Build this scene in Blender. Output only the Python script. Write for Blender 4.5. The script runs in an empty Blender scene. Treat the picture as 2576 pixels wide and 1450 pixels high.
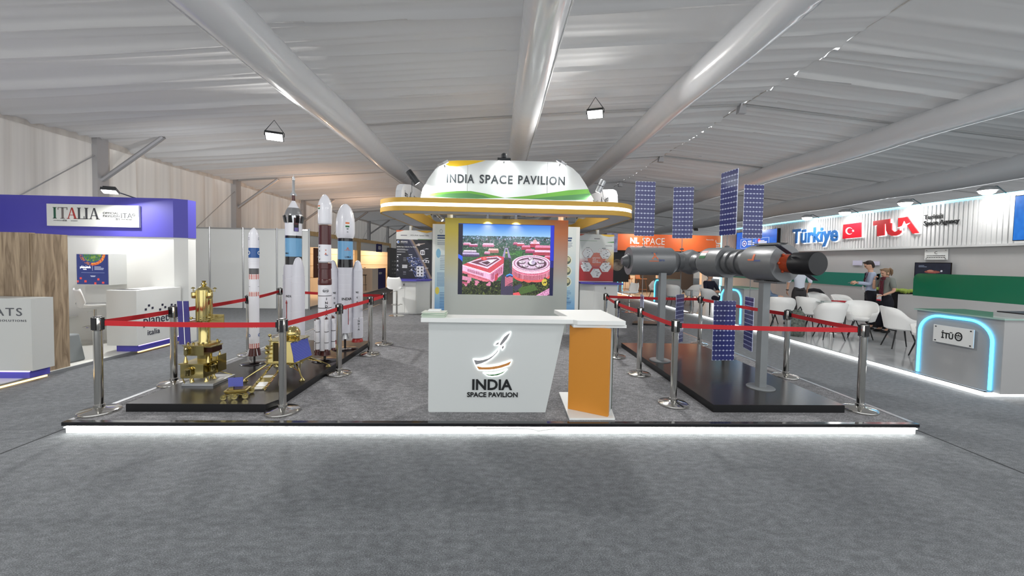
import bpy, bmesh, math, random
import numpy as np
from mathutils import Vector, Matrix

rnd = random.Random(7)
SC = bpy.context.scene
COL = SC.collection
PI = math.pi

# ------------------------------------------------------------------ camera
IW, IH, F = 2576.0, 1450.0, 967.0
CAM_H = 1.65
YAW, PITCH, ROLL = math.radians(2.15), math.radians(2.0), math.radians(1.05)
SHIFT_PX = -36.5
cam_d = bpy.data.cameras.new('camera')
cam_d.sensor_width = 36.0
cam_d.lens = F / IW * 36.0
cam_d.shift_y = SHIFT_PX / IW
cam_d.clip_end = 200
cam = bpy.data.objects.new('camera', cam_d)
COL.objects.link(cam)
CR = Matrix.Rotation(-YAW, 3, 'Z') @ Matrix.Rotation(PI/2 - PITCH, 3, 'X') @ Matrix.Rotation(ROLL, 3, 'Z')
cam.matrix_world = Matrix.Translation((0, 0, CAM_H)) @ CR.to_4x4()
SC.camera = cam

# ------------------------------------------------------------------ world, exposure
w = bpy.data.worlds.new('world')
SC.world = w
w.use_nodes = True
w.node_tree.nodes['Background'].inputs[0].default_value = (0.95, 0.98, 1.0, 1)
w.node_tree.nodes['Background'].inputs[1].default_value = 1.25
SC.view_settings.view_transform = 'Standard'
SC.view_settings.look = 'None'
SC.view_settings.exposure = 0.5
SC.view_settings.gamma = 1.0
SC.view_settings.use_curve_mapping = False

# ------------------------------------------------------------------ pixel -> place helpers
def ray(u, v):
    d = Vector(((u - IW/2) / F, -(v - IH/2) / F + SHIFT_PX / F, -1.0))
    return CR @ d
def on_z(u, v, z=0.0):
    d = ray(u, v); t = (z - CAM_H) / d.z
    return Vector((0, 0, CAM_H)) + d * t
def on_y(u, v, Y):
    d = ray(u, v); t = Y / d.y
    return Vector((0, 0, CAM_H)) + d * t
def on_x(u, v, X):
    d = ray(u, v); t = X / d.x
    return Vector((0, 0, CAM_H)) + d * t

def lin(c):
    c = c / 255.0
    return c / 12.92 if c <= 0.04045 else ((c + 0.055) / 1.055) ** 2.4
def C(r, g, b):
    return (lin(r), lin(g), lin(b), 1.0)

# ------------------------------------------------------------------ materials
MATS = {}
def mat(name, col=None, rough=0.5, metal=0.0, emit=None, estr=1.0, vary=None, vscale=8.0, bump=0.0, bscale=200.0,
        coat=0.0, alpha=1.0, trans=0.0, ior=1.45, stretch=None):
    if name in MATS: return MATS[name]
    m = bpy.data.materials.new(name); m.use_nodes = True
    nt = m.node_tree; b = nt.nodes['Principled BSDF']
    if col is None: col = (0.5, 0.5, 0.5, 1)
    b.inputs['Base Color'].default_value = col
    b.inputs['Roughness'].default_value = rough
    b.inputs['Metallic'].default_value = metal
    b.inputs['IOR'].default_value = ior
    if coat: b.inputs['Coat Weight'].default_value = coat; b.inputs['Coat Roughness'].default_value = 0.08
    if trans: b.inputs['Transmission Weight'].default_value = trans
    if alpha < 1: b.inputs['Alpha'].default_value = alpha
    if emit is not None:
        b.inputs['Emission Color'].default_value = emit
        b.inputs['Emission Strength'].default_value = estr
    if vary or bump:
        tc = nt.nodes.new('ShaderNodeTexCoord')
        src = tc.outputs['Object']
        if stretch:
            mp = nt.nodes.new('ShaderNodeMapping'); mp.inputs['Scale'].default_value = stretch
            nt.links.new(src, mp.inputs['Vector']); src = mp.outputs['Vector']
    if vary:
        n = nt.nodes.new('ShaderNodeTexNoise'); n.inputs['Scale'].default_value = vscale; n.inputs['Detail'].default_value = 6
        nt.links.new(src, n.inputs['Vector'])
        r = nt.nodes.new('ShaderNodeValToRGB')
        r.color_ramp.elements[0].position = 0.3; r.color_ramp.elements[1].position = 0.7
        r.color_ramp.elements[0].color = col; r.color_ramp.elements[1].color = vary
        nt.links.new(n.outputs['Fac'], r.inputs['Fac'])
        nt.links.new(r.outputs['Color'], b.inputs['Base Color'])
    if bump:
        n2 = nt.nodes.new('ShaderNodeTexNoise'); n2.inputs['Scale'].default_value = bscale; n2.inputs['Detail'].default_value = 4
        nt.links.new(src, n2.inputs['Vector'])
        bp = nt.nodes.new('ShaderNodeBump'); bp.inputs['Strength'].default_value = bump; bp.inputs['Distance'].default_value = 0.01
        nt.links.new(n2.outputs['Fac'], bp.inputs['Height']); nt.links.new(bp.outputs['Normal'], b.inputs['Normal'])
    MATS[name] = m
    return m

def picture_mat(name, emit=0.0, rough=0.4):
    if name in MATS: return MATS[name]
    m = bpy.data.materials.new(name); m.use_nodes = True
    nt = m.node_tree; b = nt.nodes['Principled BSDF']
    a = nt.nodes.new('ShaderNodeVertexColor'); a.layer_name = 'print'
    if emit > 0:
        b.inputs['Base Color'].default_value = (0.01, 0.01, 0.01, 1)
        nt.links.new(a.outputs['Color'], b.inputs['Emission Color']); b.inputs['Emission Strength'].default_value = emit
    else:
        nt.links.new(a.outputs['Color'], b.inputs['Base Color'])
    b.inputs['Roughness'].default_value = rough
    MATS[name] = m
    return m

def carpet_mat(name, dark, mid, light, scale=140.0, seam=False):
    m = bpy.data.materials.new(name); m.use_nodes = True
    nt = m.node_tree; b = nt.nodes['Principled BSDF']
    tc = nt.nodes.new('ShaderNodeTexCoord')
    n = nt.nodes.new('ShaderNodeTexNoise'); n.inputs['Scale'].default_value = scale; n.inputs['Detail'].default_value = 5; n.inputs['Roughness'].default_value = 0.75
    mp = nt.nodes.new('ShaderNodeMapping'); mp.inputs['Scale'].default_value = (0.55, 1.0, 1.0)
    nt.links.new(tc.outputs['Object'], mp.inputs['Vector']); nt.links.new(mp.outputs['Vector'], n.inputs['Vector'])
    n3 = nt.nodes.new('ShaderNodeTexNoise'); n3.inputs['Scale'].default_value = scale * 0.12; n3.inputs['Detail'].default_value = 4
    nt.links.new(mp.outputs['Vector'], n3.inputs['Vector'])
    mx = nt.nodes.new('ShaderNodeMath'); mx.operation = 'MULTIPLY_ADD'; mx.inputs[1].default_value = 0.25; mx.inputs[2].default_value = 0.0
    nt.links.new(n3.outputs['Fac'], mx.inputs[0])
    ad = nt.nodes.new('ShaderNodeMath'); ad.operation = 'MULTIPLY_ADD'; ad.inputs[1].default_value = 0.95
    nt.links.new(n.outputs['Fac'], ad.inputs[0]); nt.links.new(mx.outputs[0], ad.inputs[2])
    r = nt.nodes.new('ShaderNodeValToRGB')
    e = r.color_ramp.elements
    e[0].position = 0.44; e[0].color = dark; e[1].position = 0.76; e[1].color = light
    k = e.new(0.6); k.color = mid
    nt.links.new(ad.outputs[0], r.inputs['Fac']); nt.links.new(r.outputs['Color'], b.inputs['Base Color'])
    bp = nt.nodes.new('ShaderNodeBump'); bp.inputs['Strength'].default_value = 0.5; bp.inputs['Distance'].default_value = 0.006
    nt.links.new(n.outputs['Fac'], bp.inputs['Height']); nt.links.new(bp.outputs['Normal'], b.inputs['Normal'])
    b.inputs['Roughness'].default_value = 0.95
    b.inputs['Sheen Weight'].default_value = 0.10; b.inputs['Sheen Roughness'].default_value = 0.5
    MATS[name] = m
    return m

def checker_mat(name, a, bcol, nu, nz, rough=0.35):
    """red and white check printed round a rocket stage (object space angle and height)"""
    m = bpy.data.materials.new(name); m.use_nodes = True
    nt = m.node_tree; b = nt.nodes['Principled BSDF']
    tc = nt.nodes.new('ShaderNodeTexCoord'); sx = nt.nodes.new('ShaderNodeSeparateXYZ')
    nt.links.new(tc.outputs['Object'], sx.inputs[0])
    at = nt.nodes.new('ShaderNodeMath'); at.operation = 'ARCTAN2'
    nt.links.new(sx.outputs['X'], at.inputs[0]); nt.links.new(sx.outputs['Y'], at.inputs[1])
    cb = nt.nodes.new('ShaderNodeCombineXYZ')
    s1 = nt.nodes.new('ShaderNodeMath'); s1.operation = 'MULTIPLY'; s1.inputs[1].default_value = nu
    s2 = nt.nodes.new('ShaderNodeMath'); s2.operation = 'MULTIPLY'; s2.inputs[1].default_value = nz
    nt.links.new(at.outputs[0], s1.inputs[0]); nt.links.new(sx.outputs['Z'], s2.inputs[0])
    p = nt.nodes.new('ShaderNodeMath'); p.operation = 'ADD'; q = nt.nodes.new('ShaderNodeMath'); q.operation = 'SUBTRACT'
    for nd in (p, q):
        nt.links.new(s1.outputs[0], nd.inputs[0]); nt.links.new(s2.outputs[0], nd.inputs[1])
    nt.links.new(p.outputs[0], cb.inputs[0]); nt.links.new(q.outputs[0], cb.inputs[1]); cb.inputs[2].default_value = 0.5
    ck = nt.nodes.new('ShaderNodeTexChecker'); ck.inputs['Color1'].default_value = a; ck.inputs['Color2'].default_value = bcol; ck.inputs['Scale'].default_value = 1.0
    nt.links.new(cb.outputs[0], ck.inputs['Vector']); nt.links.new(ck.outputs['Color'], b.inputs['Base Color'])
    b.inputs['Roughness'].default_value = rough
    MATS[name] = m
    return m

def wood_mat(name, c1, c2, scale=(3, 3, 0.35), rough=0.6):
    m = bpy.data.materials.new(name); m.use_nodes = True
    nt = m.node_tree; b = nt.nodes['Principled BSDF']
    tc = nt.nodes.new('ShaderNodeTexCoord'); mp = nt.nodes.new('ShaderNodeMapping'); mp.inputs['Scale'].default_value = scale
    nt.links.new(tc.outputs['Object'], mp.inputs['Vector'])
    n = nt.nodes.new('ShaderNodeTexNoise'); n.inputs['Scale'].default_value = 4; n.inputs['Detail'].default_value = 8; n.inputs['Distortion'].default_value = 1.2
    nt.links.new(mp.outputs['Vector'], n.inputs['Vector'])
    r = nt.nodes.new('ShaderNodeValToRGB'); r.color_ramp.elements[0].position = 0.32; r.color_ramp.elements[1].position = 0.68
    r.color_ramp.elements[0].color = c1; r.color_ramp.elements[1].color = c2
    nt.links.new(n.outputs['Fac'], r.inputs['Fac']); nt.links.new(r.outputs['Color'], b.inputs['Base Color'])
    b.inputs['Roughness'].default_value = rough
    MATS[name] = m
    return m

WHITE = mat('white_laminate', C(226, 228, 226), 0.38)
WHITE_MATT = mat('white_painted_board', C(228, 229, 226), 0.6)
WHITE_GLOSS = mat('white_gloss_paint', C(236, 238, 240), 0.18, coat=0.5)
PLASTIC = mat('white_plastic', C(240, 240, 238), 0.35)
BLACK = mat('black_plastic', C(22, 22, 24), 0.4)
BLACK_GLOSS = mat('black_gloss', C(12, 12, 16), 0.12, coat=0.6)
DARK = mat('dark_grey_metal', C(62, 64, 66), 0.45, 0.5)
CHROME = mat('polished_steel', C(205, 203, 198), 0.12, 1.0)
ALU = mat('brushed_aluminium', C(178, 180, 182), 0.35, 0.85)
SILVER = mat('silver_paint', C(190, 192, 194), 0.3, 0.6)
GOLD = mat('gold_plating', C(202, 186, 126), 0.12, 1.0)
GOLD_DULL = mat('gold_sheet', C(180, 164, 108), 0.28, 0.9)
RED_BELT = mat('red_webbing', C(186, 30, 38), 0.7, bump=0.2, bscale=400)
PURPLE = mat('violet_blue_laminate', C(84, 80, 176), 0.5)
LETTER = mat('black_lettering', C(24, 26, 28), 0.4)
LED_WHITE = mat('white_led_strip', (1, 1, 1, 1), 0.5, emit=(1, 0.99, 0.93, 1), estr=22.0)
LED_FACE = mat('canopy_led_diffuser', (1, 1, 1, 1), 0.5, emit=(1, 0.96, 0.80, 1), estr=2.6)
LED_BLUE = mat('blue_led_tube', (0.2, 0.7, 1, 1), 0.5, emit=(0.05, 0.55, 1.0, 1), estr=3.2)
LED_CYAN = mat('cyan_led_strip', (0.2, 0.8, 1, 1), 0.5, emit=(0.2, 0.75, 1.0, 1), estr=2.6)
LED_WARM = mat('amber_led_strip', (1, 0.7, 0.3, 1), 0.5, emit=(1.0, 0.62, 0.2, 1), estr=3.0)
LED_VIOLET = mat('violet_led_strip', (0.7, 0.5, 1, 1), 0.5, emit=(0.75, 0.55, 1.0, 1), estr=1.6)
LAMP_FACE = mat('lit_lamp_face', (1, 1, 1, 1), 0.5, emit=(1, 0.98, 0.94, 1), estr=14.0)
LAMP_SOFT = mat('lit_lamp_soft', (1, 1, 1, 1), 0.5, emit=(1, 0.96, 0.88, 1), estr=5.0)
GLASS = mat('clear_glass', C(225, 240, 236), 0.05, alpha=0.25)
SKIN = mat('skin', C(214, 168, 142), 0.55)

# ------------------------------------------------------------------ mesh builder
class MB:
    def __init__(self):
        self.v = []; self.f = []; self.m = []; self.s = []
    def add(self, verts, faces, mi=0, smooth=False, M=None):
        o = len(self.v)
        if M is not None: verts = [M @ Vector(p) for p in verts]
        self.v += [tuple(p) for p in verts]
        for f in faces:
            self.f.append([i + o for i in f]); self.m.append(mi); self.s.append(smooth)
        return self
    def box(self, x0, x1, y0, y1, z0, z1, mi=0, M=None):
        vs = [(x0,y0,z0),(x1,y0,z0),(x1,y1,z0),(x0,y1,z0),(x0,y0,z1),(x1,y0,z1),(x1,y1,z1),(x0,y1,z1)]
        return self.add(vs, [(0,3,2,1),(4,5,6,7),(0,1,5,4),(1,2,6,5),(2,3,7,6),(3,0,4,7)], mi, False, M)
    def hexa(self, p, mi=0, M=None):
        """eight corners: four of the bottom ring then four of the top ring"""
        return self.add(p, [(0,3,2,1),(4,5,6,7),(0,1,5,4),(1,2,6,5),(2,3,7,6),(3,0,4,7)], mi, False, M)
    def prism(self, poly, a, b, mi=0, M=None, smooth=False, side_mi=None):
        """polygon in local xy, extruded in z from a to b"""
        n = len(poly)
        vs = [(p[0], p[1], a) for p in poly] + [(p[0], p[1], b) for p in poly]
        self.add(vs, [list(range(n))[::-1], list(range(n, 2*n))], mi, False, M)
        k = len(self.v) - 2*n
        for i in range(n):
            j = (i + 1) % n
            self.f.append([k+i, k+j, k+n+j, k+n+i]); self.m.append(mi if side_mi is None else side_mi); self.s.append(smooth)
        return self
    def lathe(self, prof, n=20, mi=0, M=None, smooth=True, mis=None, arc=None, cap=True):
        """prof: list of (r, z); mis: one material per segment"""
        o = len(self.v); vs = []
        full = arc is None
        a0, a1 = (0, 2*PI) if full else arc
        cnt = n if full else n + 1
        for r, z in prof:
            for i in range(cnt):
                a = a0 + (a1 - a0) * i / n
                vs.append((r*math.cos(a), r*math.sin(a), z))
        if M is not None: vs = [M @ Vector(p) for p in vs]
        self.v += [tuple(p) for p in vs]
        for k in range(len(prof) - 1):
            for i in range(n):
                j = (i + 1) % cnt if full else i + 1
                self.f.append([o+k*cnt+i, o+k*cnt+j, o+(k+1)*cnt+j, o+(k+1)*cnt+i])
                self.m.append(mis[k] if mis else mi); self.s.append(smooth)
        if cap and full:
            if prof[0][0] > 1e-5: self.f.append([o+i for i in range(cnt)][::-1]); self.m.append(mis[0] if mis else mi); self.s.append(False)
            if prof[-1][0] > 1e-5:
                e = o + (len(prof)-1)*cnt
                self.f.append([e+i for i in range(cnt)]); self.m.append(mis[-1] if mis else mi); self.s.append(False)
        return self
    def cyl(self, p0, p1, r0, r1=None, n=12, mi=0, smooth=True):
        p0 = Vector(p0); p1 = Vector(p1); d = p1 - p0
        if r1 is None: r1 = r0
        q = d.to_track_quat('Z', 'Y').to_matrix().to_4x4()
        return self.lathe([(r0, 0), (r1, d.length)], n, mi, Matrix.Translation(p0) @ q, smooth)
    def tube(self, pts, r, n=8, mi=0, closed=False):
        pts = [Vector(p) for p in pts]; L = len(pts); o = len(self.v)
        rr = r if isinstance(r, (list, tuple)) else [r]*L
        prev = None
        for i, p in enumerate(pts):
            if closed: t = pts[(i+1) % L] - pts[i-1]
            else: t = pts[min(i+1, L-1)] - pts[max(i-1, 0)]
            t.normalize()
            if prev is None:
                up = Vector((0, 0, 1)) if abs(t.z) < 0.9 else Vector((1, 0, 0))
                a = t.cross(up).normalized()
            else:
                a = (prev - t * prev.dot(t))
                a = a.normalized() if a.length > 1e-6 else t.orthogonal().normalized()
            prev = a; b = t.cross(a)
            for k in range(n):
                an = 2*PI*k/n
                self.v.append(tuple(p + (a*math.cos(an) + b*math.sin(an)) * rr[i]))
        for i in range(L if closed else L - 1):
            i2 = (i + 1) % L
            for k in range(n):
                k2 = (k + 1) % n
                self.f.append([o+i*n+k, o+i*n+k2, o+i2*n+k2, o+i2*n+k]); self.m.append(mi); self.s.append(True)
        if not closed:
            self.f.append([o+k for k in range(n)][::-1]); self.m.append(mi); self.s.append(False)
            self.f.append([o+(L-1)*n+k for k in range(n)]); self.m.append(mi); self.s.append(False)
        return self
    def sphere(self, c, r, n=12, mi=0, sc=(1,1,1)):
        prof = [(max(math.sin(PI*i/n), 0)*1.0, -math.cos(PI*i/n)) for i in range(n+1)]
        prof[0] = (1e-6, -1); prof[-1] = (1e-6, 1)
        M = Matrix.Translation(c) @ Matrix.Diagonal((r*sc[0], r*sc[1], r*sc[2], 1))
        return self.lathe(prof, max(10, n), mi, M, True, cap=False)
    def build(self, name, mats, parent=None, loc=None, world=False, bevel=0, **props):
        me = bpy.data.meshes.new(name)
        vs = self.v
        if world and parent is not None:
            L = parent.location
            vs = [(p[0]-L.x, p[1]-L.y, p[2]-L.z) for p in vs]
        elif world and loc is not None:
            vs = [(p[0]-loc[0], p[1]-loc[1], p[2]-loc[2]) for p in vs]
        me.from_pydata(vs, [], self.f)
        if not isinstance(mats, (list, tuple)): mats = [mats]
        for m in mats: me.materials.append(m)
        me.polygons.foreach_set('material_index', self.m)
        me.polygons.foreach_set('use_smooth', self.s)
        me.update()
        if any(self.s): me.set_sharp_from_angle(angle=math.radians(38))
        o = bpy.data.objects.new(name, me)
        COL.objects.link(o)
        if parent is not None: o.parent = parent
        if loc is not None: o.location = loc
        if bevel:
            b = o.modifiers.new('bevel', 'BEVEL'); b.width = bevel; b.segments = 2; b.limit_method = 'ANGLE'
        for k, val in props.items(): o[k] = val
        return o

def tag(o, label, cat, group=None, kind=None):
    o['label'] = label; o['category'] = cat
    if group: o['group'] = group
    if kind: o['kind'] = kind
    return o
def thing(name, loc, label, cat, group=None, rz=0.0):
    o = bpy.data.objects.new(name, None); COL.objects.link(o)
    o.empty_display_size = 0.1
    o.location = loc; o.rotation_euler = (0, 0, rz)
    return tag(o, label, cat, group)
def struct(o):
    o['kind'] = 'structure'; return o
def copy_tree(o, parent=None):
    c = o.copy(); COL.objects.link(c); c.parent = parent
    for ch in [k for k in CH.get(o.name, [])]:
        copy_tree(ch, c)
    return c
CH = {}
def index_children(root):
    CH[root.name] = list(root.children)
    for c in root.children: index_children(c)

def frame(P, R, U):
    """matrix mapping local x -> R, y -> U, z -> R x U at P"""
    R = Vector(R).normalized(); U = Vector(U).normalized(); N = R.cross(U)
    M = Matrix.Identity(4)
    for i in range(3):
        M[i][0] = R[i]; M[i][1] = U[i]; M[i][2] = N[i]; M[i][3] = P[i]
    return M
FRONT = (Vector((1, 0, 0)), Vector((0, 0, 1)))       # a face that looks towards -Y
LEFTF = (Vector((0, -1, 0)), Vector((0, 0, 1)))      # a face that looks towards -X
RIGHTF = (Vector((0, 1, 0)), Vector((0, 0, 1)))      # a face that looks towards +X

TXT = {}
def text_geo(s, bold=0.0, extrude=0.02, space=1.0, res=3):
    key = (s, bold, extrude, space)
    if key in TXT: return TXT[key]
    cu = bpy.data.curves.new('t', 'FONT'); cu.body = s; cu.size = 1.0; cu.extrude = extrude; cu.offset = bold
    cu.resolution_u = res; cu.space_character = space; cu.space_line = 0.95
    o = bpy.data.objects.new('t', cu); COL.objects.link(o)
    dg = bpy.context.evaluated_depsgraph_get()
    me = bpy.data.meshes.new_from_object(o.evaluated_get(dg), depsgraph=dg)
    vs = [tuple(v.co) for v in me.vertices]; fs = [list(p.vertices) for p in me.polygons]
    bpy.data.objects.remove(o); bpy.data.curves.remove(cu); bpy.data.meshes.remove(me)
    if vs:
        a = np.array(vs); lo = a.min(0); hi = a.max(0)
    else:
        a = np.zeros((0, 3)); lo = hi = np.zeros(3)
    TXT[key] = (a, fs, lo, hi)
    return TXT[key]
def put_text(mb, s, M, width=None, height=None, mi=0, bold=0.0, depth=0.004, space=1.0, center=True, lift=0.0):
    """text centred at the origin of M (local x right, y up), scaled to width and/or height"""
    a, fs, lo, hi = text_geo(s, bold, 0.02, space)
    if len(a) == 0: return
    w0 = hi[0]-lo[0]; h0 = hi[1]-lo[1]
    sx = width / w0 if width else height / h0
    sy = height / h0 if height else sx
    cx = (lo[0]+hi[0])/2 if center else lo[0]; cy = (lo[1]+hi[1])/2
    vs = [M @ Vector(((p[0]-cx)*sx, (p[1]-cy)*sy, lift + (p[2] + 0.02)/0.04*depth)) for p in a]
    mb.add(vs, fs, mi)
def wrap_text(mb, s, R, ang, z, width=None, height=None, mi=0, bold=0.0, depth=0.0015, vertical=False):
    """text wrapped round a cylinder of radius R about the local z axis; ang 0 looks to -Y"""
    a, fs, lo, hi = text_geo(s, bold, 0.02)
    w0 = hi[0]-lo[0]; h0 = hi[1]-lo[1]
    sx = width / w0 if width else height / h0
    sy = height / h0 if height else sx
    cx = (lo[0]+hi[0])/2; cy = (lo[1]+hi[1])/2
    vs = []
    for p in a:
        x = (p[0]-cx)*sx; y = (p[1]-cy)*sy
        th = ang + x / R; rr = R + 0.0004 + (p[2]+0.02)/0.04*depth
        vs.append((rr*math.sin(th), -rr*math.cos(th), z + y))
    mb.add(vs, fs, mi)

# ------------------------------------------------------------------ small raster painter for prints and screens
class Canvas:
    def __init__(self, nx, ny, bg=(0, 0, 0)):
        self.nx, self.ny = nx, ny
        self.a = np.zeros((ny, nx, 3)); self.a[:] = np.array(bg, float)
        yy, xx = np.mgrid[0:ny, 0:nx]
        self.X = (xx + 0.5) / nx; self.Y = (yy + 0.5) / ny       # 0..1, y down
    def fill(self, mask, col, al=1.0):
        self.a[mask] = self.a[mask]*(1-al) + np.array(col, float)*al
    def rect(self, x0, y0, x1, y1, col, al=1.0):
        self.fill((self.X >= x0) & (self.X <= x1) & (self.Y >= y0) & (self.Y <= y1), col, al)
    def ell(self, cx, cy, rx, ry, col, al=1.0, inner=0.0):
        d = ((self.X-cx)/rx)**2 + ((self.Y-cy)/ry)**2
        self.fill((d <= 1) & (d >= inner), col, al)
    def polymask(self, pts):
        m = np.zeros(self.X.shape, bool); n = len(pts); j = n-1
        for i in range(n):
            xi, yi = pts[i]; xj, yj = pts[j]
            if yi != yj:
                c = ((yi > self.Y) != (yj > self.Y)) & (self.X < (xj-xi)*(self.Y-yi)/(yj-yi)+xi)
                m ^= c
            j = i
        return m
    def poly(self, pts, col, al=1.0): self.fill(self.polymask(pts), col, al)
    def lines(self, x0, y0, x1, y1, n, col, duty=0.45, ragged=True, seed=1):
        r = random.Random(seed)
        h = (y1-y0)/n
        for i in range(n):
            xe = x1 if not ragged else x0 + (x1-x0)*r.uniform(0.6, 1.0)
            self.rect(x0, y0+h*i, xe, y0+h*(i+duty), col)
    def noise(self, cell, seed):
        g = np.random.RandomState(seed).rand(self.ny//cell+3, self.nx//cell+3)
        y = np.arange(self.ny)/cell; x = np.arange(self.nx)/cell
        y0 = y.astype(int); x0 = x.astype(int); fy = (y-y0)[:, None]; fx = (x-x0)[None, :]
        return (g[y0][:, x0]*(1-fy)*(1-fx) + g[y0+1][:, x0]*fy*(1-fx) + g[y0][:, x0+1]*(1-fy)*fx + g[y0+1][:, x0+1]*fy*fx)
def picture(name, cv, M, W, H, material, parent=None, world=True):
    """the canvas as a flat print: one face per cell, colour stored per face"""
    nx, ny = cv.nx, cv.ny
    xs = (np.arange(nx+1)/nx - 0.5)*W; ys = (0.5 - np.arange(ny+1)/ny)*H
    gx, gy = np.meshgrid(xs, ys)
    P = np.stack([gx.ravel(), gy.ravel(), np.zeros(gx.size), np.ones(gx.size)], 1)
    P = P @ np.array(M).T
    if parent is not None and world: P[:, :3] -= np.array(parent.location)
    idx = np.arange((nx+1)*(ny+1)).reshape(ny+1, nx+1)
    q = np.stack([idx[1:, :-1], idx[1:, 1:], idx[:-1, 1:], idx[:-1, :-1]], -1).reshape(-1, 4)
    me = bpy.data.meshes.new(name)
    me.vertices.add(len(P)); me.vertices.foreach_set('co', P[:, :3].astype(np.float32).ravel())
    me.loops.add(q.size); me.loops.foreach_set('vertex_index', q.astype(np.int32).ravel())
    me.polygons.add(len(q)); me.polygons.foreach_set('loop_start', np.arange(0, q.size, 4, dtype=np.int32))
    me.update()
    c = np.clip(cv.a, 0, 255)/255.0
    c = np.where(c <= 0.04045, c/12.92, ((c+0.055)/1.055)**2.4).reshape(-1, 3)
    c4 = np.repeat(np.concatenate([c, np.ones((len(c), 1))], 1), 4, 0)
    at = me.color_attributes.new('print', 'FLOAT_COLOR', 'CORNER')
    at.data.foreach_set('color', c4.astype(np.float32).ravel())
    me.materials.append(material)
    o = bpy.data.objects.new(name, me); COL.objects.link(o)
    if parent is not None: o.parent = parent
    return o

def lamp(name, loc, target, power, size=0.2, color=(1, 1, 1), spread=PI, parent=None, typ='AREA', cone=None):
    l = bpy.data.lights.new(name, typ); l.energy = power; l.color = color
    if typ == 'AREA':
        l.shape = 'DISK'; l.size = size; l.spread = spread
    else:
        l.shadow_soft_size = size
        if typ == 'SPOT': l.spot_size = cone or 1.2; l.spot_blend = 0.6
    o = bpy.data.objects.new(name, l); COL.objects.link(o)
    d = Vector(target) - Vector(loc)
    q = d.to_track_quat('-Z', 'Y')
    o.location = loc; o.rotation_euler = q.to_euler()
    if parent is not None:
        o.parent = parent
        o.location = Vector(loc) - parent.location
    return o
# ================================================================== the tent
WALL_X, EAVE = -9.5, 4.31
RIDGE_X, RIDGE_Z = 6.0, 5.62
SLOPE = (RIDGE_Z - EAVE) / (RIDGE_X - WALL_X)
BAYS = [4.75*k for k in range(-1, 9)]
def roof_z(x):
    return RIDGE_Z - SLOPE * abs(x - RIDGE_X)

M_CARPET = carpet_mat('grey_needle_felt_carpet', C(54, 57, 60), C(90, 94, 98), C(136, 140, 144), 210)
M_DECK = carpet_mat('stage_carpet_tiles', C(62, 62, 64), C(106, 106, 109), C(164, 164, 166), 150)
M_FABRIC = mat('tent_lining_fabric', C(196, 195, 194), 0.75, bump=0.15, bscale=300)
def translucent(m, fac, col):
    nt = m.node_tree; b = nt.nodes['Principled BSDF']; out = nt.nodes['Material Output']
    tr = nt.nodes.new('ShaderNodeBsdfTranslucent'); tr.inputs['Color'].default_value = col
    mx = nt.nodes.new('ShaderNodeMixShader'); mx.inputs[0].default_value = fac
    nt.links.new(b.outputs[0], mx.inputs[1]); nt.links.new(tr.outputs[0], mx.inputs[2]); nt.links.new(mx.outputs[0], out.inputs['Surface'])
translucent(M_FABRIC, 0.065, (0.86, 0.86, 0.88, 1))
M_WALLF = mat('tent_wall_curtain', C(196, 190, 184), 0.8, vary=C(224, 219, 212), vscale=2.2, stretch=(1, 3, 0.04))  # lighter vertical bands painted in for light through the folded fabric
translucent(M_WALLF, 0.10, (0.88, 0.85, 0.82, 1))
M_FRAME = mat('tent_frame_aluminium', C(184, 184, 186), 0.45, 0.6)
M_STEEL = mat('galvanised_steel', C(182, 182, 184), 0.5, 0.7)
M_SEAM = mat('carpet_seam', C(56, 58, 60), 0.9)

fl = MB().box(-14, 24, -4, 42, -0.05, 0.0).build('floor', M_CARPET)
struct(fl)
sm = MB()
for X in (on_z(0, 1143).x, on_z(2576, 1192).x):
    MB().box(X-0.008, X+0.008, -3.9, 6, 0.0, 0.0015).build('carpet_seam', M_SEAM, fl)

# roof lining: pleats run across the tent, gathered at the rafters
ys = []
y = -4.0
while y < 42:
    ys.append(y); y += 0.035 if y < 14 else (0.06 if y < 24 else 0.15)
prng = np.random.RandomState(3)
ys = np.array(ys)
fold = np.zeros_like(ys)
pos = -4.0
fold_c = []
while pos < 42:
    fold_c.append((pos, prng.uniform(0.3, 1.0), prng.uniform(0.025, 0.07)))
    pos += prng.uniform(0.10, 0.34)
def roof_side(name, x0, x1, nx):
    xs = np.linspace(x0, x1, nx + 1)
    V = np.zeros((len(ys), nx + 1, 3))
    ph = prng.rand(len(fold_c)) * 6.28
    for j, x in enumerate(xs):
        d = np.zeros_like(ys)
        for (c, a, wd), p in zip(fold_c, ph):
            cc = c + 0.05*math.sin(x*0.5 + p)
            am = a * (0.55 + 0.45*math.sin(x*0.35 + p*2))
            d -= 0.095 * am * np.exp(-((ys-cc)/wd)**2)
        bay = np.mod(ys, 4.75)/4.75
        sag = -0.10*np.sin(PI*bay)**0.7
        V[:, j, 0] = x; V[:, j, 1] = ys
        V[:, j, 2] = roof_z(x) + d + sag + 0.05
    mb = MB()
    n1 = nx + 1
    mb.v = [tuple(p) for p in V.reshape(-1, 3)]
    for i in range(len(ys)-1):
        for j in range(nx):
            mb.f.append([i*n1+j, (i+1)*n1+j, (i+1)*n1+j+1, i*n1+j+1]); mb.m.append(0); mb.s.append(True)
    return mb
ceil = roof_side('l', WALL_X, RIDGE_X, 34).build('ceiling', M_FABRIC)
struct(ceil)
roof_side('r', RIDGE_X, 24.0, 30).build('roof_lining_far_slope', M_FABRIC, ceil)
MB().cyl((RIDGE_X, -4, RIDGE_Z-0.03), (RIDGE_X, 42, RIDGE_Z-0.03), 0.012, n=6).build('ridge_cord', M_WALLF, ceil)
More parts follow.
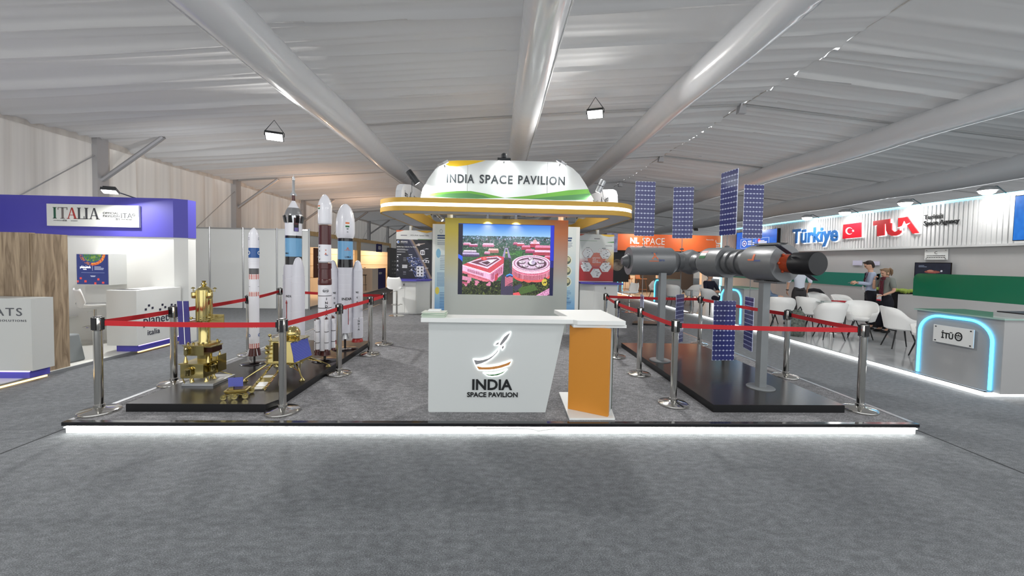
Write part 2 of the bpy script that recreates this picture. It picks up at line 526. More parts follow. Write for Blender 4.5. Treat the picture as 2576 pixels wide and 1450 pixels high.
for yb in BAYS[1:]:
    MB().hexa([(RIDGE_X-0.10, yb-0.06, RIDGE_Z-0.22), (RIDGE_X+0.10, yb-0.06, RIDGE_Z-0.22), (RIDGE_X+0.10, yb+0.06, RIDGE_Z-0.22), (RIDGE_X-0.10, yb+0.06, RIDGE_Z-0.22),
               (RIDGE_X-0.04, yb-0.08, RIDGE_Z+0.1), (RIDGE_X+0.04, yb-0.08, RIDGE_Z+0.1), (RIDGE_X+0.04, yb+0.08, RIDGE_Z+0.1), (RIDGE_X-0.04, yb+0.08, RIDGE_Z+0.1)]).build('ridge_bracket', M_FRAME, ceil)
    for xa, xb in ((WALL_X, RIDGE_X-0.06), (RIDGE_X+0.06, 24)):
        # rafter: a lined beam seen as a slim ridge in the lining
        za, zb = roof_z(xa), roof_z(xb)
        MB().cyl((xa, yb, za+0.01), (xb, yb, zb+0.01), 0.035, n=8).build('rafter', M_FABRIC, ceil)

# left wall: hanging curtain with vertical pleats
mb = MB()
yw = np.arange(-4, 42, 0.045)
zs = np.linspace(0, EAVE+0.12, 9)
rr = np.random.RandomState(5)
wob = np.interp(yw, np.arange(-4, 42.5, 0.21), rr.uniform(-1, 1, len(np.arange(-4, 42.5, 0.21))))
for yv, wv in zip(yw, wob):
    for z in zs:
        mb.v.append((WALL_X - 0.05 + 0.13*wv*(0.7+0.3*math.cos(z*0.9+yv)), yv, z))
k = len(zs)
for i in range(len(yw)-1):
    for j in range(k-1):
        mb.f.append([i*k+j, (i+1)*k+j, (i+1)*k+j+1, i*k+j+1]); mb.m.append(0); mb.s.append(True)
wl = struct(mb.build('wall_left', M_WALLF))
mb = MB()
for i, yv in enumerate(np.arange(-4, 42, 0.25)):
    s = 0.012*(-1)**i
    mb.add([(WALL_X+0.05+s, yv, EAVE-0.14), (WALL_X+0.05-s, yv+0.25, EAVE-0.14), (WALL_X+0.04, yv+0.25, EAVE+0.06), (WALL_X+0.04, yv, EAVE+0.06)], [(0, 1, 2, 3)])
mb.build('curtain_valance', M_WALLF, wl)
for yb in BAYS[1:]:
    MB().box(WALL_X-0.02, WALL_X+0.16, yb-0.13, yb+0.13, 0, EAVE+0.05).build('tent_column', M_FRAME, wl)
    MB().box(WALL_X+0.02, WALL_X+0.10, yb+0.16, yb+0.22, 0, EAVE).build('column_edge_tape', M_WALLF, wl)
    MB().cyl((WALL_X+0.14, yb, EAVE-0.95), (WALL_X+1.55, yb, roof_z(WALL_X+1.55)-0.03), 0.055, n=8).build('knee_brace', M_STEEL, wl)
    MB().cyl((WALL_X+0.10, yb, EAVE-0.3), (WALL_X+0.08, yb-2.2, 2.2), 0.012, n=6).build('bracing_cable', M_STEEL, wl)
bk = MB().box(-14, 24, 41.9, 42, 0, 6).build('wall_back', M_WALLF); struct(bk)

# inflated plastic ducts under the roof
M_DUCT = mat('clear_plastic_film', C(240, 241, 243), 0.22, coat=0.6, bump=0.12, bscale=3.0, stretch=(3, 0.6, 3))
translucent(M_DUCT, 0.12, (0.95, 0.95, 0.96, 1))
ducts = [(-3.2, 4.42, 0.285, 'inflated plastic air duct running beside the canopy towards the Italian booth', 3.6),
         (0.545, 4.76, 0.29, 'inflated plastic air duct with crumpled belly straight over the pavilion sign', 3.4),
         (3.65, 5.02, 0.275, 'inflated plastic air duct passing high over the space station model', 4.6),
         (9.8, 4.93, 0.30, 'inflated plastic air duct between the tent ridge and the Turkish booth', 9.0),
         (14.6, 4.53, 0.34, 'inflated plastic air duct hanging behind the Turkish booth wall top', 14.0)]
for x, z, r, lab, yc in ducts:
    t = thing('air_duct', (x, 0, z), lab, 'air duct', 'plastic air ducts under the tent roof')
    mb = MB()
    dr = np.random.RandomState(int(x*10) % 97)
    yy_ = list(np.arange(-4, 30, 0.06)) + list(np.arange(30, 41, 0.5))
    n = 22
    for i, yv in enumerate(yy_):
        crease = sum(0.05*math.exp(-((yv-c)/0.05)**2)*s for c, s in ((yc, 1), (yc+0.22, 0.8), (yc-0.3, 0.4), (yc+9, 0.5)))
        sag = 0.02*math.sin(yv*1.3+x)
        for q in range(n):
            a = 2*PI*q/n
            wr = 1 + 0.010*math.sin(5*a + yv*2.2) + 0.006*dr.randn()*(0.5 if yv < 14 else 0)
            wr -= crease * max(0, math.cos(a + PI/2 - 0.7))
            mb.v.append((r*wr*math.cos(a), yv, r*wr*math.sin(a) + sag))
    for i in range(len(yy_)-1):
        for q in range(n):
            q2 = (q+1) % n
            mb.f.append([i*n+q, (i+1)*n+q, (i+1)*n+q2, i*n+q2]); mb.m.append(0); mb.s.append(True)
    mb.build('duct_skin', M_DUCT, t)
    sm_ = MB()
    s = 1 if x < 0 else 1
    a = -0.55 if x > 0 else -PI+0.75
    sm_.tube([(r*1.03*math.cos(a), yv, r*1.03*math.sin(a) + 0.02*math.sin(yv*1.3+x)) for yv in np.arange(-4, 40, 0.8)], 0.012, 5)
    sm_.build('welded_seam', M_DUCT, t)
    for yv in BAYS[1:7]:
        MB().cyl((0, yv+0.4, r*0.9), (0, yv+0.4, roof_z(x)-z-0.02), 0.006, n=5).build('hanger', M_STEEL, t)

# floodlights hung from the roof: two in view, presumed ones added out of view
def floodlight(loc, target, power, label, group=None, size=0.26, hang=True, cat='floodlight', bracket_up=0.18):
    t = thing('floodlight', loc, label, cat, group)
    d = (Vector(target)-Vector(loc)).normalized()
    M = d.to_track_quat('-Z', 'Y').to_matrix().to_4x4()
    mb = MB(); h = size/2
    mb.box(-h, h, -h*0.72, h*0.72, 0.0, 0.05, M=M); mb.box(-h*0.8, h*0.8, -h*0.5, h*0.5, 0.05, 0.08, M=M)
    mb.build('housing', DARK, t)
    MB().box(-h*0.9, h*0.9, -h*0.62, h*0.62, -0.006, 0.0, M=M).build('lamp_face', LAMP_FACE, t)
    if bracket_up:
        MB().tube([M @ Vector((-h*1.08, 0, 0.03)), M @ Vector((-h*1.08, 0, 0.12)), Vector((0, 0, bracket_up)), M @ Vector((h*1.08, 0, 0.12)), M @ Vector((h*1.08, 0, 0.03))], 0.008, 5).build('bracket', DARK, t)
    l = lamp('flood_lamp', Vector(loc) + d*0.03, Vector(loc) + d*2, power, size*0.9, (1, 0.985, 0.96), PI, t)
    return t
# ================================================================== stage of the pavilion
ST = 0.11
pL = on_z(150, 1064, ST); pR = on_z(2312, 1067, ST)
SX0, SX1, SY0, SY1 = pL.x, pR.x, (pL.y+pR.y)/2, 12.9
stage = thing('stage_platform', ((SX0+SX1)/2, SY0, 0), 'low carpeted stage with black edge strip and glowing white front', 'stage')
MB().box(SX0+0.06, SX1-0.06, SY0+0.05, SY1, 0.0, ST).build('deck', M_DECK, stage, world=True)
MB().box(SX0, SX1, SY0, SY0+0.055, ST-0.035, ST).build('edge_strip', BLACK_GLOSS, stage, world=True, bevel=0.004)
MB().box(SX0+0.02, SX1-0.02, SY0+0.02, SY0+0.055, 0.0, ST-0.036).build('front_skirt', WHITE, stage, world=True)
MB().cyl((SX0+0.02, SY0+0.008, ST-0.05), (SX1-0.02, SY0+0.008, ST-0.05), 0.006, n=6).build('led_strip', LED_WHITE, stage, world=True)
MB().tube([((SX0+SX1)/2 + x, SY0-0.002, ST-0.05+dz) for x, dz in ((-0.3, 0), (0.18, 0.0), (0.25, -0.01), (0.28, -0.022), (0.34, -0.012), (0.45, 0))], 0.006, 6).build('led_cable', WHITE, stage, world=True)
for xx in (SX0, SX1-0.05):
    MB().box(xx, xx+0.05, SY0+0.056, SY1, 0.0, ST).build('side_trim', ALU, stage, world=True)

def platform(name, poly, label):
    c = Vector((sum(p[0] for p in poly)/len(poly), sum(p[1] for p in poly)/len(poly), ST))
    t = thing(name, c, label, 'platform', 'black display platforms')
    P2 = [(p[0]-c.x, p[1]-c.y) for p in poly]
    MB().prism(P2, 0, 0.075).build('plinth', mat('black_laminate_edge', C(16, 16, 18), 0.35), t)
    MB().prism([(a*0.998, b*0.998) for a, b in P2], 0.075, 0.08).build('top_sheet', mat('black_satin_laminate', C(40, 38, 38), 0.22), t)
    return t
PT = ST + 0.08
A = on_z(322, 1014, PT); B = on_z(699, 1020, PT); D = on_z(945, 858, PT); E = on_z(573, 905, PT)
LPY0, LPY1 = (A.y+B.y)/2, D.y
platform('display_platform', [(A.x, LPY0), (B.x-0.13, LPY0), (B.x-0.07, LPY0+0.14), (B.x*0.5+D.x*0.5-0.08, LPY1), (A.x, LPY1)], 'black platform carrying the rockets and golden spacecraft')
A2 = on_z(1795, 1019, PT); B2 = on_z(2122, 1019, PT); D2 = on_z(1563, 863, PT)
RPX0 = (A2.x + D2.x)/2
platform('display_platform', [(RPX0, A2.y), (B2.x, A2.y), (B2.x, D2.y), (RPX0, D2.y)], 'black platform carrying the grey space station model')

# ================================================================== belt barriers
def make_stanchion():
    t = thing('belt_stanchion', (0, 0, 0), 'x', 'stanchion')
    b = MB(); b.lathe([(0.155, 0), (0.158, 0.008), (0.155, 0.02), (0.14, 0.030), (0.06, 0.042), (0.042, 0.05), (0.042, 0.075), (0.036, 0.08)], 32); b.build('base', CHROME, t)
    MB().lathe([(0.034, 0.07), (0.034, 0.88)], 20).build('pole', CHROME, t)
    h = MB(); h.lathe([(0.035, 0.79), (0.037, 0.795), (0.037, 0.915), (0.034, 0.922), (0.026, 0.922)], 20); h.build('belt_head', CHROME, t)
    MB().lathe([(0.031, 0.9215), (0.031, 0.928), (0.02, 0.931)], 20).build('top_cap', BLACK, t)
    for k in range(4):
        a = k*PI/2
        M = Matrix.Rotation(a, 4, 'Z')
        MB().box(-0.014, 0.014, 0.033, 0.046, 0.80, 0.918, M=M).build('belt_slot', BLACK, t)
    return t
proto = make_stanchion(); index_children(proto); used_proto = [False]
BELT_Z = ST + 0.865
def stanchion(u, v, label, rz=0.0, base_z=ST, xy=None):
    p = on_z(u, v, base_z) if xy is None else Vector((xy[0], xy[1], base_z))
    o = proto if not used_proto[0] else copy_tree(proto)
    used_proto[0] = True
    o.location = p; o.rotation_euler = (0, 0, rz)
    tag(o, label, 'stanchion', 'chrome belt stanchions')
    return p
def belt(p, q, label, z0=BELT_Z, z1=None):
    z1 = z0 if z1 is None else z1
    a = Vector((p.x, p.y, 0)); b = Vector((q.x, q.y, 0)); d = (b-a).normalized()
    a = a + d*0.045; b = b - d*0.045; L = (b-a).length
    nrm = Vector((-d.y, d.x, 0))*0.0012
    t = MB(); N = 14; hw = 0.0245
    vs = []
    for i in range(N+1):
        f = i/N; c = a.lerp(b, f); z = z0*(1-f)+z1*f - 0.010*L*4*f*(1-f)*0.5
        tw = 0.006*math.sin(PI*f)
        for s in (1, -1):
            vs += [(c.x+nrm.x*s, c.y+nrm.y*s, z-hw+ST*0), (c.x+nrm.x*s, c.y+nrm.y*s, z+hw)]
    fs = []
    for i in range(N):
        k = i*4; j = k+4
        fs += [(k, j, j+1, k+1), (k+2, k+3, j+3, j+2), (k+1, j+1, j+3, k+3), (k, k+2, j+2, j)]
    fs += [(0, 1, 3, 2), (N*4, N*4+2, N*4+3, N*4+1)]
    root = thing('barrier_belt', (a+b)/2 + Vector((0, 0, z0)), label, 'belt', 'red barrier belts')
    t.add(vs, fs); t.build('webbing', RED_BELT, root, world=True)
    for c in (a, b):
        s = 1 if c is a else -1
        e = c + d*0.02*s
        MB().hexa([(c.x-d.x*0.004*s-nrm.x*4, c.y-d.y*0.004*s-nrm.y*4, z0-0.028), (e.x-nrm.x*4, e.y-nrm.y*4, z0-0.028), (e.x+nrm.x*4, e.y+nrm.y*4, z0-0.028), (c.x-d.x*0.004*s+nrm.x*4, c.y-d.y*0.004*s+nrm.y*4, z0-0.028),
                   (c.x-d.x*0.004*s-nrm.x*4, c.y-d.y*0.004*s-nrm.y*4, z0+0.028), (e.x-nrm.x*4, e.y-nrm.y*4, z0+0.028), (e.x+nrm.x*4, e.y+nrm.y*4, z0+0.028), (c.x-d.x*0.004*s+nrm.x*4, c.y-d.y*0.004*s+nrm.y*4, z0+0.028)]).build('belt_end_clip', BLACK, root, world=True)
    return root
# around the rockets
s1 = stanchion(250, 1037, 'chrome stanchion at the platform corner in front of the golden orbiter stack', 0.2)
s2 = stanchion(711, 1037, 'chrome stanchion standing directly in front of the golden lunar lander', 0.3)
s3 = stanchion(438, 967, 'chrome stanchion beside the blue wing panel of the golden stack', 0.1)
s4 = stanchion(626, 893, 'chrome stanchion just behind the slim checkered rocket', 0.1)
s5 = stanchion(704, 846, 'chrome stanchion standing behind the golden lander between two rockets', 0.1)
s6 = stanchion(853, 942, 'chrome stanchion beside the rocket with six strap-on boosters', 0.5)
s7 = stanchion(931, 893, 'chrome stanchion beside the red nozzled booster at the platform edge', 0.5)
s8 = stanchion(966, 867, 'chrome stanchion at the back corner of the rocket platform', 0.5)
belt(s1, s2, 'red belt stretched across the front of the golden spacecraft')
belt(s1, s3, 'red belt leading from the front corner to the blue wing panel')
belt(s3, s4, 'red belt running behind the golden orbiter stack')
belt(s4, s5, 'red belt between the slim checkered rocket and the crewed rocket')
belt(s5, s8, 'red belt stretched behind the three large rockets')
belt(s2, s6, 'red belt from the lander to the rocket with six strap-on boosters')
belt(s6, s7, 'red belt in front of the rocket with two large boosters')
belt(s7, s8, 'short red belt closing the back corner beside the rockets')
# around the station
r1 = stanchion(1521, 858, 'chrome stanchion at the back corner beside the hexagon poster counter', 0.4)
r2 = stanchion(1549, 899, 'chrome stanchion showing behind the orange reception panel', 0.4)
r3 = stanchion(1607, 943, 'chrome stanchion beside the post of the left station module', 0.4)
r4 = stanchion(1693, 1018, 'chrome stanchion at the front corner of the station platform nearest the reception desk', 0.3)
r5 = stanchion(2163, 1033, 'chrome stanchion at the outer front corner of the station platform', -0.2)
r6 = stanchion(1976, 949, 'chrome stanchion behind the station platform before the white armchairs', -0.2)
r7 = stanchion(1759, 868, 'chrome stanchion at the far outer corner behind the station model', -0.2)
belt(r1, r2, 'short red belt beside the hexagon poster counter')
belt(r2, r3, 'red belt behind the orange reception panel')
belt(r3, r4, 'red belt along the inner side of the station platform')
belt(r4, r5, 'red belt stretched across the front of the station platform')
belt(r5, r6, 'red belt along the outer side of the station platform')
belt(r6, r7, 'red belt between the station model and the white armchairs')
belt(r7, r1, 'red belt across the back of the station platform')

# ================================================================== reception counter
DY = on_z(1230, 1038, ST).y
desk = thing('reception_counter', on_y(1250, 1038, DY+0.2), 'white reception counter with glowing logo and orange side panel', 'counter')
def Y(u, v, y=DY): return on_y(u, v, y)
tl, tr, br, bl = Y(1078, 809), Y(1422, 809), Y(1372, 1038), Y(1078, 1038)
zt = tl.z
Mf = frame((0, DY, 0), *FRONT)
MB().prism([(bl.x, ST), (br.x, ST), (tr.x, zt), (tl.x, zt)], -0.03, 0.0, M=Mf).build('front_panel', mat('counter_white', C(200, 204, 203), 0.42), desk, world=True, bevel=0.002)
MB().box(tl.x, tl.x+0.03, DY+0.03, DY+0.30, ST, zt).build('side_panel', WHITE, desk, world=True)
MB().box(tl.x+0.04, tr.x-0.25, DY+0.28, DY+0.31, ST, zt).build('back_panel', WHITE, desk, world=True)
# worktop: an L in plan
ztop = zt + 0.045
w_fl = on_z(1057, 801, ztop); w_bl = on_z(1068, 791.5, ztop); w_in = on_z(1398, 779.5, ztop); w_br = on_z(1520, 780, ztop); w_fr = on_z(1568, 805, ztop)
fy = DY - 0.06
poly = [(w_fl.x, fy), (on_z(1440, 803, ztop).x, fy), (on_z(1452, 806, ztop).x, fy-0.05), (w_fr.x, fy-0.05), (w_fr.x-0.02, w_br.y), (w_in.x-0.02, w_in.y), (w_in.x+0.05, fy+0.24), (w_bl.x, fy+0.24)]
MB().prism(poly, zt, ztop).build('worktop', WHITE, desk, world=True, bevel=0.004)
MB().box(on_z(1430, 806, zt).x, on_z(1552, 806, zt).x, fy-0.02, w_br.y-0.03, zt-0.03, zt).build('worktop_support', WHITE, desk, world=True)
# pedestal with orange panel
b0 = on_z(1428, 1029, ST+0.02); b1 = on_z(1529, 1050, ST+0.02); b2 = on_z(1537, 1045, ST+0.02)
dd = (b1-b0).normalized(); nn = Vector((-dd.y, dd.x, 0))
M_OR = mat('orange_laminate', C(206, 136, 46), 0.45)
zo = zt - 0.03
def slab(p, q, off, th, z0, z1):
    a = p + nn*off; b = q + nn*off; c = b + nn*th; d = a + nn*th
    return [(a.x, a.y, z0), (b.x, b.y, z0), (c.x, c.y, z0), (d.x, d.y, z0), (a.x, a.y, z1), (b.x, b.y, z1), (c.x, c.y, z1), (d.x, d.y, z1)]
MB().hexa(slab(b0, b1, 0, 0.05, ST+0.02, zo)).build('orange_panel', M_OR, desk, world=True, bevel=0.003)
MB().hexa(slab(b0+dd*0.0, b1-dd*0.02, 0.05, 0.16, ST+0.02, zo)).build('pedestal_core', mat('grey_board', C(176, 178, 178), 0.5), desk, world=True)
MB().hexa(slab(b0+dd*-0.015, b1-dd*0.02, 0.211, 0.03, ST+0.02, zo)).build('green_panel', mat('dark_green_laminate', C(34, 62, 40), 0.4), desk, world=True)
q0 = on_z(1406, 991, ST); q1 = on_z(1432, 1058, ST); q2 = on_z(1547, 1058, ST); q3 = on_z(1524, 991, ST)
MB().prism([(p.x, p.y) for p in (q1, q2, q3, q0)], ST, ST+0.02).build('base_plate', WHITE, desk, world=True, bevel=0.003)
# back-lit logo: dark shapes on glowing white backing
def ZP(x, y):   # crop pixels of the counter close-up -> photo pixels
    return (1030 + x/4.142, 760 + y/4.142)
def logo_shape(name, pts, m, lift=0.012, grow=0.0):
    P = [Y(*ZP(*p)) for p in pts]
    Q = [(p.x, p.z) for p in P]
    cx = sum(a for a, b in Q)/len(Q); cz = sum(b for a, b in Q)/len(Q)
    # halo backing: offset polygon
    n = len(Q); R = []
    area = sum(Q[i][0]*Q[(i+1) % n][1]-Q[(i+1) % n][0]*Q[i][1] for i in range(n))
    sg = 1 if area > 0 else -1
    for i in range(n):
        a = Vector(Q[i-1]); b = Vector(Q[i]); c = Vector(Q[(i+1) % n])
        e1 = (b-a).normalized(); e2 = (c-b).normalized()
        n1 = Vector((e1.y, -e1.x))*sg; n2 = Vector((e2.y, -e2.x))*sg
        h = (n1+n2); h = h.normalized() if h.length > 1e-4 else n1
        R.append(b + h*0.012)
    back = MB().prism([(r.x, r.y) for r in R], 0.001, 0.006, M=Mf).build('logo_backlight', LOGO_LIT, desk, world=True)
    MB().prism(Q, 0.014, 0.020, M=Mf).build(name, m, desk, world=True)
LOGO_LIT = mat('logo_backlight', (1, 1, 1, 1), 0.5, emit=(0.93, 1, 0.98, 1), estr=4.0)
M_LG = mat('logo_grey', C(140, 140, 142), 0.4); M_LO = mat('logo_saffron', C(196, 134, 72), 0.4); M_LGR = mat('logo_green', C(74, 124, 80), 0.4)
logo_shape('logo_rocket_body', [(1050, 316), (1020, 335), (985, 365), (958, 405), (938, 440), (952, 452), (985, 420), (1015, 385), (1038, 345)], M_LG)
logo_shape('logo_rocket_fin', [(936, 414), (910, 425), (890, 446), (928, 440)], M_LG)
logo_shape('logo_rocket_fin', [(985, 448), (960, 465), (968, 494), (984, 470)], M_LG)
logo_shape('logo_trail', [(932, 478), (905, 520), (870, 555), (820, 585), (760, 602), (715, 606), (670, 600), (692, 651), (750, 636), (800, 615), (850, 585), (890, 550), (920, 515)], M_LG)
logo_shape('logo_saffron_band', [(697, 664), (760, 676), (840, 674), (930, 660), (1010, 635), (1062, 612), (1040, 652), (960, 680), (880, 697), (800, 702), (722, 700)], M_LO)
logo_shape('logo_green_band', [(776, 742), (830, 753), (890, 750), (950, 735), (1012, 706), (970, 738), (920, 760), (860, 767), (815, 760)], M_LGR)
mb = MB()
c1 = Y(*ZP(863, 861)); put_text(mb, 'INDIA', frame((c1.x, DY-0.001, c1.z), *FRONT), width=abs(Y(*ZP(1070, 861)).x-Y(*ZP(655, 861)).x), height=abs(Y(*ZP(860, 805)).z-Y(*ZP(860, 916)).z), bold=0.025, depth=0.008)
c2 = Y(*ZP(865, 966)); put_text(mb, 'SPACE PAVILION', frame((c2.x, DY-0.001, c2.z), *FRONT), width=abs(Y(*ZP(1128, 861)).x-Y(*ZP(602, 861)).x), height=abs(Y(*ZP(860, 942)).z-Y(*ZP(860, 992)).z), bold=0.02, depth=0.008)
mb.build('lettering', LETTER, desk, world=True)
# brochures piled on the counter
M_BR = [mat('brochure_green', C(168, 190, 168), 0.5), mat('brochure_cream', C(206, 210, 200), 0.5), mat('brochure_pale', C(188, 200, 186), 0.5)]
pb = on_z(1096, 794, ztop)
hb = ztop
labs = ['topmost green brochure on the pile at the counter end']
for i in range(8):
    th = 0.006
    o = MB().box(-0.115, 0.115, -0.085, 0.085, 0, th*0.94).build('brochure', M_BR[i % 3], None, loc=(pb.x + rnd.uniform(-.006, .006), fy+0.12 + rnd.uniform(-.006, .006), hb))
    o.rotation_euler = (0, 0, rnd.uniform(-0.08, 0.08))
    tag(o, 'topmost pale green brochure of the pile on the white counter' if i == 7 else 'green and cream brochure within the pile on the white counter', 'brochure', 'brochures piled on the counter')
    hb += th
o = MB().box(-0.06, 0.06, -0.04, 0.04, 0, 0.045).build('card_box', WHITE, None, loc=(pb.x+0.0, fy+0.175, hb+0.0)); 
o.location = (on_z(1103, 782, ztop).x+0.02, fy+0.155, hb)
o.scale = (1, 1, 0.35)
tag(o, 'small white card box resting on the brochure pile', 'box')
# ================================================================== launch vehicle models
R_WHITE = mat('rocket_white', C(226, 226, 232), 0.25, coat=0.4)
R_BODY = mat('rocket_booster_white', C(208, 208, 216), 0.35)
R_BROWN = mat('rocket_maroon', C(74, 26, 26), 0.3, coat=0.3)
R_RED = mat('rocket_red', C(150, 34, 30), 0.35)
R_BLUE = mat('rocket_sky_blue', C(110, 164, 204), 0.25, coat=0.3)
R_NAVY = mat('rocket_royal_blue', C(34, 84, 150), 0.3, coat=0.3)
R_BLACK = mat('rocket_black', C(20, 18, 20), 0.2, coat=0.4)
R_GREY = mat('rocket_dark_grey', C(92, 92, 94), 0.3)
R_CHROME = mat('rocket_foil', C(196, 196, 198), 0.15, 0.9)
R_CHECK = checker_mat('red_white_check', C(186, 70, 62), C(236, 232, 230), 2.2, 55.0)
FLAG = [mat('flag_saffron', C(226, 120, 60), 0.5), mat('flag_white', C(240, 240, 238), 0.5), mat('flag_green', C(40, 110, 62), 0.5)]
M_LOGO_OR = mat('emblem_orange', C(214, 104, 56), 0.5)

class Rocket:
    """profile read in photo pixels (row, half width) at the model's own distance"""
    def __init__(self, name, u_base, v_base, label, Yd=None):
        if Yd is None: b = on_z(u_base, v_base, PT)
        else:
            b = on_y(u_base, v_base, Yd); b.z = PT
        self.b = b; self.k = b.y / F * 1.0
        self.ub = u_base
        self.t = thing(name, b, label, 'rocket model', 'launch vehicle models', math.atan2(-b.x, b.y))
    def z(self, v, u=None): return on_y(self.ub if u is None else u, v, self.b.y).z - PT
    def r(self, hw): return hw * self.k
    def seg(self, name, prof, m, c=(0, 0), n=28):
        """prof: [(v, hw), ...] top to bottom"""
        P = [(max(self.r(h), 1e-5), self.z(v)) for v, h in prof][::-1]
        return MB().lathe(P, n, M=Matrix.Translation((c[0], c[1], 0))).build(name, m, self.t)
    def ring(self, name, v, hw, m, th=1.2, c=(0, 0)):
        return self.seg(name, [(v, hw), (v, hw+0.25), (v+th, hw+0.25), (v+th, hw)], m, c)
    def stand(self, r=0.15, rod_v=None, lab=True, rod=0.013):
        MB().lathe([(r, 0), (r, 0.004), (r*0.9, 0.014), (r*0.2, 0.022), (1e-5, 0.022)], 32).build('stand_disc', R_BLACK, self.t)
        MB().cyl((0, 0, 0.01), (0, 0, self.z(rod_v)), rod, n=12).build('stand_rod', R_BLACK, self.t)
    def writing(self, name, items, m, R, c=(0, 0)):
        mb = MB()
        for s, ang, v, hgt in items:
            wrap_text(mb, s, R, ang, self.z(v), height=hgt, bold=0.02)
        o = mb.build(name, m, self.t); o.location = (c[0], c[1], 0)
        return o

# --- slim checkered rocket
K = Rocket('slim_rocket', 640, 913, 'slim white rocket with red check bands and blue ring on black stand')
K.stand(0.17, 893)
K.seg('nose_fairing', [(573, 0.2), (576, 4), (581, 7.4), (588, 10), (596, 11.2), (617, 11.5), (624, 11.4)], R_WHITE)
K.seg('blue_ring', [(624, 11.5), (649, 11.5)], R_NAVY)
K.seg('upper_stage', [(649, 11.3), (675.5, 11.3)], R_WHITE)
for v in (617, 653, 658, 664): K.ring('stage_joint', v, 11.3, R_BODY, 0.6)
K.seg('grey_interstage', [(675.5, 10.4), (690, 10.4)], R_GREY)
K.seg('check_band', [(690, 11.1), (703, 11.1)], R_CHECK)
K.seg('middle_stage', [(703, 11.0), (734, 11.0)], R_WHITE)
K.seg('check_band', [(734, 11.1), (745, 11.1)], R_CHECK)
K.seg('lower_stage', [(745, 11.0), (819, 11.1)], R_WHITE)
K.seg('check_band', [(819, 11.2), (824, 11.2)], R_CHECK)
K.seg('lower_stage', [(824, 11.1), (863.5, 11.1)], R_WHITE)
K.seg('check_band', [(863.5, 11.2), (875, 11.2)], R_CHECK)
K.seg('tail_skirt', [(875, 11.0), (884, 12.4), (894, 14.0), (894, 6)], R_BROWN)
for a in range(4):
    M = Matrix.Rotation(a*PI/2 + 0.4, 4, 'Z')
    zt_, zb_ = K.z(876), K.z(892)
    MB().hexa([(K.r(10), -.003, zb_), (K.r(19), -.003, zb_-0.004), (K.r(19), .003, zb_-0.004), (K.r(10), .003, zb_), (K.r(10), -.003, zt_), (K.r(11.5), -.003, zt_), (K.r(11.5), .003, zt_), (K.r(10), .003, zt_)], M=M).build('fin', R_WHITE, K.t)
for sgn in (-1, 1):
    mb = MB(); wrap_text(mb, 'O', K.r(11.2), sgn*1.15, K.z(843), height=K.r(8), bold=0.02); mb.build('blue_emblem', R_NAVY, K.t)
    mb = MB(); wrap_text(mb, 'O', K.r(11.6), sgn*1.15, K.z(636.5), height=K.r(10)); mb.build('white_emblem', FLAG[1], K.t)
mb = MB()
for a in (-1.0, 1.0):
    for dv in (0, 4): wrap_text(mb, '-', K.r(11.5), a, K.z(599+dv), height=0.006)
wrap_text(mb, '---', K.r(11.1), -1.0, K.z(721), width=0.03); wrap_text(mb, '---', K.r(11.1), 1.0, K.z(721), width=0.03)
mb.build('markings', LETTER, K.t)

# --- crewed heavy rocket with escape tower
cu = 739
K = Rocket('crewed_rocket', cu, 890, 'tall white rocket with silver escape tower and sky-blue stage', Yd=on_z(871, 878, PT).y*138/148)
K.stand(0.17, 850)
K.seg('escape_tower', [(440, 0.6), (446, 1.0), (447, 3.2), (454, 3.6), (455, 2.9), (486, 3.3), (487, 2.8), (489, 2.8)], SILVER, n=14)
for a in range(4):
    M = Matrix.Rotation(a*PI/2+0.5, 4, 'Z')
    MB().hexa([(K.r(2), -.002, K.z(492)), (K.r(9), -.002, K.z(492.5)), (K.r(9), .002, K.z(492.5)), (K.r(2), .002, K.z(492)), (K.r(2), -.002, K.z(484)), (K.r(6), -.002, K.z(486)), (K.r(6), .002, K.z(486)), (K.r(2), .002, K.z(484))], M=M).build('tower_nozzle', SILVER, K.t)
K.seg('tower_skirt', [(488, 3.4), (507, 3.9)], R_BROWN, n=14)
K.seg('tower_stripe', [(489, 3.6), (492, 3.6)], R_CHROME, n=14)
K.seg('capsule_adapter', [(506, 4), (507, 4.2), (514, 7.5), (523, 12), (524, 13)], R_WHITE)
K.seg('crew_capsule', [(524, 13), (530, 16), (538, 18.6)], R_CHROME)
K.seg('shroud', [(538, 18.6), (543, 21), (552, 19.5), (562, 18.6), (564, 18.4), (594, 18.4)], R_CHROME)
K.seg('shroud_skirt', [(563, 18.6), (593.5, 18.7)], R_WHITE)
for a in (-1.15, -0.35, 0.35+0.05, 1.15, 2.4, -2.4):
    M = Matrix.Rotation(a, 4, 'Z')
    MB().hexa([(-0.028, -K.r(18), K.z(562)), (0.028, -K.r(18), K.z(562)), (0.028, -K.r(20.5), K.z(562)), (-0.028, -K.r(20.5), K.z(562)),
               (-0.02, -K.r(20.5), K.z(543)), (0.02, -K.r(20.5), K.z(543)), (0.02, -K.r(24), K.z(545)), (-0.02, -K.r(24), K.z(545))], M=M).build('grid_fin', R_BLACK, K.t, bevel=0.004)
mb = MB(); M = Matrix.Rotation(0.30, 4, 'Z')
mb.box(-0.032, 0.032, -K.r(19.3), -K.r(17), K.z(583.5), K.z(547), M=M); mb.build('hatch_frame', R_BLACK, K.t)
MB().box(-0.025, 0.025, -K.r(19.6), -K.r(17), K.z(567), K.z(549), M=M).build('hatch_upper_panel', R_BROWN, K.t)
MB().box(-0.025, 0.025, -K.r(19.6), -K.r(17), K.z(583), K.z(574), M=M).build('hatch_lower_panel', mat('hatch_violet', C(110, 100, 160), 0.3), K.t)
K.seg('black_ring', [(594, 18.5), (600, 18.6)], R_BLACK)
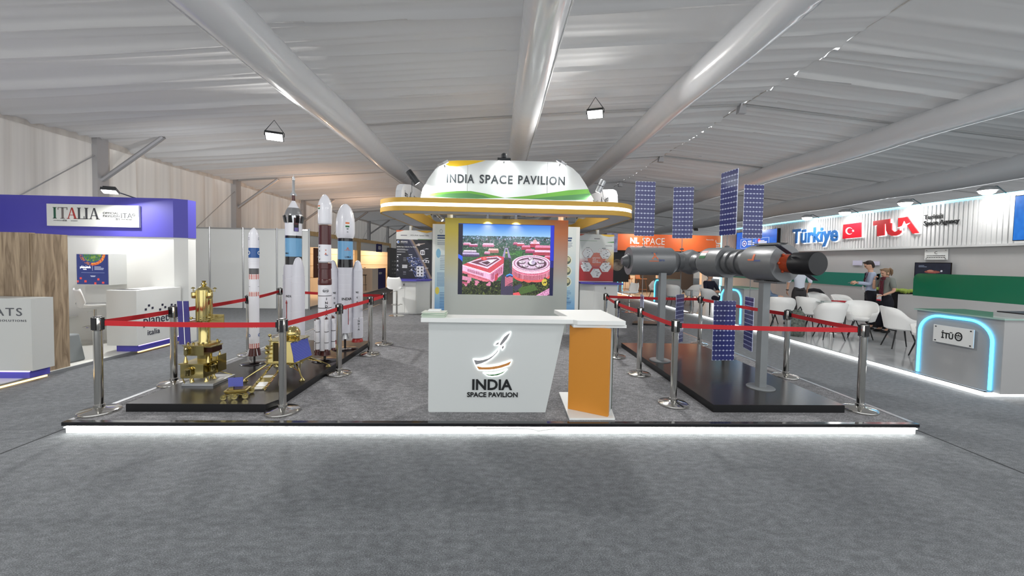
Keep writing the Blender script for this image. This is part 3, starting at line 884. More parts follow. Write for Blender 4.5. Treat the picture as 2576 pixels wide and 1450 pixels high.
K.seg('upper_stage', [(600, 18.4), (646, 18.5)], R_BLUE)
K.seg('black_interstage', [(646, 18.5), (666, 18.6)], R_BLACK)
K.seg('core_stage', [(666, 18.5), (838, 18.5), (838, 10)], R_BODY)
for v in (700, 745, 785): K.ring('stage_joint', v, 18.5, R_WHITE, 0.8)
K.seg('core_nozzle', [(838, 8), (852, 11)], SILVER)
off = (K.r(9.5), -K.r(27))
for nm, c in (('booster', off), ('booster', (-off[0], -off[1]))):
    B = K.seg(nm, [(647, 0.5), (648.5, 4.5), (652, 7), (660, 9.5), (673, 12.8), (676, 13.1), (690, 13.2), (694, 14.3), (842, 14.6), (842, 9)], R_BODY, c)
    for v in (694, 708, 740, 780): 
        o = K.ring('booster_joint', v, 14.5, R_WHITE, 0.8, c); o.parent = B
    o = K.seg('booster_nozzle', [(842, 10), (852, 13.5)], R_RED, c); o.parent = B
K.writing('core_lettering', [('INDIA', -0.55, 744, 0.03)], LETTER, K.r(18.6))
K.writing('stage_lettering', [('ISRO', -0.85, 638, 0.02)], LETTER, K.r(18.6))
MB().box(-K.r(15.5)-.004, -K.r(15.5)+.004, -K.r(12.5)-.006, -K.r(12.5)+.003, K.z(812), K.z(762)).build('red_conduit', R_RED, K.t)
MB().cyl((-K.r(15.5), -K.r(12.8), K.z(762)), (-K.r(15.5), -K.r(12.8), K.z(753)), 0.012, 0.001, 8).build('conduit_tip', R_RED, K.t)

# --- rocket with strap-on boosters
K = Rocket('strap_on_rocket', 817, 907, 'white and maroon rocket ringed by strap-on boosters on black stand')
K.stand(0.17, 884, rod=0.016)
K.seg('nose_fairing', [(489, 0.3), (491, 4), (496, 8), (504, 12), (512, 15), (516, 15.8), (558, 16), (562, 15.6), (566, 14.4)], R_WHITE)
K.ring('fairing_joint', 563.5, 14.8, R_BLACK, 1.0)
K.seg('third_stage', [(568, 14.2), (616, 14.3)], R_BROWN)
K.seg('second_stage', [(616, 14.5), (661, 14.6)], R_WHITE)
K.ring('stage_ring', 659, 14.6, R_BLACK, 1.2)
K.seg('maroon_interstage', [(662.5, 15.2), (676, 15.3), (677, 14.2), (680, 14.2), (681, 14.5), (702, 14.8), (703, 15.6), (715, 15.8), (717, 15.2)], R_BROWN)
K.seg('first_stage', [(717, 15.4), (880, 15.4), (880, 9)], R_WHITE)
for v in (743, 773): K.ring('stage_ring', v, 15.5, R_BLACK, 1.4)
K.seg('tail_nozzle', [(880, 11), (893, 14)], R_BROWN)
for i in range(6):
    a = i*PI/3 + 0.18
    c = (K.r(20.6)*math.sin(a), -K.r(20.6)*math.cos(a))
    v0 = 797 if i != 4 else 803
    B = K.seg('strap_on_booster', [(v0+3.8, 4.6), (v0+78, 4.7)], R_WHITE, c, 14)
    o = K.seg('booster_tip', [(v0-3, 0.2), (v0+4, 4.7)], R_BROWN, c, 14); o.parent = B
    for v in (831, 858):
        o = K.ring('booster_ring', v, 4.7, R_BLACK, 1.3, c); o.parent = B
    o = K.seg('booster_nozzle', [(v0+78, 3.6), (v0+84, 5.0)], R_BROWN, c, 14); o.parent = B
# one long control tank on the left
c = (-K.r(17.5), -K.r(11))
B = K.seg('side_tank', [(818, 3.6), (858, 3.7)], R_WHITE, c, 12)
o = K.seg('side_tank_tip', [(811, 0.2), (818, 3.8)], R_BLACK, c, 12); o.parent = B
o = K.seg('side_tank_base', [(858, 3.8), (882, 4.0), (889, 6.0)], R_BROWN, c, 12); o.parent = B
K.writing('vertical_lettering', [(ch, 0.22, v, 0.034) for ch, v in zip('INDIA', (751, 761, 770, 780, 790))], LETTER, K.r(15.5))
K.writing('stage_lettering', [(ch, -0.9, v, 0.024) for ch, v in zip('PSLV', (622, 632, 643, 653))], LETTER, K.r(14.7))
K.writing('agency_lettering', [('isro', 0.12, 731, 0.03)], LETTER, K.r(15.5))
mb = MB()
o_pts = [(K.r(15.7)*math.sin(0.12 + 0.42*math.cos(q)), -K.r(15.7)*math.cos(0.12 + 0.42*math.cos(q)), K.z(731) + 0.026*math.sin(q)) for q in np.linspace(0, 2*PI, 24)[:-1]]
mb.tube(o_pts, 0.0016, 5, closed=True); mb.build('agency_oval', LETTER, K.t)
mb = MB(); wrap_text(mb, 'V', K.r(14.8), 0.12, K.z(630), height=0.02, bold=0.03); mb.build('orange_emblem', M_LOGO_OR, K.t); mb = MB(); wrap_text(mb, 'A', K.r(14.8), 0.12, K.z(639), height=0.03, bold=0.02); mb.build('orange_emblem', M_LOGO_OR, K.t)
mb = MB(); wrap_text(mb, 'isro', K.r(14.8), 0.28, K.z(642), height=0.016, bold=0.02); mb.build('emblem_lettering', R_NAVY, K.t)
for i in range(3):
    mb = MB()
    q = [(-1.0 + 0.0, 0), (-0.55, 0)]
    R = K.r(16.2); z0 = K.z(519 + 3*(i+1)); z1 = K.z(519 + 3*i)
    pts = [(R*math.sin(a), -R*math.cos(a)) for a in np.linspace(-1.25, -0.75, 5)]
    mb.add([(x, y_, z0) for x, y_ in pts] + [(x, y_, z1) for x, y_ in pts], [(k, k+1, k+6, k+5) for k in range(4)]); mb.build('flag_band', FLAG[i], K.t)

# --- heavy rocket with two large boosters
K = Rocket('heavy_rocket', 868, 878, 'white heavy rocket with bulbous nose and two large side boosters')
K.stand(0.19, 838, rod=0.016)
K.seg('nose_fairing', [(513, 0.3), (514.5, 5), (519, 9.5), (526, 14), (538, 18.2), (552, 21), (562, 21.8), (588, 21.8), (594, 20.5), (600, 18)], R_WHITE)
K.seg('black_ring', [(600.5, 17.8), (607.5, 17.8)], R_BLACK)
K.seg('upper_stage', [(607.5, 17.5), (653, 17.6)], R_BLUE)
K.seg('black_interstage', [(653, 17.7), (673, 17.8)], R_BLACK)
K.seg('core_stage', [(673, 17.6), (836, 17.6), (836, 9)], R_BODY)
for v in (690, 715, 728): K.ring('stage_joint', v, 17.6, R_WHITE, 0.8)
K.seg('core_nozzle', [(834, 4), (838, 5), (852, 9)], SILVER)
for sg in (-1, 1):
    c = (sg*K.r(28.5), K.r(2)*sg)
    B = K.seg('booster', [(655, 0.5), (656.5, 4), (660, 6.5), (668, 9), (678, 11.4), (681, 11.8), (696, 11.9), (699, 12.4), (800, 12.6), (801, 13.6), (846, 13.8), (852, 13.0), (852, 8)], R_BODY, c)
    o = K.seg('booster_nozzle', [(852, 9), (856, 12.5), (862, 14)], R_RED, c); o.parent = B
    for v in (681, 699, 742, 780):
        o = K.ring('booster_joint', v, 12.4, R_WHITE, 0.7, c); o.parent = B
    mb = MB()
    for ch, v in (('\u092d\u093e', 736), ('\u0930', 749), ('\u0924', 761)): 
        wrap_text(mb, ch, K.r(12.9), -0.1 if sg > 0 else 0.35, K.z(v), height=0.03, bold=0.01)
    if sg > 0:
        for ch, v in zip('INDIA', (801, 808, 815, 822, 829)): wrap_text(mb, ch, K.r(13.9), 0.2, K.z(v), height=0.03, bold=0.01)
    o = mb.build('booster_lettering', LETTER, K.t); o.parent = B; o.location = (c[0], c[1], 0)
K.writing('core_lettering', [('INDIA', 0.25, 751, 0.042)], LETTER, K.r(17.7))
K.writing('stage_lettering', [('LVM-3', 0.35, 647, 0.026)], mat('navy_lettering', C(24, 34, 60), 0.4), K.r(17.8))
mb = MB(); wrap_text(mb, 'A', K.r(17.7), 0.3, K.z(626), height=0.045, bold=0.01); wrap_text(mb, '-----', K.r(17.7), 0.3, K.z(630), height=0.006); mb.build('orange_emblem', M_LOGO_OR, K.t)
for i in range(3):
    mb = MB(); R = K.r(22.0); z0 = K.z(561 + 4.1*(i+1)); z1 = K.z(561 + 4.1*i)
    pts = [(R*math.sin(a), -R*math.cos(a)) for a in np.linspace(0.0, 0.42, 6)]
    mb.add([(x, y_, z0) for x, y_ in pts] + [(x, y_, z1) for x, y_ in pts], [(k, k+1, k+7, k+6) for k in range(5)]); mb.build('flag_band', FLAG[i], K.t)
mb = MB(); wrap_text(mb, 'O', K.r(22), 0.22, K.z(585), height=0.02, bold=0.02); wrap_text(mb, 'W', K.r(22), 0.22, K.z(577.5), height=0.022, bold=0.04); mb.build('emblem', LETTER, K.t)
for dx in (-0.5, -0.2):
    MB().box(-.006, .006, -K.r(18.3), -K.r(17), K.z(777), K.z(768), M=Matrix.Rotation(dx+0.3, 4, 'Z')).build('red_marker', R_RED, K.t)
MB().box(-.004, .004, -K.r(18.1), -K.r(17), K.z(815), K.z(770), M=Matrix.Rotation(0.42, 4, 'Z')).build('red_conduit', R_RED, K.t)
mb = MB(); put_text(mb, 'SCALE 1:20', frame((0.02, -0.10, 0.0195), (1, 0, 0), (0, 1, 0)), height=0.022, bold=0.02, depth=0.002)
mb.build('stand_lettering', FLAG[1], K.t)

# ================================================================== golden orbiter stack
pc = on_z(495, 973, PT); pr_ = on_z(536, 973, PT); pl_ = on_z(455, 973, PT); pbk = on_z(585, 948, PT)
GW = (pr_.x - pl_.x)/2; GD = (pbk.y - pr_.y)
gx = (pr_.x + pl_.x)/2; gy = pr_.y + GD/2
G = thing('orbiter_stack_model', (gx, gy, PT), 'tall golden orbiter and propulsion stack on silver base plate', 'spacecraft model', 'golden spacecraft models')
MB().box(-GW, GW, -GD/2, GD/2, 0, 0.03).build('base_plate', SILVER, G, bevel=0.003)
kg = gy/F
def gz(zy): return on_y(513, 690 + zy/4.676, gy).z - PT
def gxw(zx): return on_y(430 + zx/4.676, 860, gy).x - gx
xc = gxw(395)
z0, z1 = gz(1180), gz(1020); z2, z3 = gz(930), gz(815)
hw = 0.125
MB().box(xc-0.155, xc+0.095, -0.15, 0.13, z0, z1).build('lower_bus', GOLD, G, bevel=0.003)
MB().box(xc-0.165, xc+0.105, -0.16, 0.14, z1-0.004, z1+0.006).build('lower_deck', GOLD_DULL, G)
MB().box(xc-0.13, xc+0.085, -0.13, 0.13, z2, z3).build('upper_bus', GOLD, G, bevel=0.003)
MB().box(xc-0.135, xc+0.09, -0.14, 0.14, z3-0.004, z3+0.005).build('upper_deck', GOLD_DULL, G)
MB().box(xc-0.045, xc+0.05, -0.05, 0.05, z1, z2).build('neck', GOLD, G)
MB().lathe([(0.062, z3), (0.064, z3+0.01), (0.056, z3+0.03), (0.056, gz(630))], 24, M=Matrix.Translation((xc, 0, 0))).build('lower_cylinder', GOLD, G)
MB().lathe([(0.058, gz(635)), (0.058, gz(550)), (0.073, gz(545)), (0.073, gz(185)), (0.062, gz(175))], 28, M=Matrix.Translation((xc, 0, 0))).build('upper_cylinder', GOLD, G)
for q in range(12):
    a = q*PI/6
    MB().cyl((xc+0.0735*math.cos(a), 0.0735*math.sin(a), gz(540)), (xc+0.0735*math.cos(a), 0.0735*math.sin(a), gz(190)), 0.005, n=6).build('stringer', GOLD, G)
MB().lathe([(0.07, gz(185)), (0.06, gz(165)), (0.03, gz(145)), (0.016, gz(135)), (0.03, gz(118)), (0.024, gz(105)), (0.012, gz(100)), (0.024, gz(78)), (0.022, gz(77))], 20, M=Matrix.Translation((xc, 0, 0))).build('engine_bell', GOLD, G)
for sx in (-1, 1):
    MB().lathe([(1e-5, -0.045), (0.026, -0.04), (0.03, -0.02), (0.03, 0.02), (0.026, 0.03), (1e-5, 0.034)], 14, M=Matrix.Translation((xc+sx*0.085, -0.03, gz(240)))).build('side_tank', GOLD, G)
    mb = MB(); mb.cyl((xc+sx*0.05, 0, gz(198)), (xc+sx*0.125, 0, gz(198)), 0.004, n=6); mb.cyl((xc+sx*0.12, 0, gz(205)), (xc+sx*0.12, 0, gz(165)), 0.004, n=6)
    mb.lathe([(0.022, gz(172)), (0.014, gz(160)), (1e-5, gz(152))], 10, M=Matrix.Translation((xc+sx*0.12, 0, 0))); mb.build('antenna', GOLD, G)
MB().box(xc-0.13, xc+0.02, -0.09, 0.05, gz(560), gz(548)).build('cross_deck', GOLD, G)
MB().box(xc+0.01, xc+0.215, 0.0, 0.012, gz(632), gz(472)).build('instrument_panel', GOLD_DULL, G)
MB().cyl((xc+0.02, -0.07, gz(540)), (xc+0.21, -0.03, gz(495)), 0.004, n=6).build('boom', GOLD, G)
MB().cyl((xc+0.02, -0.07, gz(535)), (xc+0.13, -0.09, gz(562)), 0.004, n=6).build('boom', GOLD, G)
for zx, zy in ((290, 510), (405, 515), (500, 500)): 
    MB().sphere((gxw(zx), -0.06, gz(zy)), 0.016, 8).build('thruster', GOLD, G)
for zx, zy, yy in ((285, 800, -0.1), (330, 805, -0.08), (455, 800, -0.1), (510, 790, 0.05)):
    MB().lathe([(0.010, -0.02), (0.012, 0.01), (0.006, 0.018), (1e-5, 0.02)], 8, M=Matrix.Translation((gxw(zx), yy, gz(zy)))).build('valve', GOLD, G)
for zx, zy, yy, r in ((340, 1100, -0.165, 0.038), (300, 875, -0.14, 0.026)):
    MB().lathe([(r*0.9, -0.04), (r, -0.03), (r, 0.02), (r*1.08, 0.025), (r*0.7, 0.04), (1e-5, 0.045)], 16, M=Matrix.Translation((gxw(zx), yy, gz(zy)))).build('propellant_tank', GOLD, G)
MB().lathe([(0.034, -0.045), (0.036, 0.02), (0.04, 0.025), (0.026, 0.04), (1e-5, 0.045)], 16, M=Matrix.Translation((xc+0.125, -0.05, gz(1075)))).build('propellant_tank', GOLD, G)
MB().box(xc+0.15, xc+0.16, -0.02, 0.12, gz(1150), gz(955)).build('side_shield', GOLD, G)
MB().box(xc+0.09, xc+0.15, 0.0, 0.012, gz(1140), gz(970)).build('shield_arm', GOLD_DULL, G)
MB().box(xc+0.086, xc+0.16, -0.10, 0.05, gz(895), gz(840)).build('dark_payload', mat('dark_amber_payload', C(52, 26, 20), 0.2, 0.3), G)
MB().box(xc+0.08, xc+0.165, -0.12, 0.06, gz(835), gz(825)).build('payload_cover', GOLD, G)
for zx, yy in ((255, -0.1), (545, -0.08), (290, 0.1), (500, 0.1)):
    MB().lathe([(0.022, 0), (0.012, 0.05), (0.006, 0.075), (0.008, 0.085)], 10, M=Matrix.Translation((max(min(gxw(zx), xc+0.10), xc-0.14), yy, z1+0.004))).build('cone_strut', GOLD, G)
for zx, yy in ((280, -0.05), (343, -0.12), (510, -0.1), (572, 0.02), (385, 0.1)):
    x_ = min(gxw(zx), xc+0.09)
    MB().lathe([(0.024, z0-0.052), (0.016, z0-0.03), (0.008, z0-0.015), (0.01, z0)], 12, M=Matrix.Translation((x_, yy, 0))).build('thruster_nozzle', GOLD, G)
for a, b in (((xc-0.14, -0.14, z0), (-GW+0.02, -GD/2+0.02, 0.03)), ((xc-0.14, 0.12, z0), (-GW+0.02, GD/2-0.03, 0.03)), ((xc+0.09, 0.12, z0), (GW-0.02, GD/2-0.02, 0.03)), ((xc+0.05, 0, z0), (xc+0.05, 0, 0.03))):
    MB().cyl(a, b, 0.006, n=8).build('support_leg', GOLD, G)
# blue wing panel held beside the stack on a thin boom
wz = [on_y(445 + 0, 758, gy+0.12), on_y(473.5, 758, gy+0.12), on_y(479, 866, gy+0.12), on_y(451, 867, gy+0.12)]
M_WING = mat('violet_solar_sheet', C(66, 62, 128), 0.4)
vs = [Vector((p.x-gx, p.y-gy, p.z-PT)) for p in wz]
mid_t0, mid_t1 = vs[0].lerp(vs[1], 0.47), vs[0].lerp(vs[1], 0.54); mid_b0, mid_b1 = vs[3].lerp(vs[2], 0.47), vs[3].lerp(vs[2], 0.54)
def leaf(a, b, c, d, nm, m, y0=0.0, y1=0.008):
    MB().hexa([(p.x, p.y+y0, p.z) for p in (a, b)] + [(p.x, p.y+y1, p.z) for p in (b, a)] + [(p.x, p.y+y0, p.z) for p in (d, c)] + [(p.x, p.y+y1, p.z) for p in (c, d)]).build(nm, m, G)
leaf(vs[3], mid_b0, mid_t0, vs[0], 'wing_panel', M_WING); leaf(mid_b1, vs[2], vs[1], mid_t1, 'wing_panel', M_WING); leaf(mid_b0, mid_b1, mid_t1, mid_t0, 'wing_hinge', FLAG[1])
MB().cyl((vs[1].x, 0.125, gz(540)), (xc-0.05, 0.03, gz(540)), 0.005, n=6).build('wing_boom', GOLD, G)

# ================================================================== golden lander with ramp
lf = on_z(616, 960, PT); rf = on_z(760, 958, PT); rb_ = on_z(826, 923, PT)
lx, ly = (lf.x+rb_.x)/2, (lf.y+rb_.y)/2
L = thing('lunar_lander_model', (lx, ly, PT), 'golden four-legged lunar lander with ramp and blue solar panel', 'spacecraft model', 'golden spacecraft models')
feet = [lf, rf, rb_, Vector((lf.x, rb_.y, PT))]
def lz(zy, yy=None): return on_y(720, 800 + zy/6.904, ly-0.15).z - PT
zb_, zt_ = lz(765), lz(410)
def ngon(hx, hy, c, z): return [(-hx+c, -hy, z), (hx-c, -hy, z), (hx, -hy+c, z), (hx, hy-c, z), (hx-c, hy, z), (-hx+c, hy, z), (-hx, hy-c, z), (-hx, -hy+c, z)]
lo_ = ngon(0.20, 0.20, 0.05, zb_); hi_ = ngon(0.165, 0.165, 0.04, zt_)
mb = MB(); mb.add(lo_ + hi_, [list(range(8))[::-1], list(range(8, 16))] + [(i, (i+1) % 8, 8+(i+1) % 8, 8+i) for i in range(8)]); mb.build('lander_body', GOLD_DULL, L, bevel=0.003)
mb = MB(); mb.add(ngon(0.21, 0.21, 0.05, zb_-0.012)+ngon(0.21, 0.21, 0.05, zb_), [list(range(8))[::-1], list(range(8, 16))] + [(i, (i+1) % 8, 8+(i+1) % 8, 8+i) for i in range(8)]); mb.build('bottom_deck', GOLD, L)
mb = MB(); mb.add(ngon(0.18, 0.18, 0.045, zt_)+ngon(0.18, 0.18, 0.045, zt_+0.01), [list(range(8))[::-1], list(range(8, 16))] + [(i, (i+1) % 8, 8+(i+1) % 8, 8+i) for i in range(8)]); mb.build('top_deck', GOLD, L)
MB().lathe([(0.075, zt_+0.01), (0.088, zt_+0.05), (0.086, zt_+0.09), (0.06, zt_+0.135), (0.03, zt_+0.15), (1e-5, zt_+0.155)], 24, M=Matrix.Translation((0.03, 0.02, 0))).build('dome_tank', GOLD, L)
MB().lathe([(0.05, zt_+0.01), (0.06, zt_+0.05), (0.05, zt_+0.10), (1e-5, zt_+0.12)], 20, M=Matrix.Translation((-0.08, 0.06, 0))).build('small_tank', GOLD, L)
for sx in (-1, 1):
    MB().cyl((sx*0.02-0.03, -0.10, zt_+0.01), (sx*0.0-0.01, -0.03, zt_+0.09), 0.007, n=8).build('strut', GOLD, L)
    mb = MB(); mb.cyl((sx*0.15, -0.12, zt_+0.01), (sx*0.16, -0.12, zt_+0.05), 0.006, n=6); mb.sphere((sx*0.165, -0.125, zt_+0.065), 0.02, 8); mb.build('star_camera', GOLD, L)
MB().box(-0.075, 0.005, -0.205, -0.17, zb_+0.02, zt_-0.015).build('door_recess', mat('dark_bronze', C(70, 58, 34), 0.35, 0.6), L)
MB().box(-0.082, -0.074, -0.212, -0.17, zb_+0.015, zt_-0.008).build('door_frame', GOLD, L)
MB().box(0.004, 0.012, -0.212, -0.17, zb_+0.015, zt_-0.008).build('door_frame', GOLD, L)
for k, zz_ in enumerate((0.05, 0.10, 0.15, 0.19)):
    MB().box(-0.17, -0.11, -0.215+0.005*k, -0.18, zb_+zz_, zb_+zz_+0.016).build('sensor_bar', GOLD, L)
for zz_ in (0.12, 0.17):
    MB().sphere((-0.17, -0.18, zb_+zz_), 0.022, 8).build('thruster_pod', GOLD, L)
for f in feet:
    fx, fy_ = f.x-lx, f.y-ly
    d = Vector((fx, fy_, 0)).normalized()
    top = Vector((d.x*0.19, d.y*0.19, zb_)); ft = Vector((fx, fy_, 0.03))
    LG = MB().tube([top, top.lerp(ft, 0.55), ft], [0.010, 0.010, 0.007], 8).build('leg', GOLD, L)
    side = Vector((-d.y, d.x, 0))
    for s in (-1, 1):
        MB().cyl(top.lerp(ft, 0.62), Vector((d.x*0.12, d.y*0.12, zb_-0.005)) + side*0.09*s, 0.0055, n=6).build('leg_brace', GOLD, LG)
    MB().lathe([(0.032, 0), (0.034, 0.006), (0.022, 0.016), (0.02, 0.024), (0.008, 0.034)], 14, M=Matrix.Translation((fx, fy_, 0))).build('foot_pad', GOLD, LG)
for x_, y_ in ((-0.1, -0.08), (0.08, -0.1), (0.1, 0.08), (-0.08, 0.09)):
    MB().lathe([(0.028, zb_-0.075), (0.018, zb_-0.04), (0.009, zb_-0.02), (0.012, zb_-0.01)], 12, M=Matrix.Translation((x_, y_, 0))).build('engine_nozzle', GOLD, L)
# ramp
re = on_z(649, 983, PT); rx, ry = re.x-lx, re.y-ly
r0 = Vector((-0.035, -0.19, zb_-0.03)); r1 = Vector((rx, ry, 0.006))
dirr = (r1-r0).normalized(); sd = Vector((-dirr.y, dirr.x, 0)).normalized()
for s in (-1, 1):
    a = r0+sd*0.062*s; b = r1+sd*0.068*s
    MB().cyl(a, b, 0.007, n=6).build('ramp_rail', GOLD, L)
    MB().cyl(a+Vector((0, 0, 0.022)), b+Vector((0, 0, 0.022)), 0.004, n=6).build('ramp_guide', GOLD, L)
    for f in (0.12, 0.3, 0.55, 0.75, 0.93):
        MB().sphere(a.lerp(b, f)+Vector((0, 0, 0.012)), 0.014, 8).build('rail_roller', GOLD, L)
def rq(f0, f1, w, lift, nm, m):
    a = r0.lerp(r1, f0); b = r0.lerp(r1, f1); u = Vector((0, 0, lift))
    MB().hexa([a-sd*w, a+sd*w, b+sd*w, b-sd*w, a-sd*w+u, a+sd*w+u, b+sd*w+u, b-sd*w+u]).build(nm, m, L)
rq(0.42, 0.98, 0.058, 0.004, 'ramp_sheet', GOLD_DULL)
rq(0.72, 0.88, 0.05, 0.006, 'ramp_white_plate', FLAG[1])
for k in range(8):
    for f0 in (0.45, 0.9):
        a = r0.lerp(r1, f0) + sd*(-0.045+0.012*k) + Vector((0, 0, 0.005)); b = a + (r1-r0)*0.09 - sd*0.01
        MB().hexa([a, a+sd*0.006, b+sd*0.006, b, a+Vector((0, 0, 0.002)), a+sd*0.006+Vector((0, 0, 0.002)), b+sd*0.006+Vector((0, 0, 0.002)), b+Vector((0, 0, 0.002))]).build('ramp_stripe', FLAG[1], L)
# striped solar panel: corners on the sloping right-hand face
sp = [on_y(600+x/6.904, 800+y_/6.904, yy) for x, y_, yy in ((975, 780, ly-0.235), (1275, 650, ly-0.02), (1200, 350, ly+0.0), (905, 440, ly-0.205))]
sp = [Vector((p.x-lx, p.y-ly, p.z-PT)) for p in sp]
nrm = (sp[1]-sp[0]).cross(sp[3]-sp[0]).normalized()
MB().hexa([p - nrm*0.006 for p in sp] + [p for p in sp]).build('solar_panel', mat('solar_blue', C(58, 66, 150), 0.3), L)
pan = L.children[-1]
for k in range(13):
    f = (k+0.5)/13
    a, b = sp[0].lerp(sp[3], f), sp[1].lerp(sp[2], f)
    up = (sp[3]-sp[0]).normalized()*0.0025
    MB().hexa([a-up, b-up, b+up, a+up, a-up+nrm*0.0015, b-up+nrm*0.0015, b+up+nrm*0.0015, a+up+nrm*0.0015]).build('panel_stripe', mat('solar_stripe', C(120, 132, 200), 0.3), pan)
for f in (0.15, 0.8):
    a = sp[3].lerp(sp[2], f); MB().cyl(a-nrm*0.05, a+nrm*0.004, 0.006, n=6).build('panel_hinge', BLACK, L)

# ================================================================== small rover
rv = on_z(592, 1002, PT)
V = thing('rover_model', (rv.x, rv.y+0.04, PT), 'small golden six-wheeled rover with raised blue solar panel', 'rover model', 'golden spacecraft models', rz=0.25)
MB().hexa([(-0.09, -0.055, 0.045), (0.09, -0.055, 0.045), (0.09, 0.055, 0.045), (-0.09, 0.055, 0.045), (-0.105, -0.065, 0.085), (0.105, -0.065, 0.085), (0.105, 0.065, 0.085), (-0.105, 0.065, 0.085)]).build('chassis', GOLD_DULL, V, bevel=0.003)
MB().box(-0.08, 0.08, -0.05, 0.05, 0.085, 0.092).build('top_plate', mat('dark_bronze2', C(110, 92, 54), 0.3, 0.8), V)
MB().box(-0.07, -0.03, -0.03, 0.0, 0.092, 0.112).build('instrument_box', GOLD, V)
for sy in (-1, 1):
    MB().tube([(-0.09, sy*0.075, 0.03), (-0.03, sy*0.075, 0.05), (0.03, sy*0.075, 0.05), (0.09, sy*0.075, 0.03)], 0.006, 6).build('rocker_arm', GOLD, V)
    for x_ in (-0.095, 0.0, 0.095):
        W = MB().lathe([(0.014, -0.006), (0.024, -0.007), (0.028, -0.007), (0.028, 0.007), (0.024, 0.007), (0.014, 0.006)], 16, M=Matrix.Translation((x_, sy*0.088, 0.03)) @ Matrix.Rotation(PI/2, 4, 'X')).build('wheel', GOLD, V)
        MB().lathe([(0.009, -0.012), (0.009, 0.012)], 10, M=Matrix.Translation((x_, sy*0.088, 0.03)) @ Matrix.Rotation(PI/2, 4, 'X')).build('hub', GOLD_DULL, W)
MB().hexa([(-0.10, 0.045, 0.09), (0.03, 0.045, 0.09), (0.03, 0.051, 0.09), (-0.10, 0.051, 0.09), (-0.115, 0.075, 0.18), (0.02, 0.075, 0.18), (0.02, 0.081, 0.18), (-0.115, 0.081, 0.18)]).build('solar_panel', mat('solar_blue_rover', C(54, 62, 150), 0.35), V)
# ================================================================== space station model
M_ST = mat('station_grey_paint', C(112, 114, 116), 0.38, 0.15, bump=0.06, bscale=260)
M_ST2 = mat('station_dark_grey', C(88, 90, 92), 0.45, 0.15)
M_POST = mat('post_grey_paint', C(126, 130, 132), 0.4, 0.2)
NODE = on_y(1728, 676, 5.85)
AX = 1.67                       # height of the module axis
S = thing('space_station_model', (NODE.x, NODE.y, PT), 'grey space station model of cylinders with tall blue solar panels on posts', 'space station model')
zc = AX - PT
def mod(name, p, d, prof, m, n=40, parent=None):
    """a body of revolution starting at p along d; prof [(along, radius)]"""
    q = Vector(d).to_track_quat('Z', 'Y').to_matrix().to_4x4()
    return MB().lathe([(r, a) for a, r in prof], n, M=Matrix.Translation(p) @ q).build(name, m, parent or S)
R1 = 0.213
lend = on_y(1580, 670, 5.85).x - NODE.x
rend = on_y(1697, 670, 5.85).x - NODE.x
Lm = rend - lend
left = mod('left_module', (rend, 0, zc), (-1, 0.0, 0), [(-0.03, 0.12), (0, 0.15), (0.08, R1), (Lm, R1), (Lm, 0.10)], M_ST)
mod('docking_cone', (lend, 0, zc), (-1, 0, 0), [(0, 0.115), (0.025, 0.115), (0.027, 0.10), (0.10, 0.055), (0.10, 0.045)], M_ST2)
mod('hub_neck', (rend+0.03, 0, zc), (1, 0, 0), [(0, 0.13), (0.22, 0.13)], M_ST)
# faceted hub
mod('hub', (0.04, 0.13, zc), (0, -1, 0), [(-0.02, 0.12), (0.02, 0.17), (0.07, 0.19), (0.20, 0.19), (0.26, 0.15), (0.33, 0.10)], M_ST, n=8)
mod('hub_port', (0.0, -0.14, zc+0.0), (-0.35, -1, 0), [(0, 0.05), (0.03, 0.05), (0.03, 0.04)], M_ST2, n=16)
mod('hub_ball', (0.06, 0.0, zc), (0, -1, 0), [(0.10, 0.10), (0.16, 0.125), (0.24, 0.125), (0.30, 0.10)], M_ST)
mod('right_module', (0.28, 0.02, zc), (1, 0, 0), [(-0.1, 0.12), (0.0, 0.15), (0.08, R1), (Lm, R1), (Lm, 0.1)], M_ST)
mod('rear_neck', (0.04, 0.13, zc), (0, 1, 0), [(0, 0.13), (0.25, 0.13), (0.3, 0.17), (0.6, 0.17), (0.62, 0.1)], M_ST)
# forward stack along the platform
d = Vector((0.15, -0.989, 0)).normalized()
def ax(Yd): # point on the forward axis at world depth Yd
    t = (NODE.y - Yd) / 0.989
    return Vector((0.0, 0, zc)) + d*t
y1 = 5.46; R2 = 0.203; p1 = ax(y1)
mod('middle_module', p1, d, [(-0.06, 0.10), (0, 0.14), (0.05, 0.18), (0.12, R2), (0.47, R2), (0.47, 0.14)], M_ST)
mod('collar', p1 + d*0.47, d, [(0, 0.14), (0.05, 0.14), (0.051, 0.16), (0.12, 0.16), (0.121, 0.14), (0.22, 0.14), (0.221, 0.16), (0.27, 0.165), (0.271, 0.15), (0.38, 0.15)], M_ST2)
p2 = p1 + d*0.84
mod('front_module', p2, d, [(-0.05, 0.14), (0.0, 0.17), (0.05, 0.208), (0.49, 0.208), (0.49, 0.12)], M_ST)
p3 = p2 + d*0.49
mod('orange_adapter', p3, d, [(0, 0.10), (0.02, 0.10), (0.10, 0.085), (0.14, 0.075)], mat('orange_red_foil', C(176, 70, 36), 0.35, 0.2), n=12)
for q in range(6):
    a = q*PI/3
    e = Vector((-d.y, d.x, 0)); u = Vector((0, 0, 1))
    MB().sphere(p3 + d*0.015 + (e*math.cos(a)+u*math.sin(a))*0.105, 0.016, 6).build('latch', mat('orange_red_foil', None), S)
mod('black_capsule', p3 + d*0.11, d, [(0, 0.06), (0.01, 0.118), (0.255, 0.122), (0.262, 0.117), (0.264, 1e-5)], mat('capsule_black', C(10, 10, 15), 0.42))
e = Vector((-d.y, d.x, 0)).normalized()
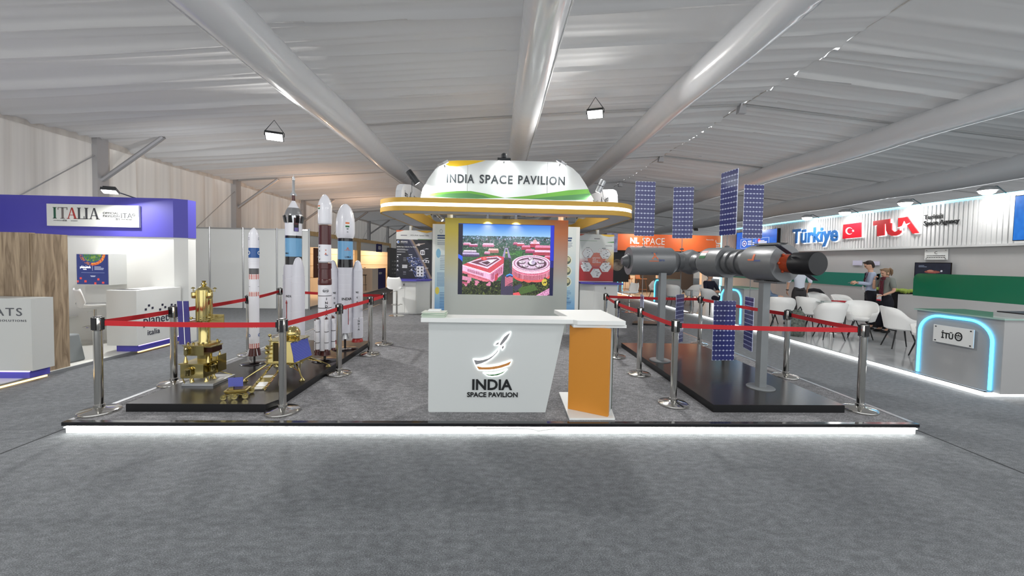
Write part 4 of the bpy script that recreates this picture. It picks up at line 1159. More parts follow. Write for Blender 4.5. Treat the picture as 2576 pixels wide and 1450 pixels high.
for s in (-1, 1):
    # small dark wing of the capsule
    c0 = p3 + d*0.10 + e*0.10*s*(1) + Vector((0, 0, 0.10 if s < 0 else -0.10))
    o_ = (e*s*0.8 + Vector((0, 0, 0.45 if s < 0 else -0.45))).normalized()
    L_ = 0.17
    a = c0; b = c0 + o_*L_
    MB().hexa([a, a+d*0.07, b+d*0.07, b, a+Vector((0, 0, 0.006)), a+d*0.07+Vector((0, 0, 0.006)), b+d*0.07+Vector((0, 0, 0.006)), b+Vector((0, 0, 0.006))]).build('capsule_wing', mat('capsule_wing_navy', C(48, 50, 66), 0.4), S)
# flat boxes on top and below of the front module
MB().hexa([p2+d*0.2+e*x+Vector((0, 0, z_)) for x, z_ in ()] or [tuple(p2+d*aa+e*bb+Vector((0, 0, 0.208+cc))) for aa, bb, cc in ((0.12, -0.07, 0), (0.12, 0.07, 0), (0.40, 0.07, 0), (0.45, -0.07, 0), (0.12, -0.07, 0.022), (0.12, 0.07, 0.022), (0.45, 0.07, 0.022), (0.45, -0.07, 0.022))]).build('radiator_plate', M_ST, S)
MB().hexa([tuple(p2+d*aa+e*bb+Vector((0, 0, -0.231+cc))) for aa, bb, cc in ((0.12, -0.06, 0), (0.12, 0.06, 0), (0.45, 0.06, 0), (0.45, -0.06, 0), (0.12, -0.06, 0.022), (0.12, 0.06, 0.022), (0.45, 0.06, 0.022), (0.45, -0.06, 0.022))]).build('radiator_plate', M_ST2, S)

# posts
def post(u, v, x=None, y=None, top=None):
    p = on_z(u, v, PT) if x is None else Vector((x, y, PT))
    px, py = p.x-NODE.x, p.y-NODE.y
    MB().lathe([(0.15, 0), (0.15, 0.008), (0.145, 0.012), (1e-5, 0.012)], 36, M=Matrix.Translation((px, py, 0))).build('post_base', M_POST, S)
    MB().box(px-0.042, px+0.042, py-0.042, py+0.042, 0.012, top).build('post', M_POST, S)
post(1660, 907, top=zc-0.17)
f2 = on_z(1893, 975, PT); cY = f2.y
pp = ax(cY); post(0, 0, NODE.x+pp.x, cY, zc-0.17)
post(0, 0, NODE.x+0.28+Lm*0.55, NODE.y+0.02, zc-0.17)

# solar panels
M_CELL = mat('solar_cell_blue', C(34, 40, 104), 0.25, coat=0.35)
M_PBACK = mat('solar_white_backing', C(196, 202, 226), 0.3, coat=0.5)
cell_me = None; REST = MB()
def solar(px, py, z0, rz, w=0.31, h=0.86, nx=6, nz=12, label=None, cells=True):
    P = bpy.data.objects.new('solar_panel', None)
    M = Matrix.Translation((px, py, z0)) @ Matrix.Rotation(rz, 4, 'Z')
    mb = MB(); mb.box(-w/2, w/2, -0.004, 0.004, 0, h)
    P = mb.build('solar_panel', M_PBACK, S); P.location = (px, py, z0); P.rotation_euler = (0, 0, rz)
    cw, ch = w/nx, h/nz
    global cell_me
    if cell_me is None:
        ow = 0.94*ch/2; ohx = 0.985*cw/2; c = 0.0115
        pts = [(-ohx+c, -ow), (ohx-c, -ow), (ohx, -ow+c), (ohx, ow-c), (ohx-c, ow), (-ohx+c, ow), (-ohx, ow-c), (-ohx, -ow+c)]
        mb = MB(); mb.prism(pts, 0, 0.0012, M=frame((0, -0.004, 0), *FRONT)); mb.prism([(-a, b) for a, b in pts], 0, 0.0012, M=frame((0, 0.004, 0), (-1, 0, 0), (0, 0, 1)))
        o = mb.build('solar_cell', M_CELL, P); cell_me = o.data
        first = o
    else: first = None
    for i in range(nx):
        for j in range(nz):
            if not cells:
                Mc = M @ Matrix.Translation((-w/2 + (i+0.5)*cw, 0, (j+0.5)*ch))
                REST.add([tuple(v_.co) for v_ in cell_me.vertices], [list(q_.vertices) for q_ in cell_me.polygons], 0, False, Mc)
                continue
            if first is not None and i == 0 and j == 0: o = first
            else:
                o = bpy.data.objects.new('solar_cell', cell_me); COL.objects.link(o); o.parent = P
            o.location = (-w/2 + (i+0.5)*cw, 0, (j+0.5)*ch)
    return P
def wing(u, vt, vb, Yd, rz, lower=None, cu=True, cl=True):
    """a pair of panels on one rod; vt, vb rows of the upper panel"""
    p = on_y(u, vb, Yd); q = on_y(u, vt, Yd)
    px, py = p.x-NODE.x, Yd-NODE.y
    solar(px, py, p.z-PT, rz, h=q.z-p.z, cells=cu)
    MB().cyl((px, py, zc+0.13), (px, py, p.z-PT+0.01), 0.006, n=8).build('panel_rod', M_POST, S)
    MB().lathe([(0.03, 0), (0.03, 0.02), (0.012, 0.028)], 12, M=Matrix.Translation((px, py, zc+0.20))).build('rod_flange', M_ST2, S)
    if lower:
        vt2, vb2, rz2 = lower
        a = on_y(u, vt2, Yd); b = on_y(u, vb2, Yd)
        solar(px, py, b.z-PT, rz2, h=a.z-b.z, cells=cl)
        MB().cyl((px, py, a.z-PT-0.01), (px, py, zc-0.13), 0.006, n=8).build('panel_rod', M_POST, S)
wing(1620, 457, 594, 5.87, 0.02, lower=(742, 868, 1.35), cl=False)
wing(1716, 471, 600, 6.25, -0.22, lower=(741, 863, 0.73), cu=False, cl=False)
wing(1830, 430, 592, 5.05, -1.45, lower=(757, 907, 0.05))
wing(1892, 465, 600, 5.90, 0.0, lower=(748, 880, -1.78), cl=False)
REST.build('solar_cells', M_CELL, S, kind='stuff')
# markings
mb = MB(); Rm = R1+0.002
def wrap_x(mb, s, cx, ang, height, mi=0, bold=0.02):
    """text round a module that lies along x"""
    a, fs, lo, hi = text_geo(s, bold, 0.02)
    k = height/(hi[1]-lo[1]); cxx = (lo[0]+hi[0])/2; cy = (lo[1]+hi[1])/2
    vs = []
    for p in a:
        th = ang + (p[1]-cy)*k/Rm; rr = Rm + (p[2]+0.02)*0.03
        vs.append((cx+(p[0]-cxx)*k, -rr*math.cos(th), zc + rr*math.sin(th)))
    mb.add(vs, fs, mi)
cxm = (lend+rend)/2
mb = MB(); wrap_x(mb, 'A', cxm-0.03, 0.38, 0.10); wrap_x(mb, '-----', cxm-0.05, 0.02, 0.012); mb.build('orange_emblem', M_LOGO_OR, S)
mb = MB(); wrap_x(mb, 'isro', cxm+0.07, 0.10, 0.038); wrap_x(mb, '-  -', cxm-0.03, 0.62, 0.01); mb.build('blue_lettering', mat('emblem_blue', C(60, 78, 130), 0.5), S)
def along(pstart, R, t0, t1, a0, a1, nm, m, seg=6):
    """patch on a forward module: along t0..t1, angle a0..a1 (0 faces -X side, PI/2 up)"""
    mb = MB(); vs = []
    e_ = Vector((d.y, -d.x, 0))  # towards -X
    for k in range(seg+1):
        a = a0 + (a1-a0)*k/seg
        rad = (e_*math.cos(a) + Vector((0, 0, 1))*math.sin(a))*(R+0.002)
        vs += [pstart+d*t0+rad, pstart+d*t1+rad]
    mb.add(vs, [(2*k, 2*k+1, 2*k+3, 2*k+2) for k in range(seg)]); mb.build(nm, m, S)
for k in range(3): along(p1, R2, 0.14, 0.26, 0.86-0.2*(k+1), 0.86-0.2*k, 'flag_band', [mat('flag_red_st', C(196, 90, 80), 0.5), FLAG[1], FLAG[2]][k])
along(p2, 0.208, 0.24, 0.27, 0.15, 0.5, 'orange_emblem', M_LOGO_OR); along(p2, 0.208, 0.18, 0.27, 0.12, 0.2, 'orange_emblem', M_LOGO_OR); along(p2, 0.208, 0.27, 0.36, 0.08, 0.16, 'blue_emblem', mat('emblem_blue', None))
# ================================================================== pavilion canopy and LED wall
CB = 2.575                                   # underside of the canopy ring
o0 = on_y(945, 525, 7.9); o1 = on_y(1597, 545, 8.0)
CX0, CX1, CY0, CY1 = o0.x, o1.x, 7.55, 12.9
M_YEL = mat('canopy_mustard_yellow', C(214, 170, 72), 0.5)
M_SOFF = mat('canopy_soffit_white', C(206, 208, 212), 0.6)
canopy = thing('pavilion_canopy', ((CX0+CX1)/2, CY0, CB), 'mustard yellow ring canopy with glowing light band over the pavilion', 'canopy')
def rrect(x0, x1, y0, y1, r, n=8):
    P = []
    for cx, cy, a in ((x1-r, y0+r, -PI/2), (x1-r, y1-r, 0), (x0+r, y1-r, PI/2), (x0+r, y0+r, PI)):
        for k in range(n+1):
            t = a + PI/2*k/n; P.append((cx+r*math.cos(t), cy+r*math.sin(t)))
    return P
def band(name, P, z0, z1, m, out=0.0, inner=None):
    """wall following a closed outline, slight thickness inwards"""
    n = len(P); mb = MB()
    cx = sum(p[0] for p in P)/n; cy = sum(p[1] for p in P)/n
    Q = inner
    vs = [(p[0], p[1], z0) for p in P] + [(p[0], p[1], z1) for p in P] + [(q[0], q[1], z0) for q in Q] + [(q[0], q[1], z1) for q in Q]
    fs = []
    for i in range(n):
        j = (i+1) % n
        fs += [(i, j, n+j, n+i), (2*n+j, 2*n+i, 3*n+i, 3*n+j), (n+i, n+j, 3*n+j, 3*n+i), (j, i, 2*n+i, 2*n+j)]
    mb.add(vs, fs, smooth=True)
    return mb.build(name, m, canopy, world=True)
W_ = 0.50
OUT = rrect(CX0, CX1, CY0, CY1, 0.75); INN = rrect(CX0+W_, CX1-W_, CY0+W_+0.05, CY1-W_, 0.12)
OUT_s = rrect(CX0+0.03, CX1-0.03, CY0+0.03, CY1-0.03, 0.72)
INN_s = rrect(CX0+W_-0.03, CX1-W_+0.03, CY0+W_+0.02, CY1-W_+0.03, 0.15)
HR = 0.255
band('lower_fascia', OUT, CB, CB+0.095, M_YEL, inner=OUT_s)
band('upper_fascia', OUT, CB+0.165, CB+HR, M_YEL, inner=OUT_s)
OUT_l = rrect(CX0+0.012, CX1-0.012, CY0+0.012, CY1-0.012, 0.74)
band('light_band', OUT_l, CB+0.095, CB+0.165, LED_FACE, inner=OUT_s)
band('inner_fascia', INN_s, CB, CB+HR, M_YEL, inner=INN)
band('soffit', OUT_s, CB+0.004, CB+0.012, M_SOFF, inner=INN_s)
band('top_board', OUT_s, CB+HR-0.012, CB+HR-0.002, M_SOFF, inner=INN_s)

# LED wall
LY = 8.15
lw = [on_y(1120, 547, LY), on_y(1430, 556, LY), on_y(1430, 790, LY), on_y(1117, 790, LY)]
LX0, LX1, LZ1 = lw[0].x, lw[1].x, (lw[0].z + lw[1].z)/2
wall = thing('led_wall', ((LX0+LX1)/2, LY+0.2, ST), 'freestanding LED video wall in a yellow to grey gradient surround', 'video wall')
M_SUR = bpy.data.materials.new('printed_gradient_surround'); M_SUR.use_nodes = True
nt = M_SUR.node_tree; tc = nt.nodes.new('ShaderNodeTexCoord'); sx = nt.nodes.new('ShaderNodeSeparateXYZ'); nt.links.new(tc.outputs['Generated'], sx.inputs[0])
rx_ = nt.nodes.new('ShaderNodeValToRGB'); e = rx_.color_ramp.elements
e[0].color = C(206, 186, 72); e[0].position = 0.12; e[1].color = C(206, 122, 72); e[1].position = 0.93; k = e.new(0.6); k.color = C(204, 166, 72)
nt.links.new(sx.outputs['X'], rx_.inputs['Fac'])
rz_ = nt.nodes.new('ShaderNodeValToRGB'); e = rz_.color_ramp.elements; e[0].position = 0.42; e[0].color = (0, 0, 0, 1); e[1].position = 0.88; e[1].color = (1, 1, 1, 1)
nt.links.new(sx.outputs['Z'], rz_.inputs['Fac'])
mx = nt.nodes.new('ShaderNodeMix'); mx.data_type = 'RGBA'
nt.links.new(rz_.outputs['Color'], mx.inputs['Factor']); mx.inputs['A'].default_value = C(190, 196, 190); nt.links.new(rx_.outputs['Color'], mx.inputs['B'])
nt.links.new(mx.outputs['Result'], nt.nodes['Principled BSDF'].inputs['Base Color'])
nt.nodes['Principled BSDF'].inputs['Roughness'].default_value = 0.5
sc_ = [on_y(1153.5, 561, LY), on_y(1395, 568, LY), on_y(1391, 744.5, LY), on_y(1151, 741.5, LY)]
sx0, sx1 = (sc_[0].x+sc_[3].x)/2, (sc_[1].x+sc_[2].x)/2; sz0, sz1 = (sc_[2].z+sc_[3].z)/2, (sc_[0].z+sc_[1].z)/2
mb = MB()
for x0, x1, z0, z1 in ((LX0, sx0, ST, LZ1), (sx1, LX1, ST, LZ1), (sx0, sx1, ST, sz0), (sx0, sx1, sz1, LZ1)):
    mb.box(x0, x1, LY, LY+0.06, z0, z1)
mb.box(LX0, LX1, LY+0.06, LY+0.45, ST, LZ1)
mb.build('surround', M_SUR, wall, world=True)
MB().box(sx0, sx1, LY+0.030, LY+0.059, sz0, sz1).build('screen_cabinet', BLACK, wall, world=True)
# the picture on the screen
cv = Canvas(400, 308, (0, 0, 0))
X, Yc = cv.X, cv.Y
sky = np.clip(Yc/0.17, 0, 1)[..., None]
cv.a[:] = np.array((52, 116, 210))*(1-sky) + np.array((146, 192, 232))*sky
n1, n2, n3, n4 = cv.noise(4, 1), cv.noise(11, 2), cv.noise(2, 3), cv.noise(30, 8)
ground = Yc > 0.165 + 0.006*n2
lum = 0.25 + 0.9*n1*n3 + 0.25*n2
tree = np.stack([26+52*lum, 48+80*lum, 34+44*lum], -1)
far = np.clip((Yc-0.165)/0.22, 0, 1)[..., None]
tree = tree*(0.35+0.65*far) + np.array((74, 112, 140))*(1-far)*0.62
cv.a[ground] = tree[ground]
spk = np.random.RandomState(5).rand(*X.shape)
cv.fill(ground & (Yc > 0.19) & (Yc < 0.36) & (n1 > 0.66) & (spk > 0.7), (180, 160, 180)); cv.fill(ground & (Yc < 0.21) & (n1 > 0.7), (150, 178, 206)); cv.fill(ground & (Yc > 0.17) & (Yc < 0.5) & (n2 > 0.68) & (n3 > 0.5), (16, 34, 28))
def block(x0, x1, y0, y1, roof, wall_, step=0.010):
    """a small facade: lit roof slab, shaded wall, rows of windows"""
    h_ = y1-y0
    cv.rect(x0, y0+h_*0.35, x1, y1, wall_); cv.poly([(x0+0.01, y0), (x1-0.006, y0), (x1, y0+h_*0.38), (x0, y0+h_*0.38)], roof)
    m_ = (X > x0) & (X < x1) & (Yc > y0+h_*0.48) & (Yc < y1-h_*0.1) & (np.mod(X-x0, step) < step*0.45) & (np.mod(Yc-y0, 0.018) < 0.011)
    cv.fill(m_, tuple(c_*0.45 for c_ in wall_)); cv.rect(x0, y1-0.004, x1, y1+0.004, (24, 30, 28), 0.7)
pk = (224, 140, 166); pk2 = (176, 72, 112); lt = (236, 206, 222); ro = (190, 66, 84)
for a_ in ((.05, .13, .265, .305, lt, pk), (.11, .20, .285, .325, lt, pk2), (.25, .37, .27, .325, lt, pk), (.57, .62, .25, .29, pk, pk2), (.61, .69, .255, .305, lt, ro), (.66, .76, .29, .355, pk, ro), (.75, .85, .235, .32, lt, ro), (.80, .965, .285, .37, pk, ro), (.78, .965, .355, .43, lt, ro), (.70, .80, .345, .40, pk, pk2), (.05, .19, .375, .42, (226, 216, 226), (150, 130, 156)), (.0, .22, .41, .465, (190, 180, 206), (96, 78, 112)), (.31, .42, .345, .405, (236, 206, 190), (196, 130, 120)), (.27, .33, .385, .43, lt, pk), (.90, .965, .43, .49, pk, ro)): block(*a_)
cv.ell(0.800, 0.235, 0.02, 0.028, (226, 180, 176)); cv.rect(0.797, 0.19, 0.803, 0.22, (226, 180, 176))
cv.rect(0.60, 0.375, 0.67, 0.44, (62, 124, 58)); cv.rect(0.53, 0.40, 0.60, 0.43, (84, 140, 72)); cv.fill((X > 0.53) & (X < 0.67) & (Yc > 0.37) & (Yc < 0.44) & (n3 > 0.65), (40, 86, 44))
cv.poly([(0.485, 0.33), (0.515, 0.33), (0.555, 0.49), (0.455, 0.49)], (156, 146, 176)); cv.poly([(0.494, 0.35), (0.508, 0.35), (0.522, 0.47), (0.486, 0.47)], (66, 104, 66)); cv.ell(0.502, 0.40, 0.012, 0.01, (210, 190, 120))
cv.poly([(0.47, 0.47), (0.55, 0.47), (0.585, 1.0), (0.44, 1.0)], (62, 58, 78)); cv.poly([(0.487, 0.49), (0.533, 0.49), (0.54, 0.72), (0.475, 0.72)], (46, 76, 48))
cv.fill((X > 0.47) & (X < 0.55) & (Yc > 0.49) & (Yc < 0.72) & (n1 > 0.55), (30, 56, 34))
# triangular parliament on the left
cv.poly([(0.05, 0.58), (0.24, 0.465), (0.40, 0.44), (0.478, 0.46), (0.475, 0.60), (0.33, 0.80), (0.05, 0.66)], (200, 74, 84))
cv.poly([(0.035, 0.575), (0.335, 0.69), (0.34, 0.83), (0.035, 0.70)], (240, 186, 206)); cv.poly([(0.035, 0.66), (0.34, 0.79), (0.34, 0.845), (0.035, 0.715)], (226, 120, 132)); cv.poly([(0.035, 0.575), (0.335, 0.69), (0.335, 0.705), (0.035, 0.59)], (250, 222, 230))
sl = Yc - (0.575 + (X-0.035)*0.383)
cv.fill((X > 0.10) & (X < 0.27) & (sl > 0.035) & (sl < 0.075) & (np.mod(X, 0.009) < 0.005), (140, 54, 84)); cv.fill((X > 0.04) & (X < 0.33) & (sl > 0.10) & (sl < 0.118) & (np.mod(X, 0.012) < 0.006), (150, 60, 80))
cv.poly([(0.335, 0.69), (0.475, 0.55), (0.47, 0.70), (0.34, 0.845)], (214, 140, 168)); sl = Yc - (0.69 - (X-0.335)*1.0)
cv.fill((X > 0.345) & (X < 0.465) & (sl > 0.03) & (sl < 0.12) & (np.mod(X, 0.016) < 0.007), (140, 44, 70)); cv.poly([(0.335, 0.69), (0.475, 0.55), (0.475, 0.562), (0.335, 0.705)], (250, 216, 226)); cv.poly([(0.385, 0.72), (0.415, 0.69), (0.415, 0.78), (0.385, 0.81)], (186, 60, 74))
cv.poly([(0.09, 0.55), (0.26, 0.475), (0.41, 0.455), (0.455, 0.49), (0.31, 0.63)], (232, 210, 222)); cv.poly([(0.13, 0.545), (0.27, 0.485), (0.40, 0.468), (0.435, 0.494), (0.305, 0.605)], (112, 62, 78))
cv.poly([(0.21, 0.545), (0.31, 0.50), (0.41, 0.49), (0.30, 0.59)], (206, 190, 200)); cv.poly([(0.24, 0.545), (0.33, 0.515), (0.39, 0.50), (0.30, 0.575)], (84, 54, 66)); cv.poly([(0.30, 0.515), (0.40, 0.497), (0.345, 0.55)], (240, 232, 234)); cv.ell(0.27, 0.49, 0.03, 0.022, (206, 70, 74)); cv.ell(0.27, 0.483, 0.014, 0.018, (232, 120, 110))
# round parliament on the right
q_ = np.sqrt(np.clip(1-((X-0.77)/0.205)**2, 0, 1)); ins = np.abs(X-0.77) < 0.205
dd_ = Yc - (0.555 + 0.115*q_)
cv.fill(ins & (dd_ > -0.05) & (dd_ < 0.15), (236, 160, 172)); cv.fill(ins & (dd_ > 0.0) & (dd_ < 0.02), (250, 214, 222)); cv.fill(ins & (dd_ > 0.02) & (dd_ < 0.045), (222, 120, 140))
ang_ = np.arcsin(np.clip((X-0.77)/0.205, -1, 1))
cv.fill(ins & (dd_ > 0.05) & (dd_ < 0.115) & (np.mod(ang_, 0.062) < 0.034), (140, 36, 60)); cv.fill(ins & (dd_ > 0.022) & (dd_ < 0.036) & (np.mod(ang_, 0.062) < 0.02), (150, 60, 90)); cv.fill(ins & (dd_ > 0.115) & (dd_ < 0.15), (228, 92, 84)); cv.fill(ins & (dd_ > 0.15) & (dd_ < 0.158), (40, 34, 34))
cv.ell(0.77, 0.545, 0.205, 0.118, (246, 220, 230)); cv.ell(0.77, 0.545, 0.19, 0.107, (170, 110, 134)); cv.ell(0.77, 0.545, 0.178, 0.098, (226, 200, 214)); cv.ell(0.77, 0.548, 0.158, 0.086, (92, 60, 74)); cv.ell(0.77, 0.55, 0.13, 0.07, (206, 184, 198))
for cx, cy, r_ in ((0.665, 0.53, .04), (0.70, 0.585, .035), (0.87, 0.525, .04), (0.845, 0.585, .035), (0.76, 0.485, .03)): cv.ell(cx, cy, r_, r_*0.6, (70, 44, 56)); cv.ell(cx, cy-0.006, r_*0.8, r_*0.42, (236, 226, 232)); cv.ell(cx+0.006, cy-0.004, r_*0.35, r_*0.2, (150, 126, 142))
cv.ell(0.775, 0.545, 0.048, 0.036, (60, 44, 54)); cv.ell(0.775, 0.527, 0.034, 0.036, (236, 232, 236)); cv.ell(0.787, 0.53, 0.02, 0.03, (176, 166, 184))
# foreground: dark trees with lit crowns, forecourts, lawns
edge = 0.83 - 0.05*n2 - 0.09*(X < 0.10) - 0.05*(X > 0.9)
fg = (Yc > edge) & ((X < 0.45) | (X > 0.58))
cr = np.clip(n1*1.3-0.25, 0, 1)[..., None]*np.clip(n3*1.4, 0, 1)[..., None]
cv.a[fg] = (np.array((14, 22, 12)) + np.array((104, 112, 50))*cr)[fg]
cv.fill((Yc > 0.80) & (Yc < 0.90) & (X < 0.36) & (n2 > 0.62), (206, 130, 150)); cv.poly([(0.02, 0.73), (0.14, 0.76), (0.14, 0.81), (0.02, 0.79)], (206, 140, 160)); cv.poly([(0.0, 0.80), (0.10, 0.83), (0.10, 0.86), (0.0, 0.83)], (170, 80, 100))
cv.poly([(0.62, 0.90), (0.80, 0.84), (0.84, 0.92), (0.66, 0.99)], (70, 100, 44)); cv.poly([(0.58, 0.88), (0.66, 0.83), (0.68, 0.86), (0.60, 0.96)], (60, 56, 76)); cv.poly([(0.82, 1.0), (0.965, 0.89), (0.965, 0.98), (0.93, 1.0)], (220, 160, 190)); cv.fill((X > 0.82) & (X < 0.965) & (Yc > 0.9) & (n3 > 0.6) & (X+Yc > 1.85), (150, 90, 120)); cv.fill((((X-0.91)/0.03)**2+((Yc-0.81)/0.05)**2 < 1) & (n1 > 0.3), (196, 184, 66))
cv.poly([(0.493, 0.74), (0.575, 0.72), (0.575, 0.81), (0.493, 0.88)], (200, 120, 132)); cv.fill((X > 0.493) & (X < 0.575) & (Yc > 0.74) & (Yc < 0.87) & (np.mod(X*3+Yc*5, 0.12) < 0.05), (160, 80, 100)); cv.poly([(0.505, 0.715), (0.54, 0.695), (0.575, 0.71), (0.575, 0.745), (0.54, 0.735), (0.505, 0.75)], (70, 150, 226)); cv.poly([(0.505, 0.735), (0.54, 0.715), (0.575, 0.73), (0.575, 0.745), (0.54, 0.735), (0.505, 0.75)], (24, 50, 90))
cv.poly([(0.58, 0.97), (0.64, 0.955), (0.66, 1.0), (0.58, 1.0)], (220, 90, 90))
gmask = ground & (X > 0.045) & (X < 0.962)
cv.a[gmask] *= (0.80 + 0.40*spk[gmask])[..., None]*np.array((1.0, 0.97, 1.03))
cv.rect(0, 0, 0.045, 1, (8, 10, 40)); cv.rect(0.962, 0, 1, 1, (10, 16, 120))
cv.fill((X < 0.045) & (np.abs(((X+0.06)/0.14)**2 + ((Yc-0.60)/0.16)**2 - 1) < 0.3) & (Yc < 0.62), (40, 90, 220))
cv.fill((X > 0.962) & (Yc < 0.5), (20, 40, 190)); cv.fill((X > 0.962) & (Yc > 0.6), (10, 14, 60)); cv.rect(0, 0, 1, 0.006, (30, 60, 160))
scr = picture('screen_picture', cv, frame(((sx0+sx1)/2, LY+0.0285, (sz0+sz1)/2), *FRONT), sx1-sx0, sz1-sz0, picture_mat('screen_glow', 0.85), wall)
for u in (1132, 1411):
    a = on_y(u, 547, LY+0.2)
    MB().cyl((a.x, LY+0.2, LZ1), (a.x, LY+0.2, CB+HR), 0.06, n=16).build('canopy_post', WHITE, wall, world=True)

# header sign
HY = CY0 + 0.32
pts = [(1057, 494), (1064, 474), (1078, 449), (1094, 427), (1108, 412), (1124, 405), (1150, 403.5), (1190, 403), (1240, 403.5), (1300, 404.5), (1360, 406.5), (1400, 408), (1422, 413), (1440, 423), (1458, 440), (1473, 463), (1480, 476), (1494, 504)]
HP = [on_y(u, v, HY) for u, v in pts]
hz0 = CB+HR
HPx = [(p.x, p.z) for p in HP]; HPx[0] = (HPx[0][0], hz0); HPx[-1] = (HPx[-1][0], hz0)
sign = thing('header_sign', ((CX0+CX1)/2, HY, hz0), 'large domed white header board reading INDIA SPACE PAVILION', 'sign')
Mh = frame((0, HY, 0), *FRONT)
M_SIGN = mat('sign_white', C(214, 218, 218), 0.45)
cuts = [on_y(1176, 450, HY).x, on_y(1377, 450, HY).x]
def clip_x(P, lo, hi):
    def half(P, f, val):
        out = []
        for i in range(len(P)):
            a, b = P[i-1], P[i]
            ia, ib = f(a[0]), f(b[0])
            if ia != ib:
                t = (val-a[0])/(b[0]-a[0]); out.append((val, a[1]+(b[1]-a[1])*t))
            if ib: out.append(b)
        return out
    if lo is not None: P = half(P, lambda x: x >= lo, lo)
    if hi is not None: P = half(P, lambda x: x <= hi, hi)
    return P
for lo, hi in ((None, cuts[0]-0.003), (cuts[0]+0.003, cuts[1]-0.003), (cuts[1]+0.003, None)):
    MB().prism(clip_x(HPx, lo, hi), -0.05, 0.0, M=Mh).build('sign_panel', M_SIGN, sign, world=True)
def decal(pts, m, nm, lift):
    MB().prism([(p.x, max(p.z, hz0)) for p in (on_y(u, v, HY) for u, v in pts)], 0.0, lift, M=Mh).build(nm, m, sign, world=True)
decal([(1124, 405.5), (1150, 404), (1190, 403.5), (1222, 404), (1200, 410), (1175, 416), (1150, 419), (1130, 418), (1118, 412), (1114, 410)], mat('sign_yellow', C(240, 196, 40), 0.45), 'yellow_wave', 0.002)
decal([(1058, 491), (1100, 485), (1150, 481), (1185, 481), (1220, 487), (1255, 495), (1270, 498), (1200, 500), (1100, 496)], mat('sign_green', C(98, 156, 62), 0.45), 'green_wave', 0.002)
decal([(1270, 498), (1320, 494), (1380, 486), (1430, 479), (1479, 476), (1493, 503), (1400, 503), (1300, 500)], mat('sign_green', None), 'green_wave', 0.002)
decal([(1080, 494), (1130, 487), (1180, 486), (1215, 492), (1235, 499), (1150, 499)], mat('sign_dark_green', C(72, 122, 74), 0.45), 'dark_green_wave', 0.003)
decal([(1330, 501), (1400, 494), (1484, 487), (1493, 503), (1400, 504)], mat('sign_dark_green', None), 'dark_green_wave', 0.003)
for wd_, u0_, u1_ in (('INDIA', 1124, 1192.5), ('SPACE', 1206.5, 1289.5), ('PAVILION', 1303.5, 1421)):
    um = (u0_+u1_)/2; a, b = on_y(u0_, 452, HY), on_y(u1_, 452, HY); zc_ = 451 + (um-1272)*0.022
    mb = MB(); put_text(mb, wd_, frame(((a.x+b.x)/2, HY-0.001, on_y(um, zc_+1, HY).z), *FRONT), width=b.x-a.x, height=on_y(um, 441, HY).z-on_y(um, 463, HY).z, bold=0.018, depth=0.006, space=1.15)
    mb.build('lettering', mat('charcoal_lettering', C(52, 58, 62), 0.6), sign, world=True)

# side signs on the ring, seen obliquely
M_SIDE = mat('side_sign_white', C(206, 208, 212), 0.5)
for sd_, xs_, lab in ((-1, CX0+0.42, 'domed white side board on the canopy rim facing the Italian booth side'), (1, CX1-0.42, 'domed white side board on the canopy rim facing the Turkish booth side')):
    s_ = thing('side_sign', (xs_, 10.2, hz0), lab, 'sign', 'side boards on the canopy')
    y0_, y1_ = 8.0, 11.9
    prof = [(y0_, hz0), (y0_+0.05, hz0+0.22), (y0_+0.15, hz0+0.33), (y0_+0.35, hz0+0.40), (y0_+0.8, hz0+0.48), ((y0_+y1_)/2, hz0+0.55), (y1_-0.8, hz0+0.48), (y1_-0.35, hz0+0.40), (y1_-0.15, hz0+0.33), (y1_-0.05, hz0+0.22), (y1_, hz0)]
    Mx = frame((xs_, 0, 0), (0, 1, 0), (0, 0, 1))
    MB().prism(prof, -0.06, 0.06, M=Mx).build('side_board', M_SIDE, s_, world=True)
    inner = Vector((0, 1, 0)) if sd_ < 0 else Vector((0, -1, 0))
    xin = xs_ - sd_*0.061
    mb = MB(); put_text(mb, 'INDIA SPACE PAVILION', frame((xin, 10.3, hz0+0.22), inner, (0, 0, 1)), width=2.2, height=0.16, depth=0.004); mb.build('lettering', mat('charcoal_lettering', None), s_, world=True); mb = MB()
    put_text(mb, 'isro', frame((xin, 8.45, hz0+0.2), inner, (0, 0, 1)), height=0.12, depth=0.004); put_text(mb, 'A', frame((xin, 8.85, hz0+0.22), inner, (0, 0, 1)), height=0.2, depth=0.004)
    mb.build('emblem', mat('charcoal_lettering', None), s_, world=True); mb = MB()
    put_text(mb, 'isro', frame((xin, 11.6, hz0+0.16), inner, (0, 0, 1)), height=0.10, depth=0.004)
    mb.build('emblem', mat('charcoal_lettering', None), s_, world=True)
    MB().prism([(y1_-0.0, hz0), (y1_-1.2, hz0), (y1_-0.5, hz0+0.1)], 0.061 if sd_ < 0 else -0.064, 0.064 if sd_ < 0 else -0.061, M=Mx).build('yellow_wave', mat('sign_yellow', None), s_, world=True)

